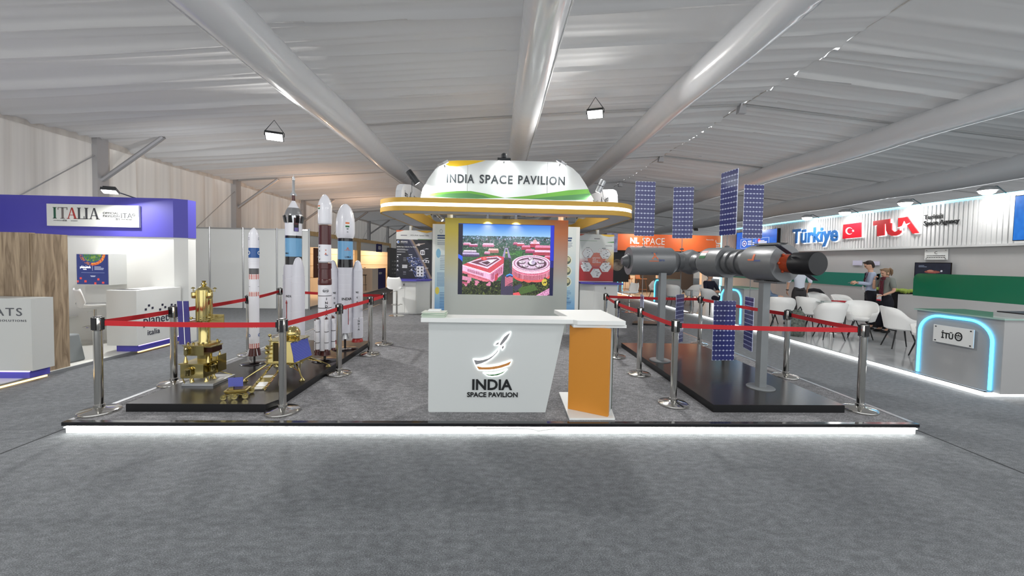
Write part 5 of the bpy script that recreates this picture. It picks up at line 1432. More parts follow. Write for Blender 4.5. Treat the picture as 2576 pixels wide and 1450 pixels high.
# floods on the header
def sign_lamp(u, v, lean, lab, facing):
    p = on_y(u, v, HY-0.16)
    t = thing('sign_floodlight', p, lab, 'floodlight', 'floodlights along the header sign')
    d_ = Vector((lean*0.6, 0.35, -1)).normalized()
    M = Matrix.Translation((0, 0, 0)) @ d_.to_track_quat('-Z', 'Y').to_matrix().to_4x4()
    MB().box(-0.13, 0.13, -0.06, 0.06, 0.0, 0.05, M=M).build('housing', ALU if facing else DARK, t)
    MB().box(-0.12, 0.12, -0.05, 0.05, -0.006, 0.0, M=M).build('lamp_face', LAMP_FACE, t)
    MB().cyl((0, 0.02, 0.03), (0, 0.19, -0.02), 0.012, n=6).build('arm', DARK, t)
    if not facing:
        MB().lathe([(0.05, 0.04), (0.06, 0.06), (0.055, 0.12), (0.03, 0.14)], 14).build('fan_housing', DARK, t)
    lamp('sign_lamp', p + d_*0.03, p + d_*2 + Vector((0, 0.0, 0)), 2.4, 0.14, (0.96, 1, 0.98), 2.4, t)
sign_lamp(1116, 414, 0.9, 'tilted white floodlight at the left shoulder of the header sign', True)
sign_lamp(1268, 404, 0.0, 'dark finned floodlight at the middle of the header sign', False)
sign_lamp(1411, 411, -0.9, 'tilted white floodlight at the right shoulder of the header sign', True)
MB_ = MB()
# round spotlights on the ring
def can_spot(p, d_, r, L_, m, lab, arm=None, power=12, group='round spotlights of the canopy'):
    t = thing('can_spotlight', p, lab, 'spotlight', group)
    d_ = Vector(d_).normalized(); M = d_.to_track_quat('Z', 'Y').to_matrix().to_4x4()
    MB().lathe([(r*0.9, -L_), (r, -L_+0.01), (r, -0.01), (r*1.02, 0)], 18, M=M, cap=True).build('can', m, t)
    MB().lathe([(1e-5, 0.001), (r*0.86, 0.001)], 18, M=M, cap=False).build('lamp_face', LAMP_SOFT, t)
    MB().lathe([(r*1.04, -L_*0.55), (r*1.04, -L_*0.5)], 18, M=M, cap=False).build('clamp_band', DARK, t)
    if arm is not None: MB().tube([M @ Vector((0, 0, -L_*0.6)), Vector(arm)*0.6 + Vector((0, 0, 0.03)), Vector(arm)], 0.008, 6).build('arm', DARK, t)
    lamp('spot_lamp', p + d_*0.01, p + d_*2, power, r*1.4, (1, 0.95, 0.85), 1.6, t)
p = on_y(1050, 462, CY0+0.25); can_spot(p, (0.55, 0.2, -0.75), 0.062, 0.30, DARK, 'dark can spotlight on an arm left of the header sign', (-0.20, 0.12, CB+HR-p.z))
p = on_y(1504, 484, CY0+0.25); can_spot(p, (-0.35, 0.2, -0.9), 0.06, 0.26, ALU, 'silver can spotlight on an arm right of the header sign', (0.22, 0.12, CB+HR-p.z))
p = on_y(1227, 549, LY-0.12); can_spot(p, (0, 0.3, -1), 0.035, 0.10, ALU, 'small bulb spotlight under the canopy above the screen middle', (0, 0.1, CB-p.z), 4)
p = on_y(1298, 551, LY-0.12); can_spot(p, (0.05, 0.3, -1), 0.035, 0.10, ALU, 'small bulb spotlight with side arm under the canopy above the screen', (0.2, 0.1, CB-p.z), 4)
p = on_y(1338, 539, LY-0.1); can_spot(p, (0.3, -0.6, -0.6), 0.03, 0.08, ALU, 'small spotlight turned towards the reception counter under the canopy', (0.05, 0.1, CB-p.z), 3)
p = on_y(1113, 555, LY+0.1); can_spot(p, (0.7, -0.2, -0.7), 0.035, 0.16, ALU, 'small spotlight beside the left canopy post', (-0.2, 0.1, CB-p.z), 3)
p = on_y(1422, 541, LY+0.1); can_spot(p, (-0.2, -0.6, -0.7), 0.03, 0.08, ALU, 'small spotlight beside the right canopy post', (0.05, 0.1, CB-p.z), 3)

# ---------------------------------------------------------------- core wall with printed columns, posters and counters
KY = 10.35; PY = 11.25
core = thing('pavilion_core', ((LX0+LX1)/2, KY+0.5, ST), 'white core wall of the pavilion with pale blue printed columns', 'exhibit wall')
kx0, kx1 = on_y(1087, 700, KY).x, on_y(1456, 700, KY).x
MB().box(kx0, kx1, KY, KY+1.2, ST, CB).build('core_wall', WHITE, core, world=True)
def gradient_poster(u0, u1, z1, circles_right, nm, seed):
    x0, x1 = on_y(u0, 700, KY).x, on_y(u1, 700, KY).x
    c = Canvas(80, 230)
    f = np.clip((c.Y-0.25)/0.6, 0, 1)[..., None]; g = np.clip((c.Y-0.75)/0.25, 0, 1)[..., None]
    c.a[:] = np.array((214, 222, 220))*(1-f) + np.array((150, 190, 214))*f; c.a[:] = c.a*(1-g) + np.array((100, 156, 214))*g
    ink = (60, 84, 120)
    c.ell(0.35, 0.07, 0.09, 0.022, (120, 140, 150)); c.ell(0.35, 0.07, 0.07, 0.017, (214, 222, 220))
    c.lines(0.12, 0.11, 0.9, 0.16, 2, ink, 0.6, True, seed); c.lines(0.12, 0.17, 0.9, 0.23, 4, ink, 0.3, True, seed+1)
    if not circles_right:
        c.ell(0.2, 0.31, 0.14, 0.05, (120, 174, 206)); c.lines(0.3, 0.33, 0.9, 0.50, 9, ink, 0.25, True, seed+2); c.lines(0.12, 0.52, 0.85, 0.68, 12, (70, 110, 160), 0.3, True, seed+3)
        c.ell(0.15, 0.72, 0.13, 0.04, (214, 200, 90)); c.lines(0.3, 0.74, 0.9, 0.95, 14, (60, 96, 150), 0.3, True, seed+4)
    else:
        for cy in (0.36, 0.48, 0.60): c.ell(0.45, cy, 0.30, 0.055, (226, 226, 200)); c.ell(0.45, cy, 0.24, 0.045, (84, 96, 84)); c.ell(0.5, cy-0.01, 0.14, 0.025, (196, 190, 150))
        c.lines(0.1, 0.70, 0.85, 0.86, 10, (70, 110, 160), 0.3, True, seed+3)
    picture(nm, c, frame(((x0+x1)/2, KY-0.004, (ST+z1)/2), *FRONT), x1-x0, z1-ST, picture_mat('matt_print', 0), core)
gradient_poster(1094, 1135, CB-0.02, False, 'printed_column', 3)
gradient_poster(1408, 1447, CB-0.02, True, 'printed_column', 9)

def corner_counter(u0, u1, vt, vb, label, flip):
    Yd = on_z((u0+u1)/2, vb, ST).y
    a, b = on_y(u0, vb, Yd).x, on_y(u1, vb, Yd).x
    zt_ = on_y((u0+u1)/2, vt, Yd).z
    t = thing('poster_counter', ((a+b)/2, Yd+0.3, ST), label, 'counter', 'angled white counters beside the core wall')
    ch = (b-a)*0.33
    if not flip: P = [(a, Yd), (b-ch, Yd), (b, Yd+0.25), (b, Yd+0.55), (a, Yd+0.55)]
    else: P = [(a+ch, Yd), (b, Yd), (b, Yd+0.55), (a, Yd+0.55), (a, Yd+0.25)]
    MB().prism(P, ST, zt_-0.04).build('cabinet', WHITE, t, world=True, bevel=0.003)
    ov = 0.12
    Q = [(p[0] + (ov if p[0] > (a+b)/2 else -ov)*(1 if (flip == (p[0] > (a+b)/2)) else 0.1), p[1] - (ov if p[1] < Yd+0.5 else 0)) for p in P]
    MB().prism(Q, zt_-0.04, zt_).build('violet_top', PURPLE, t, world=True, bevel=0.004)
    m_ = (a+b-(-ch if flip else ch))/2
    if not flip: doors = ((a+0.02, m_-0.004), (m_+0.004, b-ch-0.02))
    else: doors = ((a+ch+0.02, m_-0.004), (m_+0.004, b-0.02))
    for x0, x1 in doors:
        D_ = MB().box(x0, x1, Yd-0.012, Yd-0.001, ST+0.03, zt_-0.08).build('door', WHITE_MATT, t, world=True)
    MB().box(m_-0.03, m_-0.015, Yd-0.03, Yd-0.012, zt_-0.17, zt_-0.11).build('lock', BLACK, D_, world=False).location = (-t.location.x, -t.location.y, -t.location.z)
    return Yd, a, b, zt_
cY1, ca, cb, cz = corner_counter(988, 1077, 704, 790, 'angled white counter with violet top under the black space labs poster', False)
cY2, da, db, dz = corner_counter(1462, 1552, 712, 800, 'angled white counter with violet top under the red hexagon poster', True)

# black poster
px0, px1 = on_y(997, 600, PY).x, on_y(1087, 600, PY).x
pz1, pz0 = on_y(1040, 580, PY).z, cz
pw = thing('poster_wall', ((px0+px1)/2, PY, ST), 'black poster panel of a space labs company with satellites above violet counter', 'poster')
MB().box(px0, px1, PY, PY+0.06, ST, pz1).build('panel', WHITE, pw, world=True)
c = Canvas(180, 270, (24, 24, 34)); XX, YY = c.X, c.Y
hd = 0.19
d1 = (XX-0.35)*0.95 + (YY-0.2)*-0.42
n1, n2 = c.noise(3, 4), c.noise(8, 6)
dist = XX - (0.42 + 0.56*((YY-hd)/(1-hd))**0.9)
c.fill((dist > -0.30) & (dist < 0), (34, 38, 66)); 
earth = (dist > -0.42) & (dist < -0.02) & (YY > 0.55)
c.fill(earth & (n1 > 0.5), (74, 92, 150)); c.fill(earth & (n1*n2 > 0.42), (180, 186, 210))
c.fill(np.abs(dist+0.0) < 0.035, (176, 150, 120), 0.8); c.fill(np.abs(dist+0.045) < 0.03, (120, 112, 130), 0.7)
c.rect(0, 0, 1, hd, (226, 228, 226)); c.poly([(0, 0), (0.22, 0), (0.1, 0.03), (0, 0.04)], (214, 100, 52)); c.poly([(0.55, 0), (1, 0), (1, 0.02), (0.85, 0.05), (0.7, 0.03)], (226, 176, 60)); c.rect(0.6, hd-0.012, 1, hd, (90, 140, 60))
c.lines(0.12, 0.095, 0.3, 0.13, 1, (130, 130, 140), 0.6, False)
wt = (236, 236, 240)
c.ell(0.05, 0.245, 0.04, 0.03, wt); c.ell(0.06, 0.245, 0.028, 0.02, (60, 110, 190))
c.lines(0.02, 0.385, 0.36, 0.42, 3, wt, 0.25); c.lines(0.02, 0.445, 0.38, 0.455, 1, wt, 0.8); c.rect(0.02, 0.50, 0.14, 0.512, wt); c.rect(0.35, 0.50, 0.45, 0.512, wt)
for k in range(4): c.ell(0.04, 0.545+0.09*k, 0.02, 0.012, wt); c.rect(0.01, 0.565+0.09*k, 0.07, 0.57+0.09*k, (180, 180, 190)); c.ell(0.43, 0.545+0.09*k, 0.022, 0.014, (210, 210, 220)); c.rect(0.36, 0.565+0.09*k, 0.48, 0.572+0.09*k, (150, 150, 160))
c.ell(0.24, 0.75, 0.12, 0.085, (50, 50, 62)); c.ell(0.24, 0.75, 0.112, 0.08, (20, 20, 28)); 
for k in range(3): c.rect(0.17, 0.715+0.025*k, 0.31, 0.730+0.025*k, wt)
for k in range(3): c.rect(0.20, 0.57+0.03*k, 0.28, 0.575+0.03*k, wt); c.rect(0.20, 0.86+0.025*k, 0.28, 0.865+0.025*k, (190, 190, 200))
c.poly([(0.67, 0.41), (0.75, 0.395), (0.80, 0.42), (0.80, 0.50), (0.72, 0.51), (0.67, 0.49)], wt); c.poly([(0.70, 0.43), (0.735, 0.42), (0.735, 0.49), (0.70, 0.48)], (90, 80, 90)); c.rect(0.755, 0.43, 0.785, 0.49, (60, 56, 66))
c.poly([(0.52, 0.30), (0.62, 0.275), (0.80, 0.262), (0.80, 0.272), (0.64, 0.30), (0.58, 0.32)], (200, 180, 170)); c.rect(0.60, 0.27, 0.66, 0.32, (220, 210, 206))
c.poly([(0.72, 0.62), (0.80, 0.60), (0.92, 0.62), (0.92, 0.67), (0.78, 0.66)], wt); c.ell(0.80, 0.635, 0.03, 0.022, (70, 70, 80)); c.rect(0.85, 0.63, 0.90, 0.66, (50, 50, 60))
for yy in (0.37, 0.57, 0.77): c.rect(0.82, yy, 0.90, yy+0.01, wt); c.rect(0.76, yy+0.012, 0.83, yy+0.018, (170, 170, 180))
c.rect(0.57, 0.74, 0.77, 0.955, (236, 236, 238))
for i in range(2):
    for j in range(3): c.ell(0.62+0.1*i, 0.785+0.065*j, 0.02, 0.02, (50, 44, 40))
Mp = frame(((px0+px1)/2, PY-0.002, (pz0+pz1)/2), *FRONT)
picture('poster_print', c, Mp, px1-px0, pz1-pz0, picture_mat('matt_print', 0), pw)
mb = MB(); W1, H1 = px1-px0, pz1-pz0
def T(mb, s, fx, fy, **kw): put_text(mb, s, Mp @ Matrix.Translation((W1*(fx-0.5), H1*(0.5-fy), 0.001)), depth=0.002, **kw)
T(mb, 'XDLINX Space Labs', 0.65, 0.105, width=W1*0.52, height=0.05)
mb.build('header_lettering', mat('charcoal_lettering', None), pw, world=True)
mb = MB(); T(mb, 'XDLINX', 0.22, 0.235, width=W1*0.2, height=0.035, bold=0.03); T(mb, 'SPACE LABS', 0.22, 0.262, width=W1*0.2, height=0.014); T(mb, 'Building Space Infra For The World', 0.29, 0.345, width=W1*0.54, height=0.04, bold=0.02)
T(mb, 'MISSION\nAS A\nSERVICE', 0.24, 0.75, width=W1*0.15, height=0.09, bold=0.02)
mb.build('poster_lettering', FLAG[1], pw, world=True)
for u in (1034,):
    a = on_y(u, 560, PY+0.2)
    MB().cyl((a.x, PY+0.2, pz1-0.5), (a.x, PY+0.2, CB+0.02), 0.05, n=12).build('support_post', WHITE, pw, world=True)
# red hexagon poster
qx0, qx1 = on_y(1459, 600, PY).x, on_y(1545, 600, PY).x
qz1, qz0 = on_y(1500, 590, PY).z, dz
qw = thing('poster_wall', ((qx0+qx1)/2, PY, ST), 'white to red poster panel with five hexagons of company logos', 'poster')
MB().box(qx0, qx1, PY, PY+0.06, ST, qz1).build('panel', WHITE, qw, world=True)
c = Canvas(172, 260, (216, 220, 216)); XX, YY = c.X, c.Y
f = np.clip((YY-0.5)/0.25, 0, 1)[..., None]
c.a[:] = np.array((216, 220, 216))*(1-f) + np.array((176, 42, 46))*f
y_ = np.clip((XX-0.72)/0.28, 0, 1)*np.clip(1-np.abs(YY-0.55)/0.25, 0, 1); c.a[:] = c.a*(1-y_[..., None]) + np.array((226, 170, 50))*y_[..., None]
c.ell(0.5, 0.53, 0.26, 0.14, (206, 96, 72), 0.8)
c.poly([(0.0, 0.0), (0.14, 0.0), (0.06, 0.025), (0, 0.035)], (206, 84, 52)); c.poly([(0.6, 0), (1, 0), (1, 0.035), (0.85, 0.05), (0.7, 0.03)], (232, 190, 60)); c.poly([(0.76, 0.165), (1, 0.145), (1, 0.175)], (84, 150, 80)); c.rect(0, 0.135, 0.5, 0.142, (120, 160, 120))
ink = (54, 56, 60)
def hexa_(cx, cy, r):
    P = [(cx+r*math.cos(k*PI/3), cy+r*0.66*math.sin(k*PI/3)*1.0) for k in range(6)]
    P2 = [(cx+r*1.06*math.cos(k*PI/3), cy+r*1.06*0.66*math.sin(k*PI/3)) for k in range(6)]
    c.poly(P2, (150, 90, 80)); c.poly(P, (228, 230, 230))
    rr_ = random.Random(int(cx*100+cy*1000))
    for k in range(6):
        x, y = cx + rr_.uniform(-0.09, 0.06), cy - 0.075 + 0.028*k
        c.rect(x, y, x+rr_.uniform(0.03, 0.07), y+rr_.uniform(0.006, 0.014), ink)
for cx, cy in ((0.24, 0.41), (0.75, 0.42), (0.21, 0.70), (0.76, 0.70), (0.49, 0.83)): hexa_(cx, cy, 0.165)
for cx, cy in ((0.59, 0.33), (0.66, 0.33), (0.62, 0.39), (0.10, 0.61), (0.07, 0.67), (0.86, 0.61), (0.90, 0.67)): c.ell(cx, cy, 0.034, 0.022, (150, 110, 100)); c.ell(cx, cy, 0.03, 0.019, (232, 232, 232))
c.lines(0.42, 0.085, 0.58, 0.11, 1, (120, 120, 124), 0.6, False); c.lines(0.75, 0.235, 0.95, 0.255, 1, (120, 120, 124), 0.6, False)
for cx, cy in ((0.23, 0.28), (0.7, 0.29), (0.2, 0.575), (0.74, 0.575)): c.rect(cx-0.05, cy, cx+0.06, cy+0.01, ink)
Mp = frame(((qx0+qx1)/2, PY-0.002, (qz0+qz1)/2), *FRONT); W1, H1 = qx1-qx0, qz1-qz0
picture('poster_print', c, Mp, W1, H1, picture_mat('matt_print', 0), qw)
mb = MB(); T(mb, 'DRIVING\nTHE\nSPACE\nREFORMS', 0.5, 0.55, width=W1*0.24, height=0.17, bold=0.01)
T(mb, 'TAP', 0.5, 0.80, width=W1*0.07, height=0.03, mi=1)
mb.build('poster_lettering', [FLAG[1], LETTER], qw, world=True)
a = on_y(1503, 580, PY+0.2)
MB().cyl((a.x, PY+0.2, qz1-0.5), (a.x, PY+0.2, CB+0.02), 0.05, n=12).build('support_post', WHITE, qw, world=True)
lampspot = on_y(1497, 570, PY-0.3); can_spot(lampspot, (0.05, 0.35, -1), 0.03, 0.1, DARK, 'small spotlight washing the red hexagon poster', (0, 0.15, CB-lampspot.z), 7)

# bar stool of white shell on chrome foot
def shell_stool(p, label, rz, seat=0.74, m=PLASTIC, group='white shell bar stools'):
    t = thing('bar_stool', p, label, 'stool', group, rz)
    MB().lathe([(0.20, 0), (0.20, 0.008), (0.16, 0.018), (0.03, 0.03), (0.025, 0.05)], 28).build('foot_disc', CHROME, t)
    MB().cyl((0, 0, 0.03), (0, 0, seat-0.06), 0.022, n=14).build('column', CHROME, t)
    MB().tube([(0.14*math.cos(a), 0.14*math.sin(a), 0.30) for a in np.linspace(-PI*0.8, PI*0.8, 14)], 0.009, 6).build('foot_rest', CHROME, t)
    MB().tube([(0.02, 0, seat-0.07), (0.12, 0.05, seat-0.09), (0.16, 0.06, seat-0.12)], 0.006, 6).build('height_lever', CHROME, t)
    mb = MB(); N, Mm = 12, 14
    for i in range(Mm+1):
        f = i/Mm
        if f < 0.5: y_, z_ = -0.19 + 0.36*f/0.5, seat + 0.02*(1-f*2)**2
        else:
            g = (f-0.5)/0.5; y_, z_ = 0.17 + 0.06*g, seat + 0.30*g**1.1
        wd = 0.20*(1 - 0.25*max(0, (f-0.75)/0.25)**2)*(1-0.25*max(0, (0.15-f)/0.15)**2)
        for j in range(N+1):
            s = -1 + 2*j/N
            lift = 0.05*s**4*(1-0.6*abs(f-0.5)*2) ; cur = -0.03*s**2 if f > 0.5 else 0
            mb.v.append((wd*s, y_+cur, z_+lift))
    for i in range(Mm):
        for j in range(N):
            a_ = i*(N+1)+j
            mb.f.append([a_, a_+1, a_+N+2, a_+N+1]); mb.m.append(0); mb.s.append(True)
    o = mb.build('seat_shell', m, t); so = o.modifiers.new('thick', 'SOLIDIFY'); so.thickness = 0.018
    return t
sp_ = on_z(998, 795, ST); shell_stool(sp_, 'white shell bar stool before the counter of the black poster', 3.0, 0.73)
sp_ = Vector((on_y(1553, 780, 11.6).x+0.35, 11.6, ST)); shell_stool(sp_, 'white shell bar stool half hidden behind the hexagon poster counter', -1.2, 0.6)
# ================================================================== Italian booth
FX = on_z(0, 977, 0).x                       # front line of the left-hand stands
IZ = 0.05
WY = on_z(300, 856, IZ).y
ix1 = FX + 0.18
M_BOOTHF = mat('white_booth_floor', C(218, 219, 214), 0.45)
fl_it = thing('booth_floor', (FX-2.5, WY-2, 0), 'white raised floor of the Italian booth with amber edge light', 'booth floor')
MB().box(-9.3, FX, 2.2, WY, 0, IZ).build('floor_board', M_BOOTHF, fl_it, world=True)
MB().box(FX, FX+0.012, 2.2, WY, 0, IZ*0.9).build('edge_profile', ALU, fl_it, world=True)
MB().box(FX+0.012, FX+0.02, 2.2, on_x(115, 930, FX).y, 0.004, 0.022).build('amber_strip', LED_WARM, fl_it, world=True)
MB().box(FX+0.012, FX+0.02, on_x(345, 885, FX).y, on_x(437, 866, FX).y, 0.004, 0.022).build('amber_strip', LED_WARM, fl_it, world=True)
fz1 = on_y(300, 497, WY).z; fz0 = on_y(300, 595, WY).z
iw = thing('booth_wall', (FX-1.5, WY, 0), 'white booth wall under a violet-blue fascia beside the shell panels', 'booth wall')
MB().box(-9.3, ix1-0.16, WY, WY+0.16, 0, fz0).build('white_wall', WHITE_MATT, iw, world=True)
MB().prism([(ix1-0.16, WY), (ix1, WY+0.12), (ix1, WY+0.3), (ix1-0.16, WY+0.3)], 0, fz0).build('wall_end', WHITE_MATT, iw, world=True)
MB().prism([(-9.3, WY-0.02), (ix1-0.15, WY-0.02), (ix1+0.01, WY+0.11), (ix1+0.01, WY+0.3), (-9.3, WY+0.3)], fz0, fz1).build('fascia', PURPLE, iw, world=True)
iw2 = thing('booth_wall', (-9.3, WY-2, 0), 'booth wall with violet-blue top along the tent curtain', 'booth wall')
MB().box(-9.34, -9.28, 2.2, WY-0.03, IZ, fz0).build('white_wall', WHITE_MATT, iw2, world=True)
MB().box(-9.34, -9.26, 2.2, WY-0.03, fz0, fz1+0.03).build('fascia', PURPLE, iw2, world=True)
# sign board ITALIA, letters with serifs built from bars
sg = thing('booth_sign', on_y(236, 575, WY-0.03), 'white sign board reading ITALIA on the violet-blue fascia', 'sign')
a, b = on_y(120, 513, WY-0.04), on_y(352, 573, WY-0.04)
MB().box(a.x, b.x, WY-0.06, WY-0.021, b.z, a.z).build('board', mat('sign_board_white', C(226, 228, 222), 0.4), sg, world=True)
def serif(mb, ch, x, z0, h, y, mi):
    """simple serif capitals; returns the advance"""
    th = h*0.17; tn = h*0.05
    def bar(x0, x1, a_, b_): mb.box(x0, x1, y-0.004, y, a_, b_, mi)
    def slant(x0, x1, w_): mb.hexa([(x0, y-0.004, z0), (x0+w_, y-0.004, z0), (x0+w_, y, z0), (x0, y, z0), (x1, y-0.004, z0+h), (x1+w_*0.8, y-0.004, z0+h), (x1+w_*0.8, y, z0+h), (x1, y, z0+h)], mi)
    if ch == 'I': bar(x+tn*1.5, x+tn*1.5+th, z0, z0+h); bar(x, x+th+tn*3, z0, z0+tn); bar(x, x+th+tn*3, z0+h-tn, z0+h); return th+tn*3+h*0.14
    if ch == 'T': bar(x+h*0.32, x+h*0.32+th, z0, z0+h); bar(x, x+h*0.82, z0+h-tn, z0+h); bar(x, x+tn, z0+h*0.78, z0+h); bar(x+h*0.82-tn, x+h*0.82, z0+h*0.78, z0+h); bar(x+h*0.22, x+h*0.6, z0, z0+tn); return h*0.86
    if ch == 'L': bar(x+tn*1.5, x+tn*1.5+th, z0, z0+h); bar(x, x+h*0.62, z0, z0+tn); bar(x, x+th+tn*3, z0+h-tn, z0+h); bar(x+h*0.62-tn, x+h*0.62, z0, z0+h*0.25); return h*0.68
    if ch == 'A':
        slant(x+tn, x+h*0.36, tn*1.4); slant(x+h*0.62, x+h*0.34, th); bar(x+h*0.2, x+h*0.62, z0+h*0.3, z0+h*0.3+tn); bar(x-tn, x+h*0.22, z0, z0+tn); bar(x+h*0.55, x+h*0.9, z0, z0+tn); return h*0.92
    return h*0.5
l0 = on_y(133, 545, WY-0.062); l1 = on_y(134, 522, WY-0.062); hh = on_y(190, 523, WY).z-on_y(190, 551, WY).z
mb = MB(); xx_ = l0.x; zz0 = on_y(190, 551, WY-0.06).z; wtot = on_y(259, 540, WY).x-l0.x
s_adv = (0.17+0.15+0.14) + 0.86 + 0.92 + 0.68 + 0.46 + 0.92
for ch, mi in zip('ITALIA', (0, 1, 2, 3, 3, 3)):
    xx_ += serif(mb, ch, xx_, zz0, hh, WY-0.06, mi)*(wtot/(s_adv*hh))
mb.build('lettering', [mat('italia_green', C(40, 92, 66), 0.5), mat('italia_grey', C(120, 112, 108), 0.5), mat('italia_red', C(178, 66, 60), 0.5), mat('italia_charcoal', C(70, 72, 74), 0.5)], sg, world=True)
mb = MB()
put_text(mb, 'OFFICIAL\nPAVILION\n            BY', frame(on_y(281, 544, WY-0.0605), *FRONT), width=on_y(303, 540, WY).x-on_y(260, 540, WY).x, height=on_y(280, 534, WY).z-on_y(280, 554, WY).z, bold=0.01)
put_text(mb, 'ITA', frame(on_y(319, 543, WY-0.0605), *FRONT), width=on_y(333, 540, WY).x-on_y(305, 540, WY).x, height=on_y(280, 536, WY).z-on_y(280, 549, WY).z)
put_text(mb, 'O', frame(on_y(336.5, 541, WY-0.0605), *FRONT), height=0.05, bold=0.03)
put_text(mb, 'ITALIAN TRADE AGENCY', frame(on_y(320, 552.5, WY-0.0605), *FRONT), width=on_y(335, 540, WY).x-on_y(305, 540, WY).x, height=0.018)
put_text(mb, '------', frame(on_y(147, 555, WY-0.0605), *FRONT), width=0.16, height=0.008); put_text(mb, 'ITA', frame(on_y(164, 555, WY-0.0605), *FRONT), width=0.06, height=0.03); put_text(mb, '----', frame(on_y(187, 556, WY-0.0605), *FRONT), width=0.11, height=0.008)
mb.build('small_lettering', mat('italia_charcoal', None), sg, world=True)
# lit picture box on the wall
bx = thing('display_box', on_y(240, 680, WY), 'wall display box with planet picture above the white stool', 'display')
a, b = on_y(191, 638, WY-0.32), on_y(275, 718, WY-0.32)
MB().box(a.x, b.x, WY-0.32, WY, b.z, a.z).build('case', WHITE, bx, world=True)
c = Canvas(150, 142, (34, 48, 112)); XX, YY = c.X, c.Y; n1, n2 = c.noise(3, 1), c.noise(7, 2)
ring = ((XX-0.5)/0.42)**2 + ((YY+0.05)/0.42)**2
c.fill((ring < 1) & (ring > 0.6) & (XX > 0.45), (206, 84, 42)); c.fill((ring < 1) & (ring > 0.6) & (XX > 0.45) & (n1 > 0.6), (236, 170, 70)); c.fill((ring < 1) & (ring > 0.55) & (XX < 0.45) & (n1 > 0.45), (190, 110, 60))
c.fill(ring < 0.62, (30, 70, 130)); c.fill((ring < 0.5) & (n1 > 0.35), (70, 120, 50)); c.fill((ring < 0.55) & (n2 > 0.6), (120, 150, 70))
c.lines(0.56, 0.41, 0.88, 0.53, 3, (220, 224, 236), 0.4); c.rect(0.495, 0.38, 0.50, 0.54, (220, 224, 236)); c.rect(0.14, 0.605, 0.88, 0.612, (160, 170, 210)); c.rect(0.43, 0.71, 0.59, 0.725, (210, 214, 230)); c.rect(0.45, 0.735, 0.57, 0.745, (210, 214, 230))
for x, y_ in ((0.12, 0.80), (0.27, 0.90), (0.02, 0.91), (0.58, 0.965), (0.68, 0.83), (0.83, 0.94)): c.rect(x-0.035, y_-0.035, x+0.035, y_+0.035, (214, 70, 62))
for k in range(7): c.rect(0.16+0.04*k, 0.37+0.02*(k % 3), 0.18+0.04*k, 0.385+0.02*(k % 3), (230, 230, 240))
Mp = frame(((a.x+b.x)/2, WY-0.3225, (a.z+b.z)/2), *FRONT); picture('display_picture', c, Mp, (b.x-a.x)*0.96, (a.z-b.z)*0.96, picture_mat('display_glow', 0.75), bx)
mb = MB(); put_text(mb, 'planetek', Mp @ Matrix.Translation((-(b.x-a.x)*0.21, (a.z-b.z)*0.06, 0.001)), width=(b.x-a.x)*0.33, height=0.05, bold=0.02, depth=0.002); put_text(mb, 'italia', Mp @ Matrix.Translation((-(b.x-a.x)*0.23, (a.z-b.z)*0.005, 0.001)), height=0.022, depth=0.002); mb.build('display_lettering', mat('display_white', (1, 1, 1, 1), 0.5, emit=(1, 1, 1, 1), estr=0.7), bx, world=True)
# counter with plinth
ck = on_z(345, 886, IZ); ckx, cky = ck.x, ck.y
czt = on_y(345, 732, cky).z
ict = thing('booth_counter', (ckx-0.3, cky+0.4, IZ), 'white booth counter printed planetek on a violet plinth', 'counter')
wl_ = on_y(268, 800, cky).x
MB().box(wl_, ckx, cky, WY, IZ+0.10, czt).build('cabinet', mat('counter_light_grey', C(214, 216, 214), 0.5), ict, world=True)
MB().box(wl_+0.12, ckx-0.015, cky+0.03, WY, IZ, IZ+0.10).build('plinth', PURPLE, ict, world=True)
MB().box(ckx-0.014, ckx-0.004, cky+0.04, WY, IZ+0.088, IZ+0.099).build('violet_led_strip', LED_VIOLET, ict, world=True)
mb = MB(); cc = on_x(404, 803, ckx+0.002); l_ = on_x(361, 800, ckx+0.002); r_ = on_x(447, 800, ckx+0.002)
put_text(mb, 'planetek', frame((ckx+0.001, (l_.y+r_.y)/2, cc.z), *RIGHTF), width=abs(r_.y-l_.y), height=0.19, depth=0.003)
put_text(mb, 'italia', frame((ckx+0.001, (l_.y+r_.y)/2 - 0.15, cc.z-0.19), *RIGHTF), height=0.09, depth=0.003)
for u, v in ((367, 779), (375, 769), (384, 775), (409, 767), (416, 773), (432, 767), (441, 768), (403, 779)):
    p = on_x(u, v, ckx+0.002); MB().box(ckx, ckx+0.003, p.y-0.018, p.y+0.018, p.z-0.018, p.z+0.018).build('logo_square', mat('counter_lettering', C(40, 40, 60), 0.5), ict, world=True)
mb.build('lettering', mat('counter_lettering', C(40, 40, 60), 0.5), ict, world=True)
for u, v in ((320, 729), (385, 725)):
    p = on_z(u, v, czt); o = MB().box(-0.16, 0.16, -0.08, 0.08, 0, 0.004).build('leaflet', BLACK if u < 350 else WHITE, None, loc=(min(p.x, ckx-0.2), min(max(p.y, cky+0.12), WY-0.15), czt)); tag(o, 'dark leaflet lying on the Italian booth counter' if u < 350 else 'white leaflet lying on the Italian booth counter', 'leaflet')
p = on_z(240, 864, IZ); shell_stool(p, 'white shell bar stool inside the Italian booth under the display box', 2.6, 0.66)
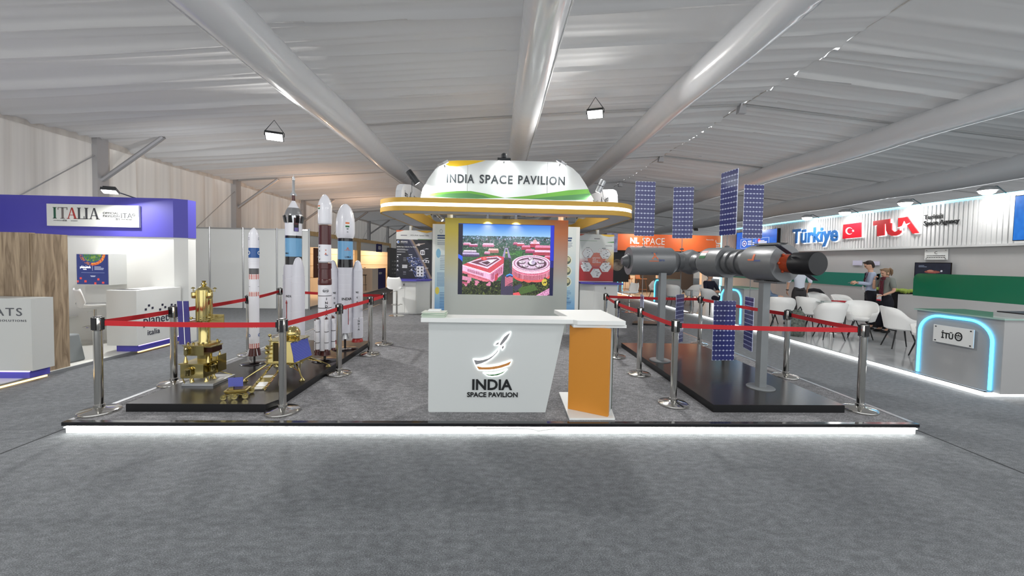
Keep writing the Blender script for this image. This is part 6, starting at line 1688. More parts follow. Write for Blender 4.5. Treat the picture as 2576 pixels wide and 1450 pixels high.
# wood panel and front counter at the frame edge
M_WOODD = wood_mat('grey_brown_planks', C(112, 94, 74), C(172, 152, 126), (4, 4, 0.4))
wy_ = on_z(131, 943, 0.02).y
wd = thing('plank_wall', (FX-0.6, wy_, 0), 'rustic grey-brown timber wall at the end of the Italian stand', 'wood wall')
wx1 = FX - 0.02; wx0 = on_y(78, 700, wy_).x
wz1 = on_y(60, 587, wy_).z
npl = 5
MB().box(wx0, wx1, wy_, wy_+0.30, IZ, wz1).build('post', M_WOODD, wd, world=True)
for k in range(4):
    x1 = wx0 - 0.002 - 0.42*k
    MB().box(x1-0.416, x1, wy_-0.02*(k % 2)-0.01, wy_+0.06, IZ, wz1+0.01).build('plank', M_WOODD, wd, world=True)
fc = thing('booth_counter', (FX-0.9, wy_-0.5, IZ), 'white front counter lettered ATS below the timber wall', 'counter')
ay = wy_ - 0.28
ax1 = on_y(80, 850, ay).x; azt = on_y(75, 752, ay).z
MB().box(ax1-1.6, ax1, ay, ay+0.24, IZ+0.10, azt).build('cabinet', mat('counter_grey_print', C(190, 192, 190), 0.5), fc, world=True)
MB().box(ax1-1.6, ax1-0.06, ay+0.02, ay+0.24, IZ, IZ+0.10).build('plinth', PURPLE, fc, world=True)
MB().box(ax1-1.6, ax1-0.05, ay+0.004, ay+0.018, IZ+0.085, IZ+0.099).build('violet_led_strip', LED_VIOLET, fc, world=True)
mb = MB(); p = on_y(28, 785, ay)
put_text(mb, 'SATS', frame((p.x-0.08, ay-0.001, p.z), *FRONT), width=0.42, height=0.10, depth=0.003, space=1.2); put_text(mb, 'SOLUTIONS', frame((p.x+0.02, ay-0.001, p.z-0.11), *FRONT), width=0.32, height=0.025, depth=0.003, space=1.3)
mb.build('lettering', mat('ats_lettering', C(84, 86, 92), 0.5), fc, world=True)
pf = on_z(158, 918, IZ)
o = MB().hexa([(-0.17, -0.17, 0), (0.17, -0.17, 0), (0.17, 0.17, 0), (-0.17, 0.17, 0), (-0.13, -0.13, 0.40), (0.13, -0.13, 0.40), (0.13, 0.13, 0.40), (-0.13, 0.13, 0.40)]).build('pouf', mat('grey_felt', C(132, 138, 140), 0.9), None, loc=(pf.x-0.15, pf.y+0.12, IZ), bevel=0.02)
tag(o, 'grey tapered pouf seat standing by the timber wall', 'pouf')
cq = on_z(145, 865, IZ)
ch = thing('cantilever_chair', (cq.x, cq.y, IZ), 'chrome chair frame showing past the timber wall', 'chair')
for s in (0, 0.4):
    MB().tube([(-0.35, s, 0.02), (0.10, s, 0.02), (0.06, s, 0.28), (-0.02, s, 0.30), (-0.08, s, 0.62), (-0.2, s, 0.63)], 0.012, 8).build('frame_tube', CHROME, ch)
MB().box(-0.42, 0.0, 0.0, 0.4, 0.42, 0.45).build('seat', WHITE, ch)
p = on_y(276, 483, WY-0.4); floodlight(p, p+Vector((0.3, -0.6, -2.0)), 24, 'bright floodlight on a stem above the ITALIA sign', None, 0.2, bracket_up=0)
MB().cyl((0, 0.02, 0.04), (0.02, 0.45, fz1-p.z), 0.012, n=6).build('stem', DARK, bpy.data.objects[[o.name for o in COL.objects if o.name.startswith('floodlight')][-1]])

# ================================================================== shell scheme panels behind
SY_ = on_z(620, 778, 0).y
sh_z1 = on_y(620, 574, SY_).z
sw = thing('shell_scheme_wall', (FX-2, SY_, 0), 'plain white modular panel wall with aluminium posts behind the slim rocket', 'partition')
edges_u = [479, 527, 611, 696, 777]
xs_ = [on_y(u, 680, SY_).x for u in edges_u]
wpan = xs_[2]-xs_[1]
while xs_[0] > -9.2: xs_.insert(0, xs_[0]-wpan)
for i in range(len(xs_)-1):
    MB().box(xs_[i]+0.025, xs_[i+1]-0.025, SY_+0.01, SY_+0.03, 0.03, sh_z1-0.04).build('panel', mat('shell_panel', C(214, 217, 216), 0.55), sw, world=True)
    for z0, z1 in ((0.0, 0.03), (sh_z1-0.045, sh_z1)):
        MB().box(xs_[i]+0.025, xs_[i+1]-0.025, SY_, SY_+0.04, z0, z1).build('rail', ALU, sw, world=True)
for x in xs_:
    MB().lathe([(0.025, 0), (0.025, sh_z1+0.02)], 8, M=Matrix.Translation((x, SY_+0.02, 0))).build('profile_post', ALU, sw, world=True)
# ================================================================== timber-framed stands along the aisle
M_PINE = wood_mat('pale_pine', C(196, 164, 112), C(216, 188, 140), (2, 2, 0.3), 0.5)
M_PEACH = mat('warm_white_board', C(232, 222, 208), 0.6)
AXX = FX
def aisle_y(u): return on_x(u, 700, AXX).y
yb = [SY_+0.12, aisle_y(903), aisle_y(983)]
lz_ = on_x(945, 605, AXX).z
hz_t = on_x(945, 606, AXX).z
for i in range(2):
    y0, y1 = yb[i], yb[i+1]
    t = thing('timber_stand', (AXX-1.5, (y0+y1)/2, 0), ['pine-framed exhibition stand with brown banner behind the rockets', 'pine-framed exhibition stand glowing with warm light and a dark blue counter'][i], 'exhibition stand', 'timber stands along the aisle')
    zt_ = 2.45
    for yy in ((y0, y0+0.2), (y1-0.2, y1)):
        MB().box(AXX-0.12, AXX, yy[0], yy[1], 0, zt_).build('post', M_PINE, t, world=True)
    MB().box(AXX-0.12, AXX, y0+0.2, y1-0.2, zt_-0.14, zt_).build('beam', M_PINE, t, world=True)
    MB().box(AXX-0.08, AXX-0.03, y0+0.2, y1-0.2, zt_-0.50, zt_-0.14).build('fascia', WHITE, t, world=True)
    MB().box(AXX-3.0, AXX-2.9, y0, y1, 0, zt_).build('back_wall', M_PEACH, t, world=True)
    MB().box(AXX-3.0, AXX-0.12, y1-0.06, y1, 0, zt_).build('side_wall', M_PEACH, t, world=True)
    for z in (0.75, 1.25, 1.75):
        MB().box(AXX-2.9, AXX-0.12, y1-0.07, y1-0.06, z, z+0.012).build('panel_joint', M_PINE, t, world=True)
    MB().box(AXX-3, AXX, y0, y1, 0, 0.04).build('floor', M_PEACH, t, world=True)
    MB().box(AXX, AXX+0.01, y0, y1, 0.0, 0.05).build('edge_strip', ALU, t, world=True)
    lamp('stand_lamp', (AXX-0.9, y1-0.9, zt_-0.30), (AXX-1.6, y1, 0.6), 22, 0.25, (1, 0.66, 0.36), PI, t)
    lamp('stand_uplight', (AXX-0.6, (y0+y1)/2, zt_+0.12), (AXX-0.6, (y0+y1)/2, 5), 26, 0.2, (1, 0.66, 0.46), PI, t)
    MB().lathe([(0.09, 0), (0.10, 0.09)], 14, M=Matrix.Translation((AXX-0.6, (y0+y1)/2, zt_+0.01))).build('uplight_can', BLACK, t, world=True)
    MB().box(AXX-0.64, AXX-0.12, (y0+y1)/2-0.03, (y0+y1)/2+0.03, zt_-0.03, zt_+0.01).build('uplight_arm', BLACK, t, world=True)
    MB().cyl((AXX-0.9, y1-0.9, zt_-0.24), (AXX-0.9, y1-0.9, zt_-0.1), 0.05, n=12).build('lamp_can', BLACK, t, world=True)
    MB().cyl((AXX-0.9, y1-0.9, zt_-0.1), (AXX-0.9, y1-0.06, zt_-0.1), 0.012, n=6).build('lamp_arm', BLACK, t, world=True)
    if i == 1:
        p = on_x(954, 621, AXX); MB().box(AXX-0.03, AXX+0.02, p.y-0.4, p.y+0.4, zt_-0.52, zt_-0.12).build('logo_plate', mat('deep_navy', C(38, 40, 104), 0.5), t, world=True)
        mb = MB(); put_text(mb, 'ED', frame((AXX+0.021, p.y, zt_-0.31), *RIGHTF), width=0.4, height=0.16, bold=0.03, depth=0.003); mb.build('logo_lettering', FLAG[1], t, world=True)
        c0, c1 = on_x(952, 730, AXX-0.1), on_x(970, 730, AXX-0.1)
        MB().box(AXX-0.9, AXX-0.12, c0.y-0.9, c1.y, 0.04, 1.1).build('counter', M_PEACH, t, world=True)
        MB().box(AXX-0.119, AXX-0.10, c0.y, c1.y, 0.04, 1.1).build('counter_front', mat('deep_navy', None), t, world=True)
        mb = MB(); put_text(mb, 'ED', frame((AXX-0.099, (c0.y+c1.y)/2-0.3, 0.85), *RIGHTF), width=0.5, height=0.1, bold=0.03, depth=0.003); mb.build('counter_lettering', FLAG[1], t, world=True)
    else:
        p = on_x(840, 645, AXX); MB().box(AXX-0.5, AXX-0.46, p.y-0.5, p.y+0.6, 0.9, 1.95).build('brown_banner', mat('brown_banner', C(104, 62, 48), 0.5), t, world=True)
        mb = MB(); put_text(mb, '-----\n---', frame((AXX-0.455, p.y, 1.5), *RIGHTF), width=0.6, height=0.3, depth=0.003); mb.build('banner_lettering', FLAG[1], t, world=True)
        MB().box(AXX-1.2, AXX-0.15, y0+0.3, y0+0.5, 0.04, 1.6).build('display_shelf', WHITE, t, world=True)
def high_stool(p, label, rz, seat=0.76, m=BLACK, lm=None, group='dark bar chairs'):
    t = thing('bar_chair', p, label, 'chair', group, rz); lm = lm or BLACK
    mb = MB(); mb.hexa([(-0.2, -0.2, seat-0.02), (0.2, -0.2, seat-0.02), (0.2, 0.18, seat-0.03), (-0.2, 0.18, seat-0.03), (-0.21, -0.2, seat+0.01), (0.21, -0.2, seat+0.01), (0.2, 0.18, seat), (-0.2, 0.18, seat)]); mb.build('seat', m, t, bevel=0.01)
    mb = MB(); mb.hexa([(-0.2, 0.17, seat), (0.2, 0.17, seat), (0.2, 0.195, seat), (-0.2, 0.195, seat), (-0.17, 0.24, seat+0.32), (0.17, 0.24, seat+0.32), (0.17, 0.26, seat+0.32), (-0.17, 0.26, seat+0.32)]); mb.build('backrest', m, t, bevel=0.01)
    for sx in (-1, 1):
        for sy in (-1, 1): MB().cyl((sx*0.14, sy*0.14, seat-0.02), (sx*0.22, sy*0.22, 0), 0.011, n=6).build('leg', lm, t)
    MB().tube([(-0.2, -0.2, 0.28), (0.2, -0.2, 0.28), (0.2, 0.2, 0.28), (-0.2, 0.2, 0.28)], 0.009, 6, closed=True).build('foot_rail', lm, t)
    return t
p = Vector((AXX-0.55, on_x(917, 740, AXX-0.55).y, 0.04)); high_stool(p, 'dark bar chair inside the warmly lit timber stand', 1.3)
p = Vector((AXX-1.3, on_x(905, 740, AXX-1.3).y, 0.04)); high_stool(p, 'dark bar chair at the pine post of the warm timber stand', -1.5)
# dark display panel at the far end
a, b = on_x(979, 700, AXX+0.1), on_x(997, 700, AXX+0.1)
gp = thing('information_totem', (AXX+0.1, (a.y+b.y)/2, 0), 'tall dark grey display panel beyond the warm timber stand', 'display panel')
MB().box(AXX, AXX+0.12, a.y, b.y+1.5, 0, 2.2).build('panel', mat('dark_print', C(90, 92, 96), 0.4), gp, world=True)
mb = MB()
for k in range(4):
    mb = MB(); put_text(mb, '~ o-', frame((AXX+0.121, a.y+0.9, 0.8+0.22*k), *RIGHTF), width=0.9, height=0.07, depth=0.003); mb.build('printed_line', FLAG[1], gp, world=True)

p = Vector((ix1-1.6, WY+0.5, fz1-0.25)); floodlight(p, p+Vector((0.6, 3.5, -1.0)), 38, 'floodlight fixed behind the violet-blue fascia towards the panel wall', None, 0.2, bracket_up=0)  # hidden lamp added to brighten the panel wall
MB().box(-0.03, 0.03, -0.205, 0.0, -0.02, 0.02).build('bracket', DARK, bpy.data.objects[[o.name for o in COL.objects if o.name.startswith('floodlight')][-1]])
# ================================================================== Turkish booth
TX = on_z(2470, 999, 0).x                    # front line of the right-hand stand
TZ = 0.07; TW = 10.4
TY0 = on_z(2480, 1001, 0).y; TY1 = 17.2
LED_EDGE = mat('booth_edge_led', (1, 1, 1, 1), 0.5, emit=(1, 0.99, 0.95, 1), estr=7.0)
M_TILE = mat('polished_grey_floor', C(206, 208, 210), 0.1, coat=0.4)
tf = thing('booth_floor', (TX+2, TY0, 0), 'polished grey raised floor of the Turkish booth with white edge light', 'booth floor')
MB().box(TX+0.02, TW, TY0+0.02, TY1+8, 0, TZ).build('floor_board', M_TILE, tf, world=True)
MB().box(TX, TX+0.02, TY0, TY1+8, TZ-0.004, TZ+0.006).build('edge_profile', ALU, tf, world=True)
MB().box(TX+0.004, TX+0.014, TY0+0.02, TY1+6, 0.035, TZ-0.006).build('edge_led', LED_EDGE, tf, world=True)
MB().box(TX, TW+4, TY0, TY0+0.02, TZ-0.004, TZ+0.006).build('edge_profile', ALU, tf, world=True)
MB().box(TX+0.02, TW+4, TY0+0.004, TY0+0.014, 0.035, TZ-0.006).build('edge_led', LED_EDGE, tf, world=True)
M_TWALL = mat('light_grey_laminate', C(186, 186, 186), 0.16, coat=0.2)
M_RIB = mat('ribbed_white_cladding', C(212, 213, 213), 0.35)
M_GREEN = mat('teal_green_band', C(40, 128, 112), 0.35)
tzb = on_x(2250, 625, TW).z; tzt = on_x(2300, 519, TW).z
tw = thing('booth_wall', (TW+0.1, 11, 0), 'long grey booth wall with white ribbed header of the Turkish booth', 'booth wall')
yend = on_x(1816, 600, TW).y
MB().box(TW, TW+0.2, 4.0, yend, 0, tzb).build('lower_wall', M_TWALL, tw, world=True)
MB().box(TW-0.02, TW+0.2, 4.0, yend, tzb, tzt).build('header_board', M_RIB, tw, world=True)
MB().box(TW-0.07, TW-0.02, 4.0, yend, tzb-0.02, tzb+0.03).build('header_ledge', M_RIB, tw, world=True)
MB().box(TW-0.05, TW-0.02, 4.0, yend, tzt, tzt+0.025).build('cyan_led_line', LED_CYAN, tw, world=True)
MB().box(TW-0.05, TW-0.02, yend-0.06, yend, 0, tzt).build('cyan_led_line', LED_CYAN, tw, world=True)
rib = None; yv = on_x(2552, 550, TW).y
while yv < yend-0.1:
    if rib is None: o = MB().box(TW-0.045, TW-0.0205, -0.026, 0.026, tzb+0.03, tzt-0.04).build('rib', M_RIB, tw); rib = o.data
    else: o = bpy.data.objects.new('rib', rib); COL.objects.link(o); o.parent = tw
    o.location = (-tw.location.x, yv-tw.location.y, 0); yv += 0.088
# green bands
g0, g1 = on_x(2036, 683, TW-0.004), on_x(2172, 722, TW-0.004)
a0, a1 = on_x(1900, 690, TW-0.004), on_x(2215, 690, TW-0.004)
MB().box(TW-0.012, TW-0.001, a1.y, on_x(1838, 690, TW).y, g1.z, g0.z).build('green_band', M_GREEN, tw, world=True)
# letters
XL = TW - 0.046
def wall_text(s, u0, u1, v0, v1, m, nm, depth=0.03, bold=0.0, halo=True, lift=0.02):
    """letters standing off the ribbed header; u0..u1, v0..v1 is their box in the photo"""
    um, vm = (u0+u1)/2, (v0+v1)/2
    l_, r_ = on_x(u0, vm, XL), on_x(u1, vm, XL); c_ = on_x(um, vm, XL)
    hgt = on_x(um, v0, XL).z - on_x(um, v1, XL).z
    t = thing('wall_letters', (XL, (l_.y+r_.y)/2, c_.z), 'x', 'sign')
    mb = MB(); put_text(mb, s, frame((XL, (l_.y+r_.y)/2, c_.z), *LEFTF), width=l_.y-r_.y, height=hgt, bold=bold, depth=depth, lift=lift); mb.build('letter_faces', m, t, world=True)
    if halo:
        mb = MB(); put_text(mb, s, frame((XL, (l_.y+r_.y)/2-0.02, c_.z-0.015), *LEFTF), width=l_.y-r_.y, height=hgt, bold=bold+0.01, depth=lift*0.8, lift=0.002); mb.build('letter_backlight', mat('letter_backlight', (1, 1, 1, 1), 0.5, emit=(1, 1, 1, 1), estr=1.3), t, world=True)
    return t
t = wall_text('T\u00fcrkiye', 1996, 2111, 572, 622, mat('turkiye_blue', C(52, 116, 186), 0.4), 'l', bold=0.03); t['label'] = 'blue back-lit letters spelling T\u00fcrkiye on the ribbed header'
t = wall_text('Turkish\nSpace Agency', 2326, 2416, 537, 568, LETTER, 'l', bold=0.015, halo=False, depth=0.012, lift=0.012); t['label'] = 'black letters reading Turkish Space Agency on the ribbed header'
# TUA logo built from polygons
def LQ(x, y): # close-up pixels -> photo pixels
    return (1820 + x/3.407, 440 + y/3.407)
M_TRED = mat('logo_red', C(200, 38, 46), 0.4)
t = thing('wall_logo', on_x(*LQ(1500, 520), XL), 'red back-lit TUA logo with white star streak on the ribbed header', 'sign')
def wl_poly(pts, m, nm, a, b, par):
    P = [on_x(*LQ(*p), XL) for p in pts]
    MB().prism([(-p.y, p.z) for p in P], a, b, M=frame((XL, 0, 0), *LEFTF)).build(nm, m, par, world=True)
tua = [[(1297, 398), (1440, 378), (1440, 415), (1392, 422), (1392, 520), (1330, 528), (1330, 432), (1297, 436)],
       [(1405, 420), (1455, 413), (1455, 470), (1475, 490), (1500, 484), (1512, 470), (1532, 474), (1540, 490), (1520, 512), (1490, 524), (1455, 524), (1422, 508), (1408, 478)],
       [(1512, 372), (1559, 366), (1559, 428), (1512, 456)],
       [(1560, 366), (1590, 360), (1690, 500), (1635, 505), (1578, 418), (1560, 430)]]
for P in tua:
    wl_poly(P, M_TRED, 'letter_face', 0.02, 0.05, t)
    wl_poly([(x+9, y+3) for x, y in P], mat('letter_backlight', None), 'letter_backlight', 0.002, 0.016, t)
wl_poly([(1505, 455), (1548, 440), (1566, 398), (1580, 425), (1618, 412), (1582, 440), (1548, 462), (1530, 480), (1536, 458)], mat('letter_backlight', None), 'star_streak', 0.051, 0.056, t)
t = thing('flag_plate', on_x(*LQ(1115, 545), XL), 'red Turkish flag plate with white crescent and star', 'flag')
fp = [(1040, 428), (1192, 408), (1192, 536), (1034, 550)]
wl_poly(fp, mat('flag_red_tr', C(206, 24, 44), 0.4), 'plate', 0.02, 0.05, t)
wl_poly([(x+16, y) for x, y in fp], mat('letter_backlight', None), 'plate_backlight', 0.002, 0.016, t)
cr = [(1092+31*math.cos(a_), 482+31*math.sin(a_)) for a_ in np.linspace(0.65, 2*PI-0.65, 20)] + [(1099+25*math.cos(a_), 482+25*math.sin(a_)) for a_ in np.linspace(2*PI-0.75, 0.75, 18)]
wl_poly(cr, FLAG[1], 'crescent', 0.051, 0.055, t)
wl_poly([(1126+(12 if k % 2 == 0 else 5)*math.cos(PI+k*PI/5), 481+(13 if k % 2 == 0 else 5.5)*math.sin(PI+k*PI/5)) for k in range(10)], FLAG[1], 'star', 0.051, 0.055, t)
# screens on the header
def wall_screen(u0, u1, label, cvs, X_, z0, z1, nm='wall_screen'):
    l_, r_ = on_x(u0, 600, X_), on_x(u1, 600, X_)
    t = thing(nm, (X_, (l_.y+r_.y)/2, z0), label, 'screen')
    MB().box(X_, X_+0.10, r_.y, l_.y, z0, z1).build('screen_case', BLACK, t, world=True)
    picture('screen_picture', cvs, frame((X_-0.002, (l_.y+r_.y)/2, (z0+z1)/2), *LEFTF), (l_.y-r_.y)*0.97, (z1-z0)*0.97, picture_mat('screen_glow2', 0.9), t)
    return t
c = Canvas(160, 90, (26, 96, 190)); n1 = c.noise(9, 3); c.a += (n1[..., None]-0.5)*26
c.rect(0.12, 0.36, 0.83, 0.37, (220, 230, 245)); c.rect(0.12, 0.80, 0.83, 0.81, (220, 230, 245)); c.rect(0.12, 0.36, 0.127, 0.81, (220, 230, 245)); c.rect(0.825, 0.36, 0.83, 0.81, (220, 230, 245)); c.rect(0.52, 0.42, 0.525, 0.76, (220, 230, 245))
c.ell(0.22, 0.58, 0.06, 0.15, (236, 240, 248)); c.ell(0.22, 0.58, 0.045, 0.11, (40, 60, 150)); c.ell(0.22, 0.58, 0.02, 0.05, (236, 240, 248)); c.lines(0.31, 0.46, 0.5, 0.70, 3, (240, 240, 250), 0.5); c.ell(0.6, 0.48, 0.035, 0.09, (226, 60, 70)); c.lines(0.58, 0.48, 0.8, 0.76, 5, (240, 240, 250), 0.55)
wall_screen(1852, 1956, 'blue video screen with ministry logos beside the blue T\u00fcrkiye letters', c, TW-0.14, on_x(1905, 634, TW-0.14).z, on_x(1905, 580, TW-0.14).z)
c = Canvas(80, 90, (24, 104, 190)); n1 = c.noise(6, 5); c.a += (n1[..., None]-0.5)*20
wall_screen(2547, 2640, 'plain blue video screen at the end of the ribbed header', c, TW-0.3, on_x(2560, 606, TW-0.3).z, on_x(2560, 492, TW-0.3).z)
# plates, papers and television on the wall
def wall_plate(u0, u1, v0, v1, label, X_, lines, nm='wall_plate', m=WHITE, cat='sign', pins=True):
    l_, r_ = on_x(u0, (v0+v1)/2, X_), on_x(u1, (v0+v1)/2, X_); zt_, zb_ = on_x((u0+u1)/2, v0, X_).z, on_x((u0+u1)/2, v1, X_).z
    t = thing(nm, (X_, (l_.y+r_.y)/2, zb_), label, cat)
    MB().box(X_, X_+0.012, r_.y, l_.y, zb_, zt_).build('plate', m, t, world=True)
    mb = MB()
    for s, fy, h_ in lines: put_text(mb, s, frame((X_-0.0005, (l_.y+r_.y)/2, zb_+(zt_-zb_)*fy), *LEFTF), width=min((l_.y-r_.y)*0.8, 9), height=h_, depth=0.002) if len(s) > 2 else put_text(mb, s, frame((X_-0.0005, (l_.y+r_.y)/2, zb_+(zt_-zb_)*fy), *LEFTF), height=h_, depth=0.002)
    if lines: mb.build('lettering', LETTER, t, world=True)
    if pins:
        for y_ in (r_.y+0.04, l_.y-0.04):
            for z_ in (zb_+0.03, zt_-0.03): MB().cyl((X_-0.006, y_, z_), (X_+0.015, y_, z_), 0.012, n=8).build('pin', ALU, t, world=True)
    return t, l_, r_, zb_, zt_
wall_plate(2326, 2384, 627, 654, 'white name plate with crescent emblem above the television', TW-0.03, [('C', 0.66, 0.06), ('------------', 0.38, 0.014), ('--------', 0.22, 0.012)])
wall_plate(1990, 2034, 637, 652, 'white name plate reading TURKCELL half hidden by the station', TW-0.03, [('TURKCELL', 0.5, 0.06)])
wall_plate(2145, 2168, 656, 668, 'lilac paper sheet taped to the wall above the man', TW-0.02, [], 'paper_sheet', mat('lilac_paper', C(206, 204, 226), 0.7), 'paper', False)
wall_plate(2193, 2212, 658, 668, 'lilac paper sheet taped to the wall above the woman', TW-0.02, [], 'paper_sheet', mat('lilac_paper', None), 'paper', False)
t, l_, r_, zb_, zt_ = wall_plate(2300, 2393, 661, 713, 'dark television on the wall behind the green glass panel', TW-0.10, [], 'television', BLACK_GLOSS, 'television', False)
c = Canvas(90, 52, (26, 32, 50)); n1 = c.noise(5, 2); c.a += (n1[..., None]-0.5)*14; c.ell(0.5, 0.45, 0.22, 0.07, (150, 80, 70)); c.ell(0.45, 0.4, 0.1, 0.05, (190, 130, 110)); c.ell(0.76, 0.4, 0.03, 0.05, (200, 200, 210)); c.lines(0.1, 0.12, 0.36, 0.24, 2, (110, 120, 140), 0.5)
picture('tv_picture', c, frame((TW-0.102, (l_.y+r_.y)/2, (zb_+zt_)/2), *LEFTF), (l_.y-r_.y)*0.96, (zt_-zb_)*0.94, picture_mat('tv_glow', 0.5), t)
MB().box(TW-0.088, TW, (l_.y+r_.y)/2-0.2, (l_.y+r_.y)/2+0.2, (zb_+zt_)/2-0.15, (zb_+zt_)/2+0.15).build('wall_mount', BLACK, t, world=True)
# flood lamps along the header top
for u, v, lab in ((1884, 571, 'domed floodlight on the header above the blue screen'), (2030, 548, 'domed floodlight on the header above the T\u00fcrkiye letters'), (2125, 535, 'domed floodlight on the header above the flag plate'), (2277, 511, 'domed floodlight on the header above the TUA logo'), (2484, 480, 'domed floodlight on the header at the plain blue screen')):
    p = on_x(u, v, TW-0.45)
    t = thing('header_floodlight', p, lab, 'floodlight', 'floodlights along the Turkish header')
    MB().lathe([(0.15, 0.0), (0.14, 0.04), (0.08, 0.09), (0.03, 0.10)], 18).build('dome', ALU, t)
    MB().lathe([(1e-5, -0.09), (0.06, -0.08), (0.11, -0.045), (0.135, 0.0)], 18, cap=False).build('lamp_face', LAMP_FACE, t)
    MB().tube([(0.0, 0, 0.08), (0.2, 0, 0.10), (0.44, 0, tzt-p.z)], 0.012, 6).build('arm', DARK, t)
    lamp('header_lamp', p + Vector((0, 0, -0.11)), p + Vector((0.35, 0, -1.0)), 7, 0.24, (1, 0.99, 0.97), PI, t)
# front desks with blue light arches
M_DESK = mat('desk_grey_laminate', C(160, 160, 160), 0.3)
def arch_desk(u0, u1, vb, label, plate=None, first=False, depth=0.75):
    y1 = on_x(u0, vb, TX+0.1).y; y0 = on_x(u1, vb, TX+0.1).y
    X0 = TX+0.1
    t = thing('info_desk', (X0, (y0+y1)/2, TZ), label, 'desk', 'grey desks with blue light arches')
    zt_ = TZ + 0.96
    ya, yb_ = y0-0.10, y1+0.06
    MB().box(X0, X0+depth, ya, yb_, TZ, zt_-0.02).build('desk_body', M_DESK, t, world=True, bevel=0.004)
    MB().box(X0-0.03, X0+depth+0.02, ya-0.02, yb_+0.02, zt_-0.02, zt_).build('glass_top', mat('green_edge_glass', C(150, 178, 170), 0.08, coat=0.5), t, world=True)
    r = min(0.26, (y1-y0)*0.3); zA = zt_-0.07
    P = [(X0-0.012, y1, TZ+0.02), (X0-0.012, y1, zA-r)]
    P += [(X0-0.012, y1-r+r*math.cos(a_), zA-r+r*math.sin(a_)) for a_ in np.linspace(0.15, PI/2, 8)]
    P += [(X0-0.012, y0+r-r*math.sin(a_), zA-r+r*math.cos(a_)) for a_ in np.linspace(0, PI/2-0.15, 8)]
    P += [(X0-0.012, y0, zA-r), (X0-0.012, y0, TZ+0.02)]
    MB().tube(P, 0.017, 8).build('blue_light_arch', LED_BLUE, t, world=True)
    return t, X0, y0, y1
t, X0, y0, y1 = arch_desk(2308, 2492, 965, 'grey desk with blue light arch and white university plate')
pl = []
mb = MB(); a_, b_ = on_x(2349, 844, X0-0.02), on_x(2451, 848, X0-0.02)
zt_, zb_ = on_x(2400, 823, X0-0.02).z, on_x(2400, 868, X0-0.02).z
MB().box(X0-0.03, X0-0.018, b_.y, a_.y, zb_, zt_).build('name_plate', WHITE, t, world=True)
mb = MB(); put_text(mb, '\u0130T\u00dc', frame((X0-0.0305, a_.y-(a_.y-b_.y)*0.37, (zt_+zb_)/2), *LEFTF), width=(a_.y-b_.y)*0.30, height=(zt_-zb_)*0.45, bold=0.02, depth=0.003)
put_text(mb, 'O', frame((X0-0.0305, a_.y-(a_.y-b_.y)*0.65, (zt_+zb_)/2), *LEFTF), width=(a_.y-b_.y)*0.19, height=(zt_-zb_)*0.5, depth=0.003); put_text(mb, '*', frame((X0-0.0305, a_.y-(a_.y-b_.y)*0.65, (zt_+zb_)/2), *LEFTF), height=(zt_-zb_)*0.25, bold=0.03, depth=0.003)
mb.build('plate_lettering', LETTER, t, world=True)
for y_ in (b_.y+0.03, a_.y-0.03):
    for z_ in (zb_+0.025, zt_-0.025): MB().cyl((X0-0.036, y_, z_), (X0-0.015, y_, z_), 0.009, n=8).build('plate_pin', DARK, t, world=True)
# a printer-like device on the desk
pd = on_z(2545, 786, TZ+0.96)
o = thing('card_terminal', (X0+0.45, y0-0.02, TZ+0.96), 'silver and black flat device on the desk with the university plate', 'device')
MB().box(-0.2, 0.2, -0.08, 0.22, 0, 0.05).build('base', SILVER, o); MB().box(-0.18, 0.2, -0.07, 0.2, 0.05, 0.065).build('lid', BLACK, o)
arch_desk(1813, 1863, 800, 'grey desk with blue light arch seen under the space station', depth=0.6)
arch_desk(1646, 1668, 758, 'grey desk with blue light arch beside the left station post', depth=0.6)
arch_desk(1553, 1565, 742, 'grey desk with blue light arch farthest along the aisle', depth=0.6)
# back counter with green glass
bc = thing('back_counter', (8.9, 7.6, TZ), 'grey back counter with a standing green glass panel', 'counter')
X9 = 8.75
yl = on_x(2290, 745, X9).y
ctz = on_x(2300, 744, X9).z
MB().box(X9, X9+0.5, 4.0, yl+0.25, TZ, ctz).build('counter_body', M_TWALL, bc, world=True)
gz1 = on_x(2400, 691, X9+0.05).z
r = 0.12; P = [(-(4.0), ctz), (-(4.0), gz1), (-(yl-r), gz1)] + [(-(yl-r+r*math.sin(a_)), gz1-r+r*math.cos(a_)) for a_ in np.linspace(0.2, PI/2, 5)] + [(-yl, ctz)]
MB().prism(P, -0.012, 0.0, M=frame((X9+0.05, 0, 0), *LEFTF)).build('green_glass', mat('green_glass', C(20, 120, 84), 0.1, alpha=0.86), bc, world=True)
pt = thing('planter', (10.05, on_x(2256, 760, 10.05).y+0.1, TZ), 'black planter box with green moss beside the back counter', 'planter')
MB().box(-0.2, 0.2, -0.45, 0.45, 0, ctz-TZ-0.02).build('box', BLACK, pt)
mb = MB()
for k in range(70):
    x, y_ = rnd.uniform(-0.19, 0.19), rnd.uniform(-0.43, 0.43); mb.sphere((x, y_, ctz-TZ-0.01+rnd.uniform(0, 0.02)), 0.05, 5)
mb.build('moss', mat('moss_green', C(140, 160, 70), 0.9), pt, kind='stuff')

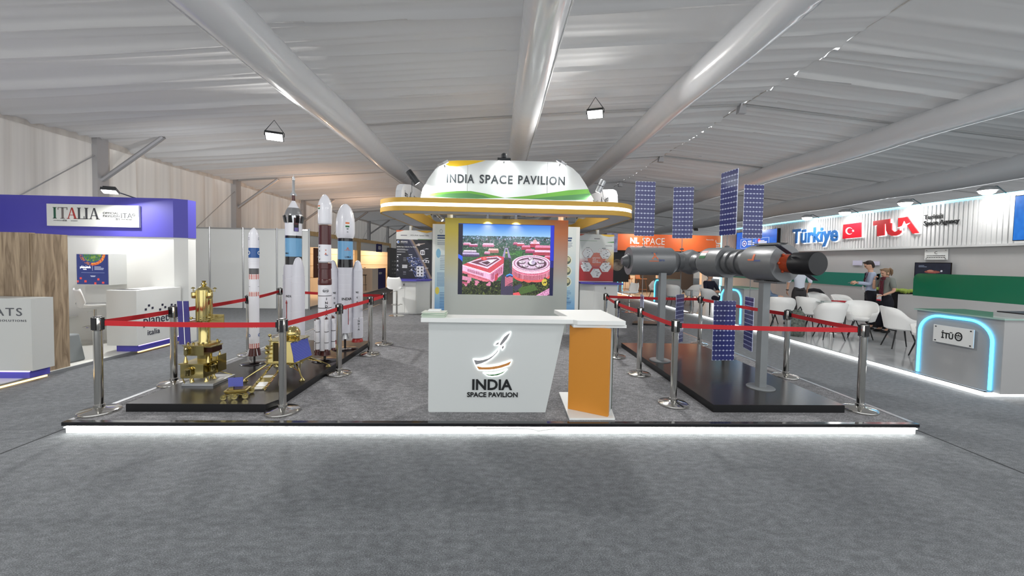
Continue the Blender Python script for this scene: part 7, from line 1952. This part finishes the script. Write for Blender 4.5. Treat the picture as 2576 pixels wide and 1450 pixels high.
# white tub armchairs
def make_armchair():
    t = thing('tub_armchair', (0, 0, 0), 'x', 'chair')
    mb = MB(); n = 30
    A0 = math.radians(142)
    def rim(phi):
        f = abs(phi)/A0
        return 0.83 - 0.22*(1/(1+math.exp(-(f-0.55)*14))) - 0.02*f
    rows = []
    prof = [(0.0, 0.20, 0.40), (0.25, 0.245, 0.42), (0.6, 0.265, None), (1.0, 0.285, None)]
    for k in range(n+1):
        phi = -A0 + 2*A0*k/n
        top = rim(phi)
        for f, r, z in prof:
            zz = 0.40 + 0.03 + (top-0.43)*f if z is None else z
            rr = r + (0.05*f*math.cos(phi/2)**2 if z is None else 0)
            mb.v.append((rr*1.02*math.sin(phi), rr*math.cos(phi), zz))
    k4 = len(prof)
    for k in range(n):
        for j in range(k4-1):
            mb.f.append([k*k4+j, (k+1)*k4+j, (k+1)*k4+j+1, k*k4+j+1]); mb.m.append(0); mb.s.append(True)
    o = mb.build('shell', PLASTIC, t); so = o.modifiers.new('thick', 'SOLIDIFY'); so.thickness = 0.032; so.offset = -1
    MB().lathe([(1e-5, 0.395), (0.20, 0.395), (0.24, 0.42), (0.245, 0.455), (0.22, 0.475), (1e-5, 0.48)], 28).build('seat_pad', PLASTIC, t)
    for sx in (-1, 1):
        for sy in (-1, 1):
            MB().cyl((sx*0.12, sy*0.12, 0.40), (sx*0.24, sy*0.23, 0), 0.018, 0.011, 8).build('leg', BLACK, t)
    return t
arm = make_armchair(); index_children(arm); arm_used = [False]
def armchair(u, v, rz, label, xy=None):
    o = arm if not arm_used[0] else copy_tree(arm); arm_used[0] = True
    p = on_z(u, v, TZ) if xy is None else Vector((xy[0], xy[1], TZ))
    o.location = (p.x, p.y, TZ); o.rotation_euler = (0, 0, rz); o.scale = (0.86, 0.86, 0.98)
    tag(o, label, 'chair', 'white tub armchairs')
    return p
# rz 0: the chair back points to +Y
armchair(2262, 876, 1.15, 'white tub armchair turned sideways beside the desk with the university plate')
armchair(2335, 905, -2.2, 'white tub armchair pushed up behind the desk with the blue arch')
armchair(2163, 850, -0.75, 'white tub armchair standing in front of the woman on the phone')
armchair(2084, 853, 2.9, 'white tub armchair with its back to the red belt at the glass table')
armchair(2124, 820, 0.1, 'white tub armchair holding papers on the far side of the glass table')
armchair(2036, 828, 1.9, 'white tub armchair next to the camouflage backpack')
armchair(1962, 828, 2.5, 'white tub armchair with its back to the station beside the backpack')
armchair(1930, 812, 1.2, 'white tub armchair of the seated man in jeans')
armchair(1785, 790, 1.8, 'white tub armchair of the seated person in navy')
armchair(1740, 770, -2.6, 'white tub armchair at the far high table seen under the hub', )
armchair(1694, 772, 2.2, 'white tub armchair left of the far high table', )
armchair(0, 0, -1.0, 'white tub armchair beside the left station post far back', (6.85, 16.4))
# tables
def glass_table(u, v, label, xy=None, r=0.4, zt_=0.72):
    p = on_z(u, v, TZ)
    t = thing('glass_table', p, label, 'table', 'round glass tables')
    MB().lathe([(r, zt_-0.01), (r, zt_)], 36, smooth=False).build('glass_top', mat('table_glass', C(196, 206, 206), 0.06, alpha=0.55), t)
    MB().cyl((0, 0, 0.02), (0, 0, zt_-0.01), 0.03, n=14).build('column', CHROME, t)
    MB().lathe([(0.22, 0), (0.22, 0.012), (0.03, 0.025)], 28).build('foot', CHROME, t)
    return p
gt = glass_table(2090, 836, 'round glass table between the white armchairs by the backpack', r=0.32)
glass_table(1738, 788, 'round glass table before the seated person in navy', r=0.28)
o = MB().box(-0.14, 0.14, -0.1, 0.1, 0, 0.03).build('red_booklet', mat('booklet_red', C(190, 40, 50), 0.5), None, loc=(gt.x+0.25, gt.y+0.05, TZ+0.72)); tag(o, 'red booklet lying on the round glass table', 'booklet')
o = MB().box(-0.15, 0.15, -0.1, 0.1, 0, 0.012).build('paper_stack', WHITE, None, loc=(gt.x-0.05, gt.y-0.1, TZ+0.72)); tag(o, 'white papers lying on the round glass table', 'papers')
# jacket over a chair back: a draped dark arch
j = on_z(2064, 812, TZ)
mb = MB()
pts = [(-0.30, 0, 0.66), (-0.27, 0, 0.80), (-0.16, 0, 0.87), (0, 0, 0.89), (0.16, 0, 0.87), (0.27, 0, 0.79), (0.32, 0, 0.60)]
mb.tube(pts, [0.03, 0.045, 0.05, 0.05, 0.05, 0.045, 0.03], 8)
jc = mb.build('jacket', mat('black_cloth', C(34, 34, 38), 0.9), None, loc=(j.x, j.y+0.28, TZ)); tag(jc, 'black jacket draped over an armchair back behind the glass table', 'jacket')
armchair(0, 0, 0.0, 'white tub armchair under the draped black jacket', (j.x, j.y+0.02))
# backpack
b = on_z(2003, 846, TZ)
bp_ = thing('backpack', (b.x, b.y, TZ), 'camouflage backpack standing on the floor beside a white armchair', 'backpack')
M_CAMO = mat('camouflage_cloth', C(58, 66, 62), 0.9, vary=C(120, 126, 118), vscale=22)
MB().lathe([(0.12, 0), (0.16, 0.04), (0.17, 0.3), (0.15, 0.5), (0.08, 0.58), (1e-5, 0.6)], 14, M=Matrix.Diagonal((1.05, 0.75, 1, 1))).build('bag', M_CAMO, bp_)
MB().lathe([(0.10, 0.05), (0.12, 0.08), (0.12, 0.28), (0.09, 0.32), (1e-5, 0.33)], 12, M=Matrix.Translation((-0.02, -0.08, 0)) @ Matrix.Diagonal((1, 0.6, 1, 1))).build('front_pocket', M_CAMO, bp_)
MB().tube([(0.02, 0.0, 0.58), (0.05, -0.02, 0.66), (0.10, 0, 0.58)], 0.012, 6).build('handle', BLACK, bp_)
MB().tube([(0.14, 0.02, 0.5), (0.22, -0.02, 0.35), (0.17, 0.0, 0.12)], 0.014, 6).build('strap', BLACK, bp_)

# ================================================================== Dutch stand at the far end
NY = 17.6
nx0, nx1 = on_y(1549, 600, NY).x, on_y(1819, 600, NY).x
nz0, nz1 = on_y(1680, 632, NY).z, on_y(1680, 591, NY).z
nl = thing('far_stand', ((nx0+nx1)/2, NY, 0), 'far stand with a wide orange header reading NL SPACE', 'exhibition stand')
M_NL = mat('orange_header', C(240, 112, 54), 0.5)
MB().box(nx0, nx1, NY, NY+0.3, nz0, nz1).build('orange_header', M_NL, nl, world=True)
MB().box(nx0-0.5, nx0, NY-0.3, NY+0.3, nz0-0.1, nz1).build('side_banner', mat('violet_print', C(96, 92, 150), 0.5, vary=C(190, 190, 220), vscale=6), nl, world=True)
MB().box(nx0, nx1, NY+2.6, NY+2.7, 0, nz0).build('back_wall', mat('black_backdrop', C(34, 30, 30), 0.5), nl, world=True)
MB().box(nx0, nx1, NY+0.05, NY+2.6, nz0-0.02, nz0).build('ceiling_board', mat('black_backdrop', None), nl, world=True)
MB().box(nx0, nx1, NY, NY+2.6, 0, 0.05).build('floor_board', mat('pale_wood_floor', C(222, 180, 140), 0.4), nl, world=True)
for u in (1655, 1765):
    x = on_y(u, 650, NY+0.4).x; MB().box(x-0.12, x+0.12, NY+0.1, NY+0.3, 0, nz0-0.02).build('pillar', mat('pale_pillar', C(216, 200, 186), 0.5), nl, world=True)
def NT(s, u0, u1, v0, v1, **kw):
    mb = MB()
    a_, b_ = on_y(u0, (v0+v1)/2, NY), on_y(u1, (v0+v1)/2, NY); put_text(mb, s, frame(((a_.x+b_.x)/2, NY-0.001, (on_y((u0+u1)/2, v0, NY).z+on_y((u0+u1)/2, v1, NY).z)/2), *FRONT), width=b_.x-a_.x, height=on_y(u0, v0, NY).z-on_y(u0, v1, NY).z, depth=0.01, **kw); mb.build('lettering', FLAG[1], nl, world=True)
NT('NL', 1585, 1608, 598, 614, bold=0.05); NT('SPACE', 1616, 1672, 599, 616); NT('Global Challenges, Netherlands Space Solutions', 1585, 1671, 618, 624); NT('Powered by', 1777, 1795, 602, 606); NT('Netherlands\nSpace\nAgency', 1801, 1817, 611, 626); NT('L', 1800, 1804, 604, 610)
dp = on_y(1557, 675, NY+0.6); MB().box(dp.x-0.55, dp.x+0.45, NY+0.5, NY+0.55, 0.7, 2.15).build('dark_poster', BLACK, nl, world=True)
mb = MB(); mb.lathe([(0.28, 0.0), (0.28, 0.01)], 24, M=frame((on_y(1552, 667, NY+0.5).x, NY+0.485, on_y(1552, 667, NY+0.5).z), *FRONT)); mb.build('poster_globe', mat('poster_globe', C(150, 140, 126), 0.5, vary=C(60, 50, 44), vscale=5), nl, world=True)
for u in (1560, 1585, 1640, 1695, 1780, 1750):
    p = on_y(u, 636, NY+0.9)
    t = thing('downlight', p, 'warm downlight under the orange header of the far stand', 'downlight', 'warm downlights of the far stand')
    MB().lathe([(0.09, -0.04), (0.09, 0.03)], 12).build('can', BLACK, t); MB().lathe([(1e-5, -0.041), (0.085, -0.041)], 12, cap=False).build('lamp_face', mat('warm_lamp_face', (1, 0.8, 0.5, 1), 0.5, emit=(1, 0.72, 0.42, 1), estr=8), t)
    MB().cyl((0, 0, 0.03), (0, 0, nz0-0.03-p.z), 0.01, n=6).build('stem', BLACK, t)
    lamp('down_lamp', p+Vector((0, 0, -0.06)), p+Vector((0, 0.1, -1)), 26, 0.15, (1, 0.62, 0.34), PI, t)
for u, lab in ((1578, 'wooden bar stool nearer the dark poster of the far stand'), (1612, 'wooden bar stool nearer the pale pillar of the far stand')):
    p = Vector((on_y(u, 735, NY+1.0).x, NY+1.0, 0.05)); high_stool(p, lab, rnd.uniform(0, 3), 0.8, mat('stool_wood', C(120, 76, 44), 0.5), mat('stool_wood', None), 'wooden stools of the far stand')

for u, lab in ((1615, 'added arm floodlight lighting the NL letters of the far orange header'), (1750, 'added arm floodlight at the plain end of the far orange header')):  # lamps added to brighten the orange header
    x = on_y(u, 580, NY-0.8).x; p = Vector((x, NY-0.8, nz1+0.18))
    t = floodlight(p, Vector((x, NY, nz0+0.3)), 9, lab, 'added arm floodlights of the far stand', 0.16, bracket_up=0)
    MB().tube([(0, 0, 0.03), (0, 0.5, 0.06), (0, 0.82, -0.18)], 0.012, 6).build('arm', DARK, t)
# ================================================================== people
def skin_geo(nodes, edges, levels=2, root=0):
    """nodes [(x,y,z,rx,ry)], edges -> smooth skinned geometry (verts, faces)"""
    me = bpy.data.meshes.new('s'); me.from_pydata([n[:3] for n in nodes], edges, []); me.update()
    o = bpy.data.objects.new('s', me); COL.objects.link(o)
    o.modifiers.new('skin', 'SKIN'); 
    sv = me.skin_vertices[0].data
    for i, n in enumerate(nodes):
        sv[i].radius = (n[3], n[4] if len(n) > 4 else n[3]); sv[i].use_root = (i == root)
    sb = o.modifiers.new('sub', 'SUBSURF'); sb.levels = levels; sb.render_levels = levels
    dg = bpy.context.evaluated_depsgraph_get(); dg.update()
    m2 = bpy.data.meshes.new_from_object(o.evaluated_get(dg), depsgraph=dg)
    vs = [tuple(v.co) for v in m2.vertices]; fs = [list(p.vertices) for p in m2.polygons]
    bpy.data.objects.remove(o); bpy.data.meshes.remove(me); bpy.data.meshes.remove(m2)
    return vs, fs
def hand(mb, w, dr, up, mi=0, curl=0.5, scale=1.0):
    """palm and five bent fingers at wrist w, pointing along dr; up is the back of the hand"""
    dr = Vector(dr).normalized(); up = Vector(up); up = (up - dr*up.dot(dr)).normalized(); sd = dr.cross(up)
    w = Vector(w); s = scale
    M = frame(w + dr*0.045*s, sd, dr)
    mb.lathe([(max(math.sin(PI*i/8), 1e-4), -math.cos(PI*i/8)) for i in range(9)], 10, mi, M @ Matrix.Diagonal((0.040*s, 0.052*s, 0.016*s, 1)), True, cap=False)
    for k, (off, ln) in enumerate(((-0.030, 0.062), (-0.010, 0.074), (0.010, 0.070), (0.029, 0.056))):
        a = w + dr*0.085*s + sd*off*s; b = a + (dr*math.cos(curl) - up*math.sin(curl))*ln*0.5*s; c = b + (dr*math.cos(curl*2.2) - up*math.sin(curl*2.2))*ln*0.5*s
        mb.tube([a-dr*0.015, a, b, c], [0.009*s, 0.0092*s, 0.0085*s, 0.007*s], 6, mi)
    a = w + dr*0.03*s - sd*0.035*s; b = a + (dr*0.6 - sd*0.7 - up*0.2).normalized()*0.035*s; c = b + (dr - up*0.5).normalized()*0.028*s
    mb.tube([w+dr*0.02, a, b, c], [0.011*s, 0.0115*s, 0.010*s, 0.008*s], 6, mi)
def head(mb, c, look, tilt=0.0, mi=0, dark=1, lip=2, s=1.0):
    """head with nose, eyes, mouth and ears; look: yaw, tilt: nod down"""
    M = Matrix.Translation(c) @ Matrix.Rotation(look, 4, 'Z') @ Matrix.Rotation(tilt, 4, 'X') @ Matrix.Diagonal((s, s, s, 1))
    prof = [(1e-4, -0.118), (0.035, -0.112), (0.052, -0.09), (0.062, -0.05), (0.072, 0.0), (0.076, 0.04), (0.068, 0.085), (0.042, 0.115), (1e-4, 0.126)]
    mb.lathe(prof, 18, mi, M @ Matrix.Diagonal((1, 1.18, 1, 1)), True, cap=False)
    mb.add([M @ Vector(p) for p in ((-0.010, -0.083, 0.012), (0.010, -0.083, 0.012), (0.017, -0.084, -0.028), (-0.017, -0.084, -0.028), (0, -0.110, -0.024))], [(0, 1, 4), (1, 2, 4), (2, 3, 4), (3, 0, 4)], mi, True)
    for sx in (-1, 1):
        mb.sphere(M @ Vector((sx*0.030, -0.080, 0.012)), 0.011*s, 6, dark)
        mb.lathe([(1e-4, -0.006), (0.02, -0.004), (0.022, 0.004), (1e-4, 0.008)], 10, mi, M @ Matrix.Translation((sx*0.076, 0.008, 0.0)) @ Matrix.Rotation(PI/2, 4, 'Y') @ Matrix.Diagonal((1.4, 0.8, 1, 1)), True, cap=False)
    mb.box(-0.022, 0.022, -0.083, -0.074, -0.056, -0.048, lip, M)
    return M
M_EYE = mat('dark_eye', C(40, 32, 30), 0.4); M_LIP = mat('lips', C(170, 96, 90), 0.5)
def dressed(name, label, loc, rz, body, cloth, head_c, look, tilt, hands, hair, extra=None, hs=1.0):
    t = thing(name, loc, label, 'person', None, rz)
    vs, fs = skin_geo(*body); mb = MB(); mb.add(vs, fs, 0, True)
    M = head(mb, head_c, look, tilt, s=hs)
    for h in hands: hand(mb, *h)
    mb.build('body', [SKIN, M_EYE, M_LIP], t)
    for nm, (nodes, edges), m in cloth:
        v2, f2 = skin_geo(nodes, edges); k = MB(); k.add(v2, f2, 0, True); k.build(nm, m, t)
    hair(t, M)
    return t, M
def short_hair(col):
    def f(t, M):
        k = MB(); prof = [(0.074, 0.02), (0.081, 0.045), (0.074, 0.09), (0.047, 0.122), (1e-4, 0.135)]
        k.lathe(prof, 18, 0, M @ Matrix.Translation((0, 0.012, 0.004)) @ Matrix.Diagonal((1, 1.2, 1, 1)), True, cap=False)
        k.lathe([(0.060, -0.07), (0.074, -0.03), (0.080, 0.03)], 12, 0, M @ Matrix.Translation((0, 0.014, 0)) @ Matrix.Diagonal((1, 1.18, 1, 1)), True, arc=(0.15, PI-0.15))
        k.sphere(M @ Vector((0.0, -0.06, 0.105)), 0.035, 8, 0, (1.5, 1, 0.7)); k.build('hair', col, t)
    return f
def pony_hair(col):
    def f(t, M):
        short_hair(col)(t, M)
        k = MB(); k.tube([M @ Vector(p) for p in ((0, 0.085, 0.09), (0.0, 0.125, 0.095), (0.01, 0.15, 0.05), (0.01, 0.145, -0.03), (0.0, 0.13, -0.09))], [0.02, 0.035, 0.036, 0.028, 0.010], 8); k.build('ponytail', col, t)
        k = MB(); k.lathe([(0.066, -0.05), (0.08, 0.0), (0.083, 0.05)], 14, 0, M @ Matrix.Translation((0, -0.004, 0)) @ Matrix.Diagonal((1, 1.16, 1, 1)), True, arc=(-0.35, PI+0.35)); k.build('side_hair', col, t)
    return f
SH_BLUE = mat('light_blue_shirt', C(186, 198, 222), 0.8); TR_NAVY = mat('dark_navy_trousers', C(24, 24, 34), 0.85); SHOE = mat('black_shoe', C(20, 20, 22), 0.5)
HAIR_DK = mat('dark_brown_hair', C(44, 34, 30), 0.7); HAIR_BL = mat('ash_blonde_hair', C(126, 102, 78), 0.7)
PAPER = mat('badge_white', C(230, 230, 234), 0.5); LANY = mat('maroon_lanyard', C(96, 40, 56), 0.7)

def standing(arms, h=1.0, wide=1.0, lean=0.0):
    """body skeleton and matching clothes for a standing figure; arms: {side: (elbow, wrist)}"""
    B = [(0, 0, .93, .06, .06), (0, .01, 1.12, .06, .06), (0, lean*.5, 1.32, .075, .07), (0, lean, 1.46, .055, .055), (0, lean-.015, 1.55, .05, .05)]
    E = [(0, 1), (1, 2), (2, 3), (3, 4)]
    for s in (-1, 1):
        i = len(B); B += [(s*.09, 0, .86, .055, .055), (s*.095, -.015, .49, .045, .045), (s*.10, .02, .09, .038, .038), (s*.105, -.10, .035, .034, .03)]
        E += [(0, i), (i, i+1), (i+1, i+2), (i+2, i+3)]
        e, w_ = arms[s]; j = len(B); B += [(s*.165, lean*.6, 1.395, .052, .052), (*e, .038, .038), (*w_, .026, .026)]
        E += [(2, j), (j, j+1), (j+1, j+2)]
    return B, E
def shirt(arms, lean=0.0, sleeve=1.0, grow=.016, hem=.92):
    B = [(0, 0, hem-.12, .13, .112), (0, 0, hem, .128, .108), (0, .01, 1.12, .125, .10), (0, lean*.5, 1.31, .145, .105), (0, lean*.9, 1.43, .075, .07)]; E = [(0, 1), (1, 2), (2, 3), (3, 4)]
    for s in (-1, 1):
        e, w_ = arms[s]; sh = Vector((s*.165, lean*.6, 1.395)); e = Vector(e); w_ = Vector(w_)
        j = len(B); B += [(*sh, .066, .066), (*(sh.lerp(e, min(1, sleeve*2))), .054 if sleeve >= .5 else .062, .054 if sleeve >= .5 else .06)]; E += [(3, j), (j, j+1)]
        if sleeve > .5: B += [(*(e.lerp(w_, (sleeve-.5)*2*.92)), .040, .040)]; E += [(j+1, j+2)]
    return B, E
def trousers(wide=1.0):
    B = [(0, 0, 1.06, .112, .094), (0, 0, .97, .124, .106), (0, 0, .88, .128, .112)]; E = [(0, 1), (1, 2)]
    for s in (-1, 1):
        j = len(B); B += [(s*.09, 0, .80, .098*wide, .098*wide), (s*.097, -.015, .49, .075*wide, .075*wide), (s*.102, .015, .10, .064*wide, .064*wide)]; E += [(2, j), (j, j+1), (j+1, j+2)]
    return B, E
def shoes(t, pts):
    for x, y, z in pts:
        MB().lathe([(max(math.sin(PI*i/8), 1e-4), -math.cos(PI*i/8)) for i in range(9)], 12, 0, Matrix.Translation((x, y-.05, z+.035)) @ Matrix.Rotation(PI/2, 4, 'X') @ Matrix.Diagonal((.048, .038, .13, 1)), True, cap=False).build('shoe', SHOE, t)

MAN_RZ, WOM_RZ = -2.1, -1.6
# man reading his phone
arms = {-1: ((-.21, -.06, 1.14), (-.09, -.27, 1.16)), 1: ((.21, -.06, 1.14), (.07, -.29, 1.17))}
p = Vector((on_y(2192, 700, 9.35).x, 9.35, TZ))
t, Mh_ = dressed('person', 'person in a light blue shirt and dark trousers reading a phone by the wall', p, MAN_RZ, standing(arms, lean=-.02), [('shirt', shirt(arms, -.02, hem=.98), SH_BLUE), ('trousers', trousers(), TR_NAVY)], (0, -.05, 1.60), 0, .38, [((-.09, -.27, 1.16), (.25, -1, .15), (-.7, 0, .6), 0, .9), ((.07, -.29, 1.17), (-.2, -1, .1), (.7, 0, .6), 0, .7)], short_hair(HAIR_DK))
shoes(t, ((-.1, 0, 0), (.1, 0, 0)))
MB().tube([(-.06, -.08, 1.44), (-.05, -.13, 1.25), (0, -.135, 1.06), (.05, -.13, 1.25), (.06, -.08, 1.44)], .008, 6).build('lanyard', LANY, t)
MB().box(-.045, .045, -.16, -.15, .98, 1.09).build('badge', PAPER, t)
MB().hexa([(-.022, -.125, 1.42), (.022, -.125, 1.42), (.022, -.115, 1.42), (-.022, -.115, 1.42), (-.03, -.14, 1.10), (.03, -.14, 1.10), (.03, -.13, 1.10), (-.03, -.13, 1.10)]).build('tie', TR_NAVY, t)
MB().lathe([(.118, .885), (.122, .89), (.122, .915), (.118, .92)], 20, M=Matrix.Diagonal((1.09, .98, 1, 1))).build('belt', BLACK, t)
# the phone in his hands
Mt = Matrix.Translation(p) @ Matrix.Rotation(MAN_RZ, 4, 'Z')
ph = MB().box(-.038, .038, -.078, .078, -.004, .004).build('phone', BLACK_GLOSS, None, loc=Mt @ Vector((-.01, -.375, 1.175))); ph.rotation_euler = (0.35, 0, MAN_RZ); tag(ph, 'dark phone held by the person in the light blue shirt', 'phone')
# woman on the phone
arms = {-1: ((-.25, -.07, 1.12), (-.14, -.17, 1.38)), 1: ((.23, .0, 1.10), (.14, -.20, .98))}
p = on_z(2222, 836, TZ)
GREY_VEST = mat('grey_short_sleeve_jacket', C(128, 132, 126), 0.85); PLAID = mat('red_plaid_cloth', C(122, 50, 60), 0.85, vary=C(74, 30, 40), vscale=40)
t, Mh_ = dressed('person', 'person in a grey short-sleeved jacket with ponytail talking on a phone', p, WOM_RZ, standing(arms), [('jacket', shirt(arms, 0, .42, hem=.86), GREY_VEST), ('trousers', trousers(1.35), TR_NAVY)], (0, -.03, 1.55), -.1, .22, [((-.14, -.17, 1.38), (.25, .05, 1), (-.6, -.6, 0), 0, 1.1, .95), ((.14, -.20, .98), (-.4, -1, -.1), (0, 0, 1), 0, .5, .95)], pony_hair(HAIR_BL))
t.scale = (.93, .93, .92)
shoes(t, ((-.1, 0, 0), (.1, 0, 0)))
k = MB(); k.hexa([(-.05, -.118, .98), (.05, -.118, .98), (.05, -.10, .98), (-.05, -.10, .98), (-.04, -.112, 1.36), (.04, -.112, 1.36), (.04, -.09, 1.36), (-.04, -.09, 1.36)]); k.build('plaid_shirt_front', PLAID, t, bevel=.01)
MB().lathe([(.075, 1.37), (.088, 1.40), (.08, 1.44), (.062, 1.46)], 14, M=Matrix.Translation((0, -.01, 0))).build('scarf', PLAID, t)
MB().tube([(-.05, -.09, 1.44), (-.04, -.145, 1.2), (0, -.15, 1.0), (.04, -.145, 1.2), (.05, -.09, 1.44)], .007, 6).build('lanyard', LANY, t)
k = MB(); k.box(-.06, .06, -.165, -.155, .83, 1.0); k.build('badge', PAPER, t)
MB().box(-.06, .06, -.167, -.1651, .83, .865).build('badge_red_print', mat('badge_red', C(220, 60, 80), 0.5), t)
Mt = Matrix.Translation(p) @ Matrix.Rotation(WOM_RZ, 4, 'Z')
ph = MB().box(-.035, .035, -.075, .075, -.004, .004).build('phone', BLACK_GLOSS, None, loc=Mt @ Vector((-.10, -.10, 1.455*.92))); ph.rotation_euler = (PI/2-.3, .3, WOM_RZ-PI/2); tag(ph, 'black phone held to the ear of the person with the ponytail', 'phone')
# man standing behind the station, one arm hanging
arms = {-1: ((-.24, .02, 1.13), (-.20, -.10, .92)), 1: ((.25, .03, 1.12), (.27, -.02, .86))}
p = Vector((on_y(2010, 740, 10.3).x, 10.3, TZ)); 
t, Mh_ = dressed('person', 'person in a white shirt and grey trousers standing behind the station capsule', p, PI-0.5, standing(arms), [('shirt', shirt(arms, 0, .55, hem=.98), mat('white_shirt', C(214, 220, 232), 0.8)), ('trousers', trousers(), mat('charcoal_trousers', C(60, 58, 60), 0.85))], (0, -.03, 1.60), 0, .1, [((-.20, -.10, .92), (0, -.3, -1), (-1, 0, 0), 0, .6), ((.27, -.02, .86), (0, -.2, -1), (1, 0, 0), 0, .6)], short_hair(HAIR_DK))
shoes(t, ((-.1, 0, 0), (.1, 0, 0)))
MB().lathe([(.118, .885), (.122, .89), (.122, .915), (.118, .92)], 20, M=Matrix.Diagonal((1.09, .98, 1, 1))).build('belt', BLACK, t)
k = MB(); k.lathe([(.034, -.012), (.034, .012)], 12, M=Matrix.Translation((.268, -.018, .89))); k.build('wrist_watch', BLACK, t)
# seated figures
def seated(arms):
    B = [(0, .06, .52, .07, .07), (0, .10, .72, .065, .065), (0, .10, .92, .08, .07), (0, .08, 1.06, .055, .055), (0, .07, 1.14, .05, .05)]; E = [(0, 1), (1, 2), (2, 3), (3, 4)]
    for s in (-1, 1):
        i = len(B); B += [(s*.09, .0, .52, .085, .085), (s*.12, -.36, .53, .06, .06), (s*.12, -.40, .09, .04, .04), (s*.125, -.51, .035, .034, .03)]; E += [(0, i), (i, i+1), (i+1, i+2), (i+2, i+3)]
        e, w_ = arms[s]; j = len(B); B += [(s*.165, .09, .99, .052, .052), (*e, .038, .038), (*w_, .026, .026)]; E += [(2, j), (j, j+1), (j+1, j+2)]
    return B, E
def seated_top(arms):
    B = [(0, .06, .54, .13, .11), (0, .10, .72, .13, .10), (0, .10, .91, .15, .105), (0, .085, 1.03, .075, .07)]; E = [(0, 1), (1, 2), (2, 3)]
    for s in (-1, 1):
        e, w_ = Vector(arms[s][0]), Vector(arms[s][1]); j = len(B); B += [(s*.165, .09, .99, .066, .066), (*e, .054, .054), (*e.lerp(w_, .9), .042, .042)]; E += [(2, j), (j, j+1), (j+1, j+2)]
    return B, E
def seated_legs():
    B = [(0, .07, .56, .128, .11), (0, .04, .53, .13, .11)]; E = [(0, 1)]
    for s in (-1, 1):
        j = len(B); B += [(s*.09, -.02, .53, .10, .10), (s*.12, -.36, .535, .078, .078), (s*.12, -.40, .10, .064, .064)]; E += [(1, j), (j, j+1), (j+1, j+2)]
    return B, E
arms = {-1: ((-.24, -.02, .76), (-.06, -.22, .72)), 1: ((.24, -.02, .76), (.07, -.23, .72))}
NAVY = mat('navy_suit', C(26, 28, 46), 0.85)
p = on_z(1787, 790, TZ)
t, _m = dressed('person', 'person in a navy suit sitting in an armchair with a phone under the station', p, 0.25, seated(arms), [('jacket', seated_top(arms), NAVY), ('trousers', seated_legs(), NAVY)], (0, .05, 1.20), 0, .35, [((-.06, -.22, .72), (.4, -1, .1), (-.6, 0, .6), 0, .9), ((.07, -.23, .72), (-.4, -1, .1), (.6, 0, .6), 0, .9)], short_hair(HAIR_DK))
shoes(t, ((-.12, -.42, 0), (.12, -.42, 0)))
p = on_z(1932, 812, TZ)
t, _m = dressed('person', 'person in jeans and a grey-blue top sitting in an armchair behind the station', p, 0.9, seated(arms), [('top', seated_top(arms), mat('blue_grey_top', C(104, 124, 150), 0.85)), ('jeans', seated_legs(), mat('blue_denim', C(74, 96, 130), 0.9))], (0, .05, 1.20), 0, .2, [((-.06, -.22, .72), (.4, -1, .1), (-.6, 0, .6), 0, .9), ((.07, -.23, .72), (-.4, -1, .1), (.6, 0, .6), 0, .9)], short_hair(HAIR_DK))
shoes(t, ((-.12, -.42, 0), (.12, -.42, 0)))
# ================================================================== floodlights of the hall
def on_roof(u, v, drop):
    d = ray(u, v)
    lo, hi = 0.5, 60.0
    o = Vector((0, 0, CAM_H))
    for _ in range(60):
        m = (lo+hi)/2; p = o + d*m
        if p.z > roof_z(p.x) - drop: hi = m
        else: lo = m
    return o + d*lo
p = on_roof(690, 345, 0.5); floodlight(p, p + Vector((0.5, -1.1, -2.6)), 130, 'bright floodlight hung from the roof between the Italian booth and the sign', 'roof floodlights', 0.34, bracket_up=0.36)
p = on_roof(1497, 288, 0.5); floodlight(p, p + Vector((-0.4, -1.1, -2.6)), 130, 'bright floodlight hung from the roof over the space station model', 'roof floodlights', 0.34, bracket_up=0.36)
# the same fittings presumed over the near end of the tent, added out of view
for x, y_, lab in ((-4.2, 1.6, 'added unseen roof floodlight over the near carpet on the Italian side'), (4.6, 1.6, 'added unseen roof floodlight over the near carpet on the Turkish side'), (-4.2, -2.6, 'added unseen roof floodlight behind the near carpet on the Italian side'), (4.6, -2.6, 'added unseen roof floodlight behind the near carpet on the Turkish side'), (8.2, 2.5, 'added unseen roof floodlight over the end of the Turkish booth')):
    p = Vector((x, y_, roof_z(x)-0.42)); floodlight(p, p + Vector((0, 0.9, -3)), 55, lab, 'roof floodlights')
# black floor plate beside the far corner of the station platform
a = on_z(1590, 829, 0.0)
o = MB().prism([(0, 0), (0.95, -0.12), (1.25, 0.35), (0.2, 0.4)], 0, 0.04).build('floor_plate', BLACK, None, loc=(a.x, a.y, ST)); tag(o, 'low black wedge plate lying on the carpet behind the station platform', 'floor plate')
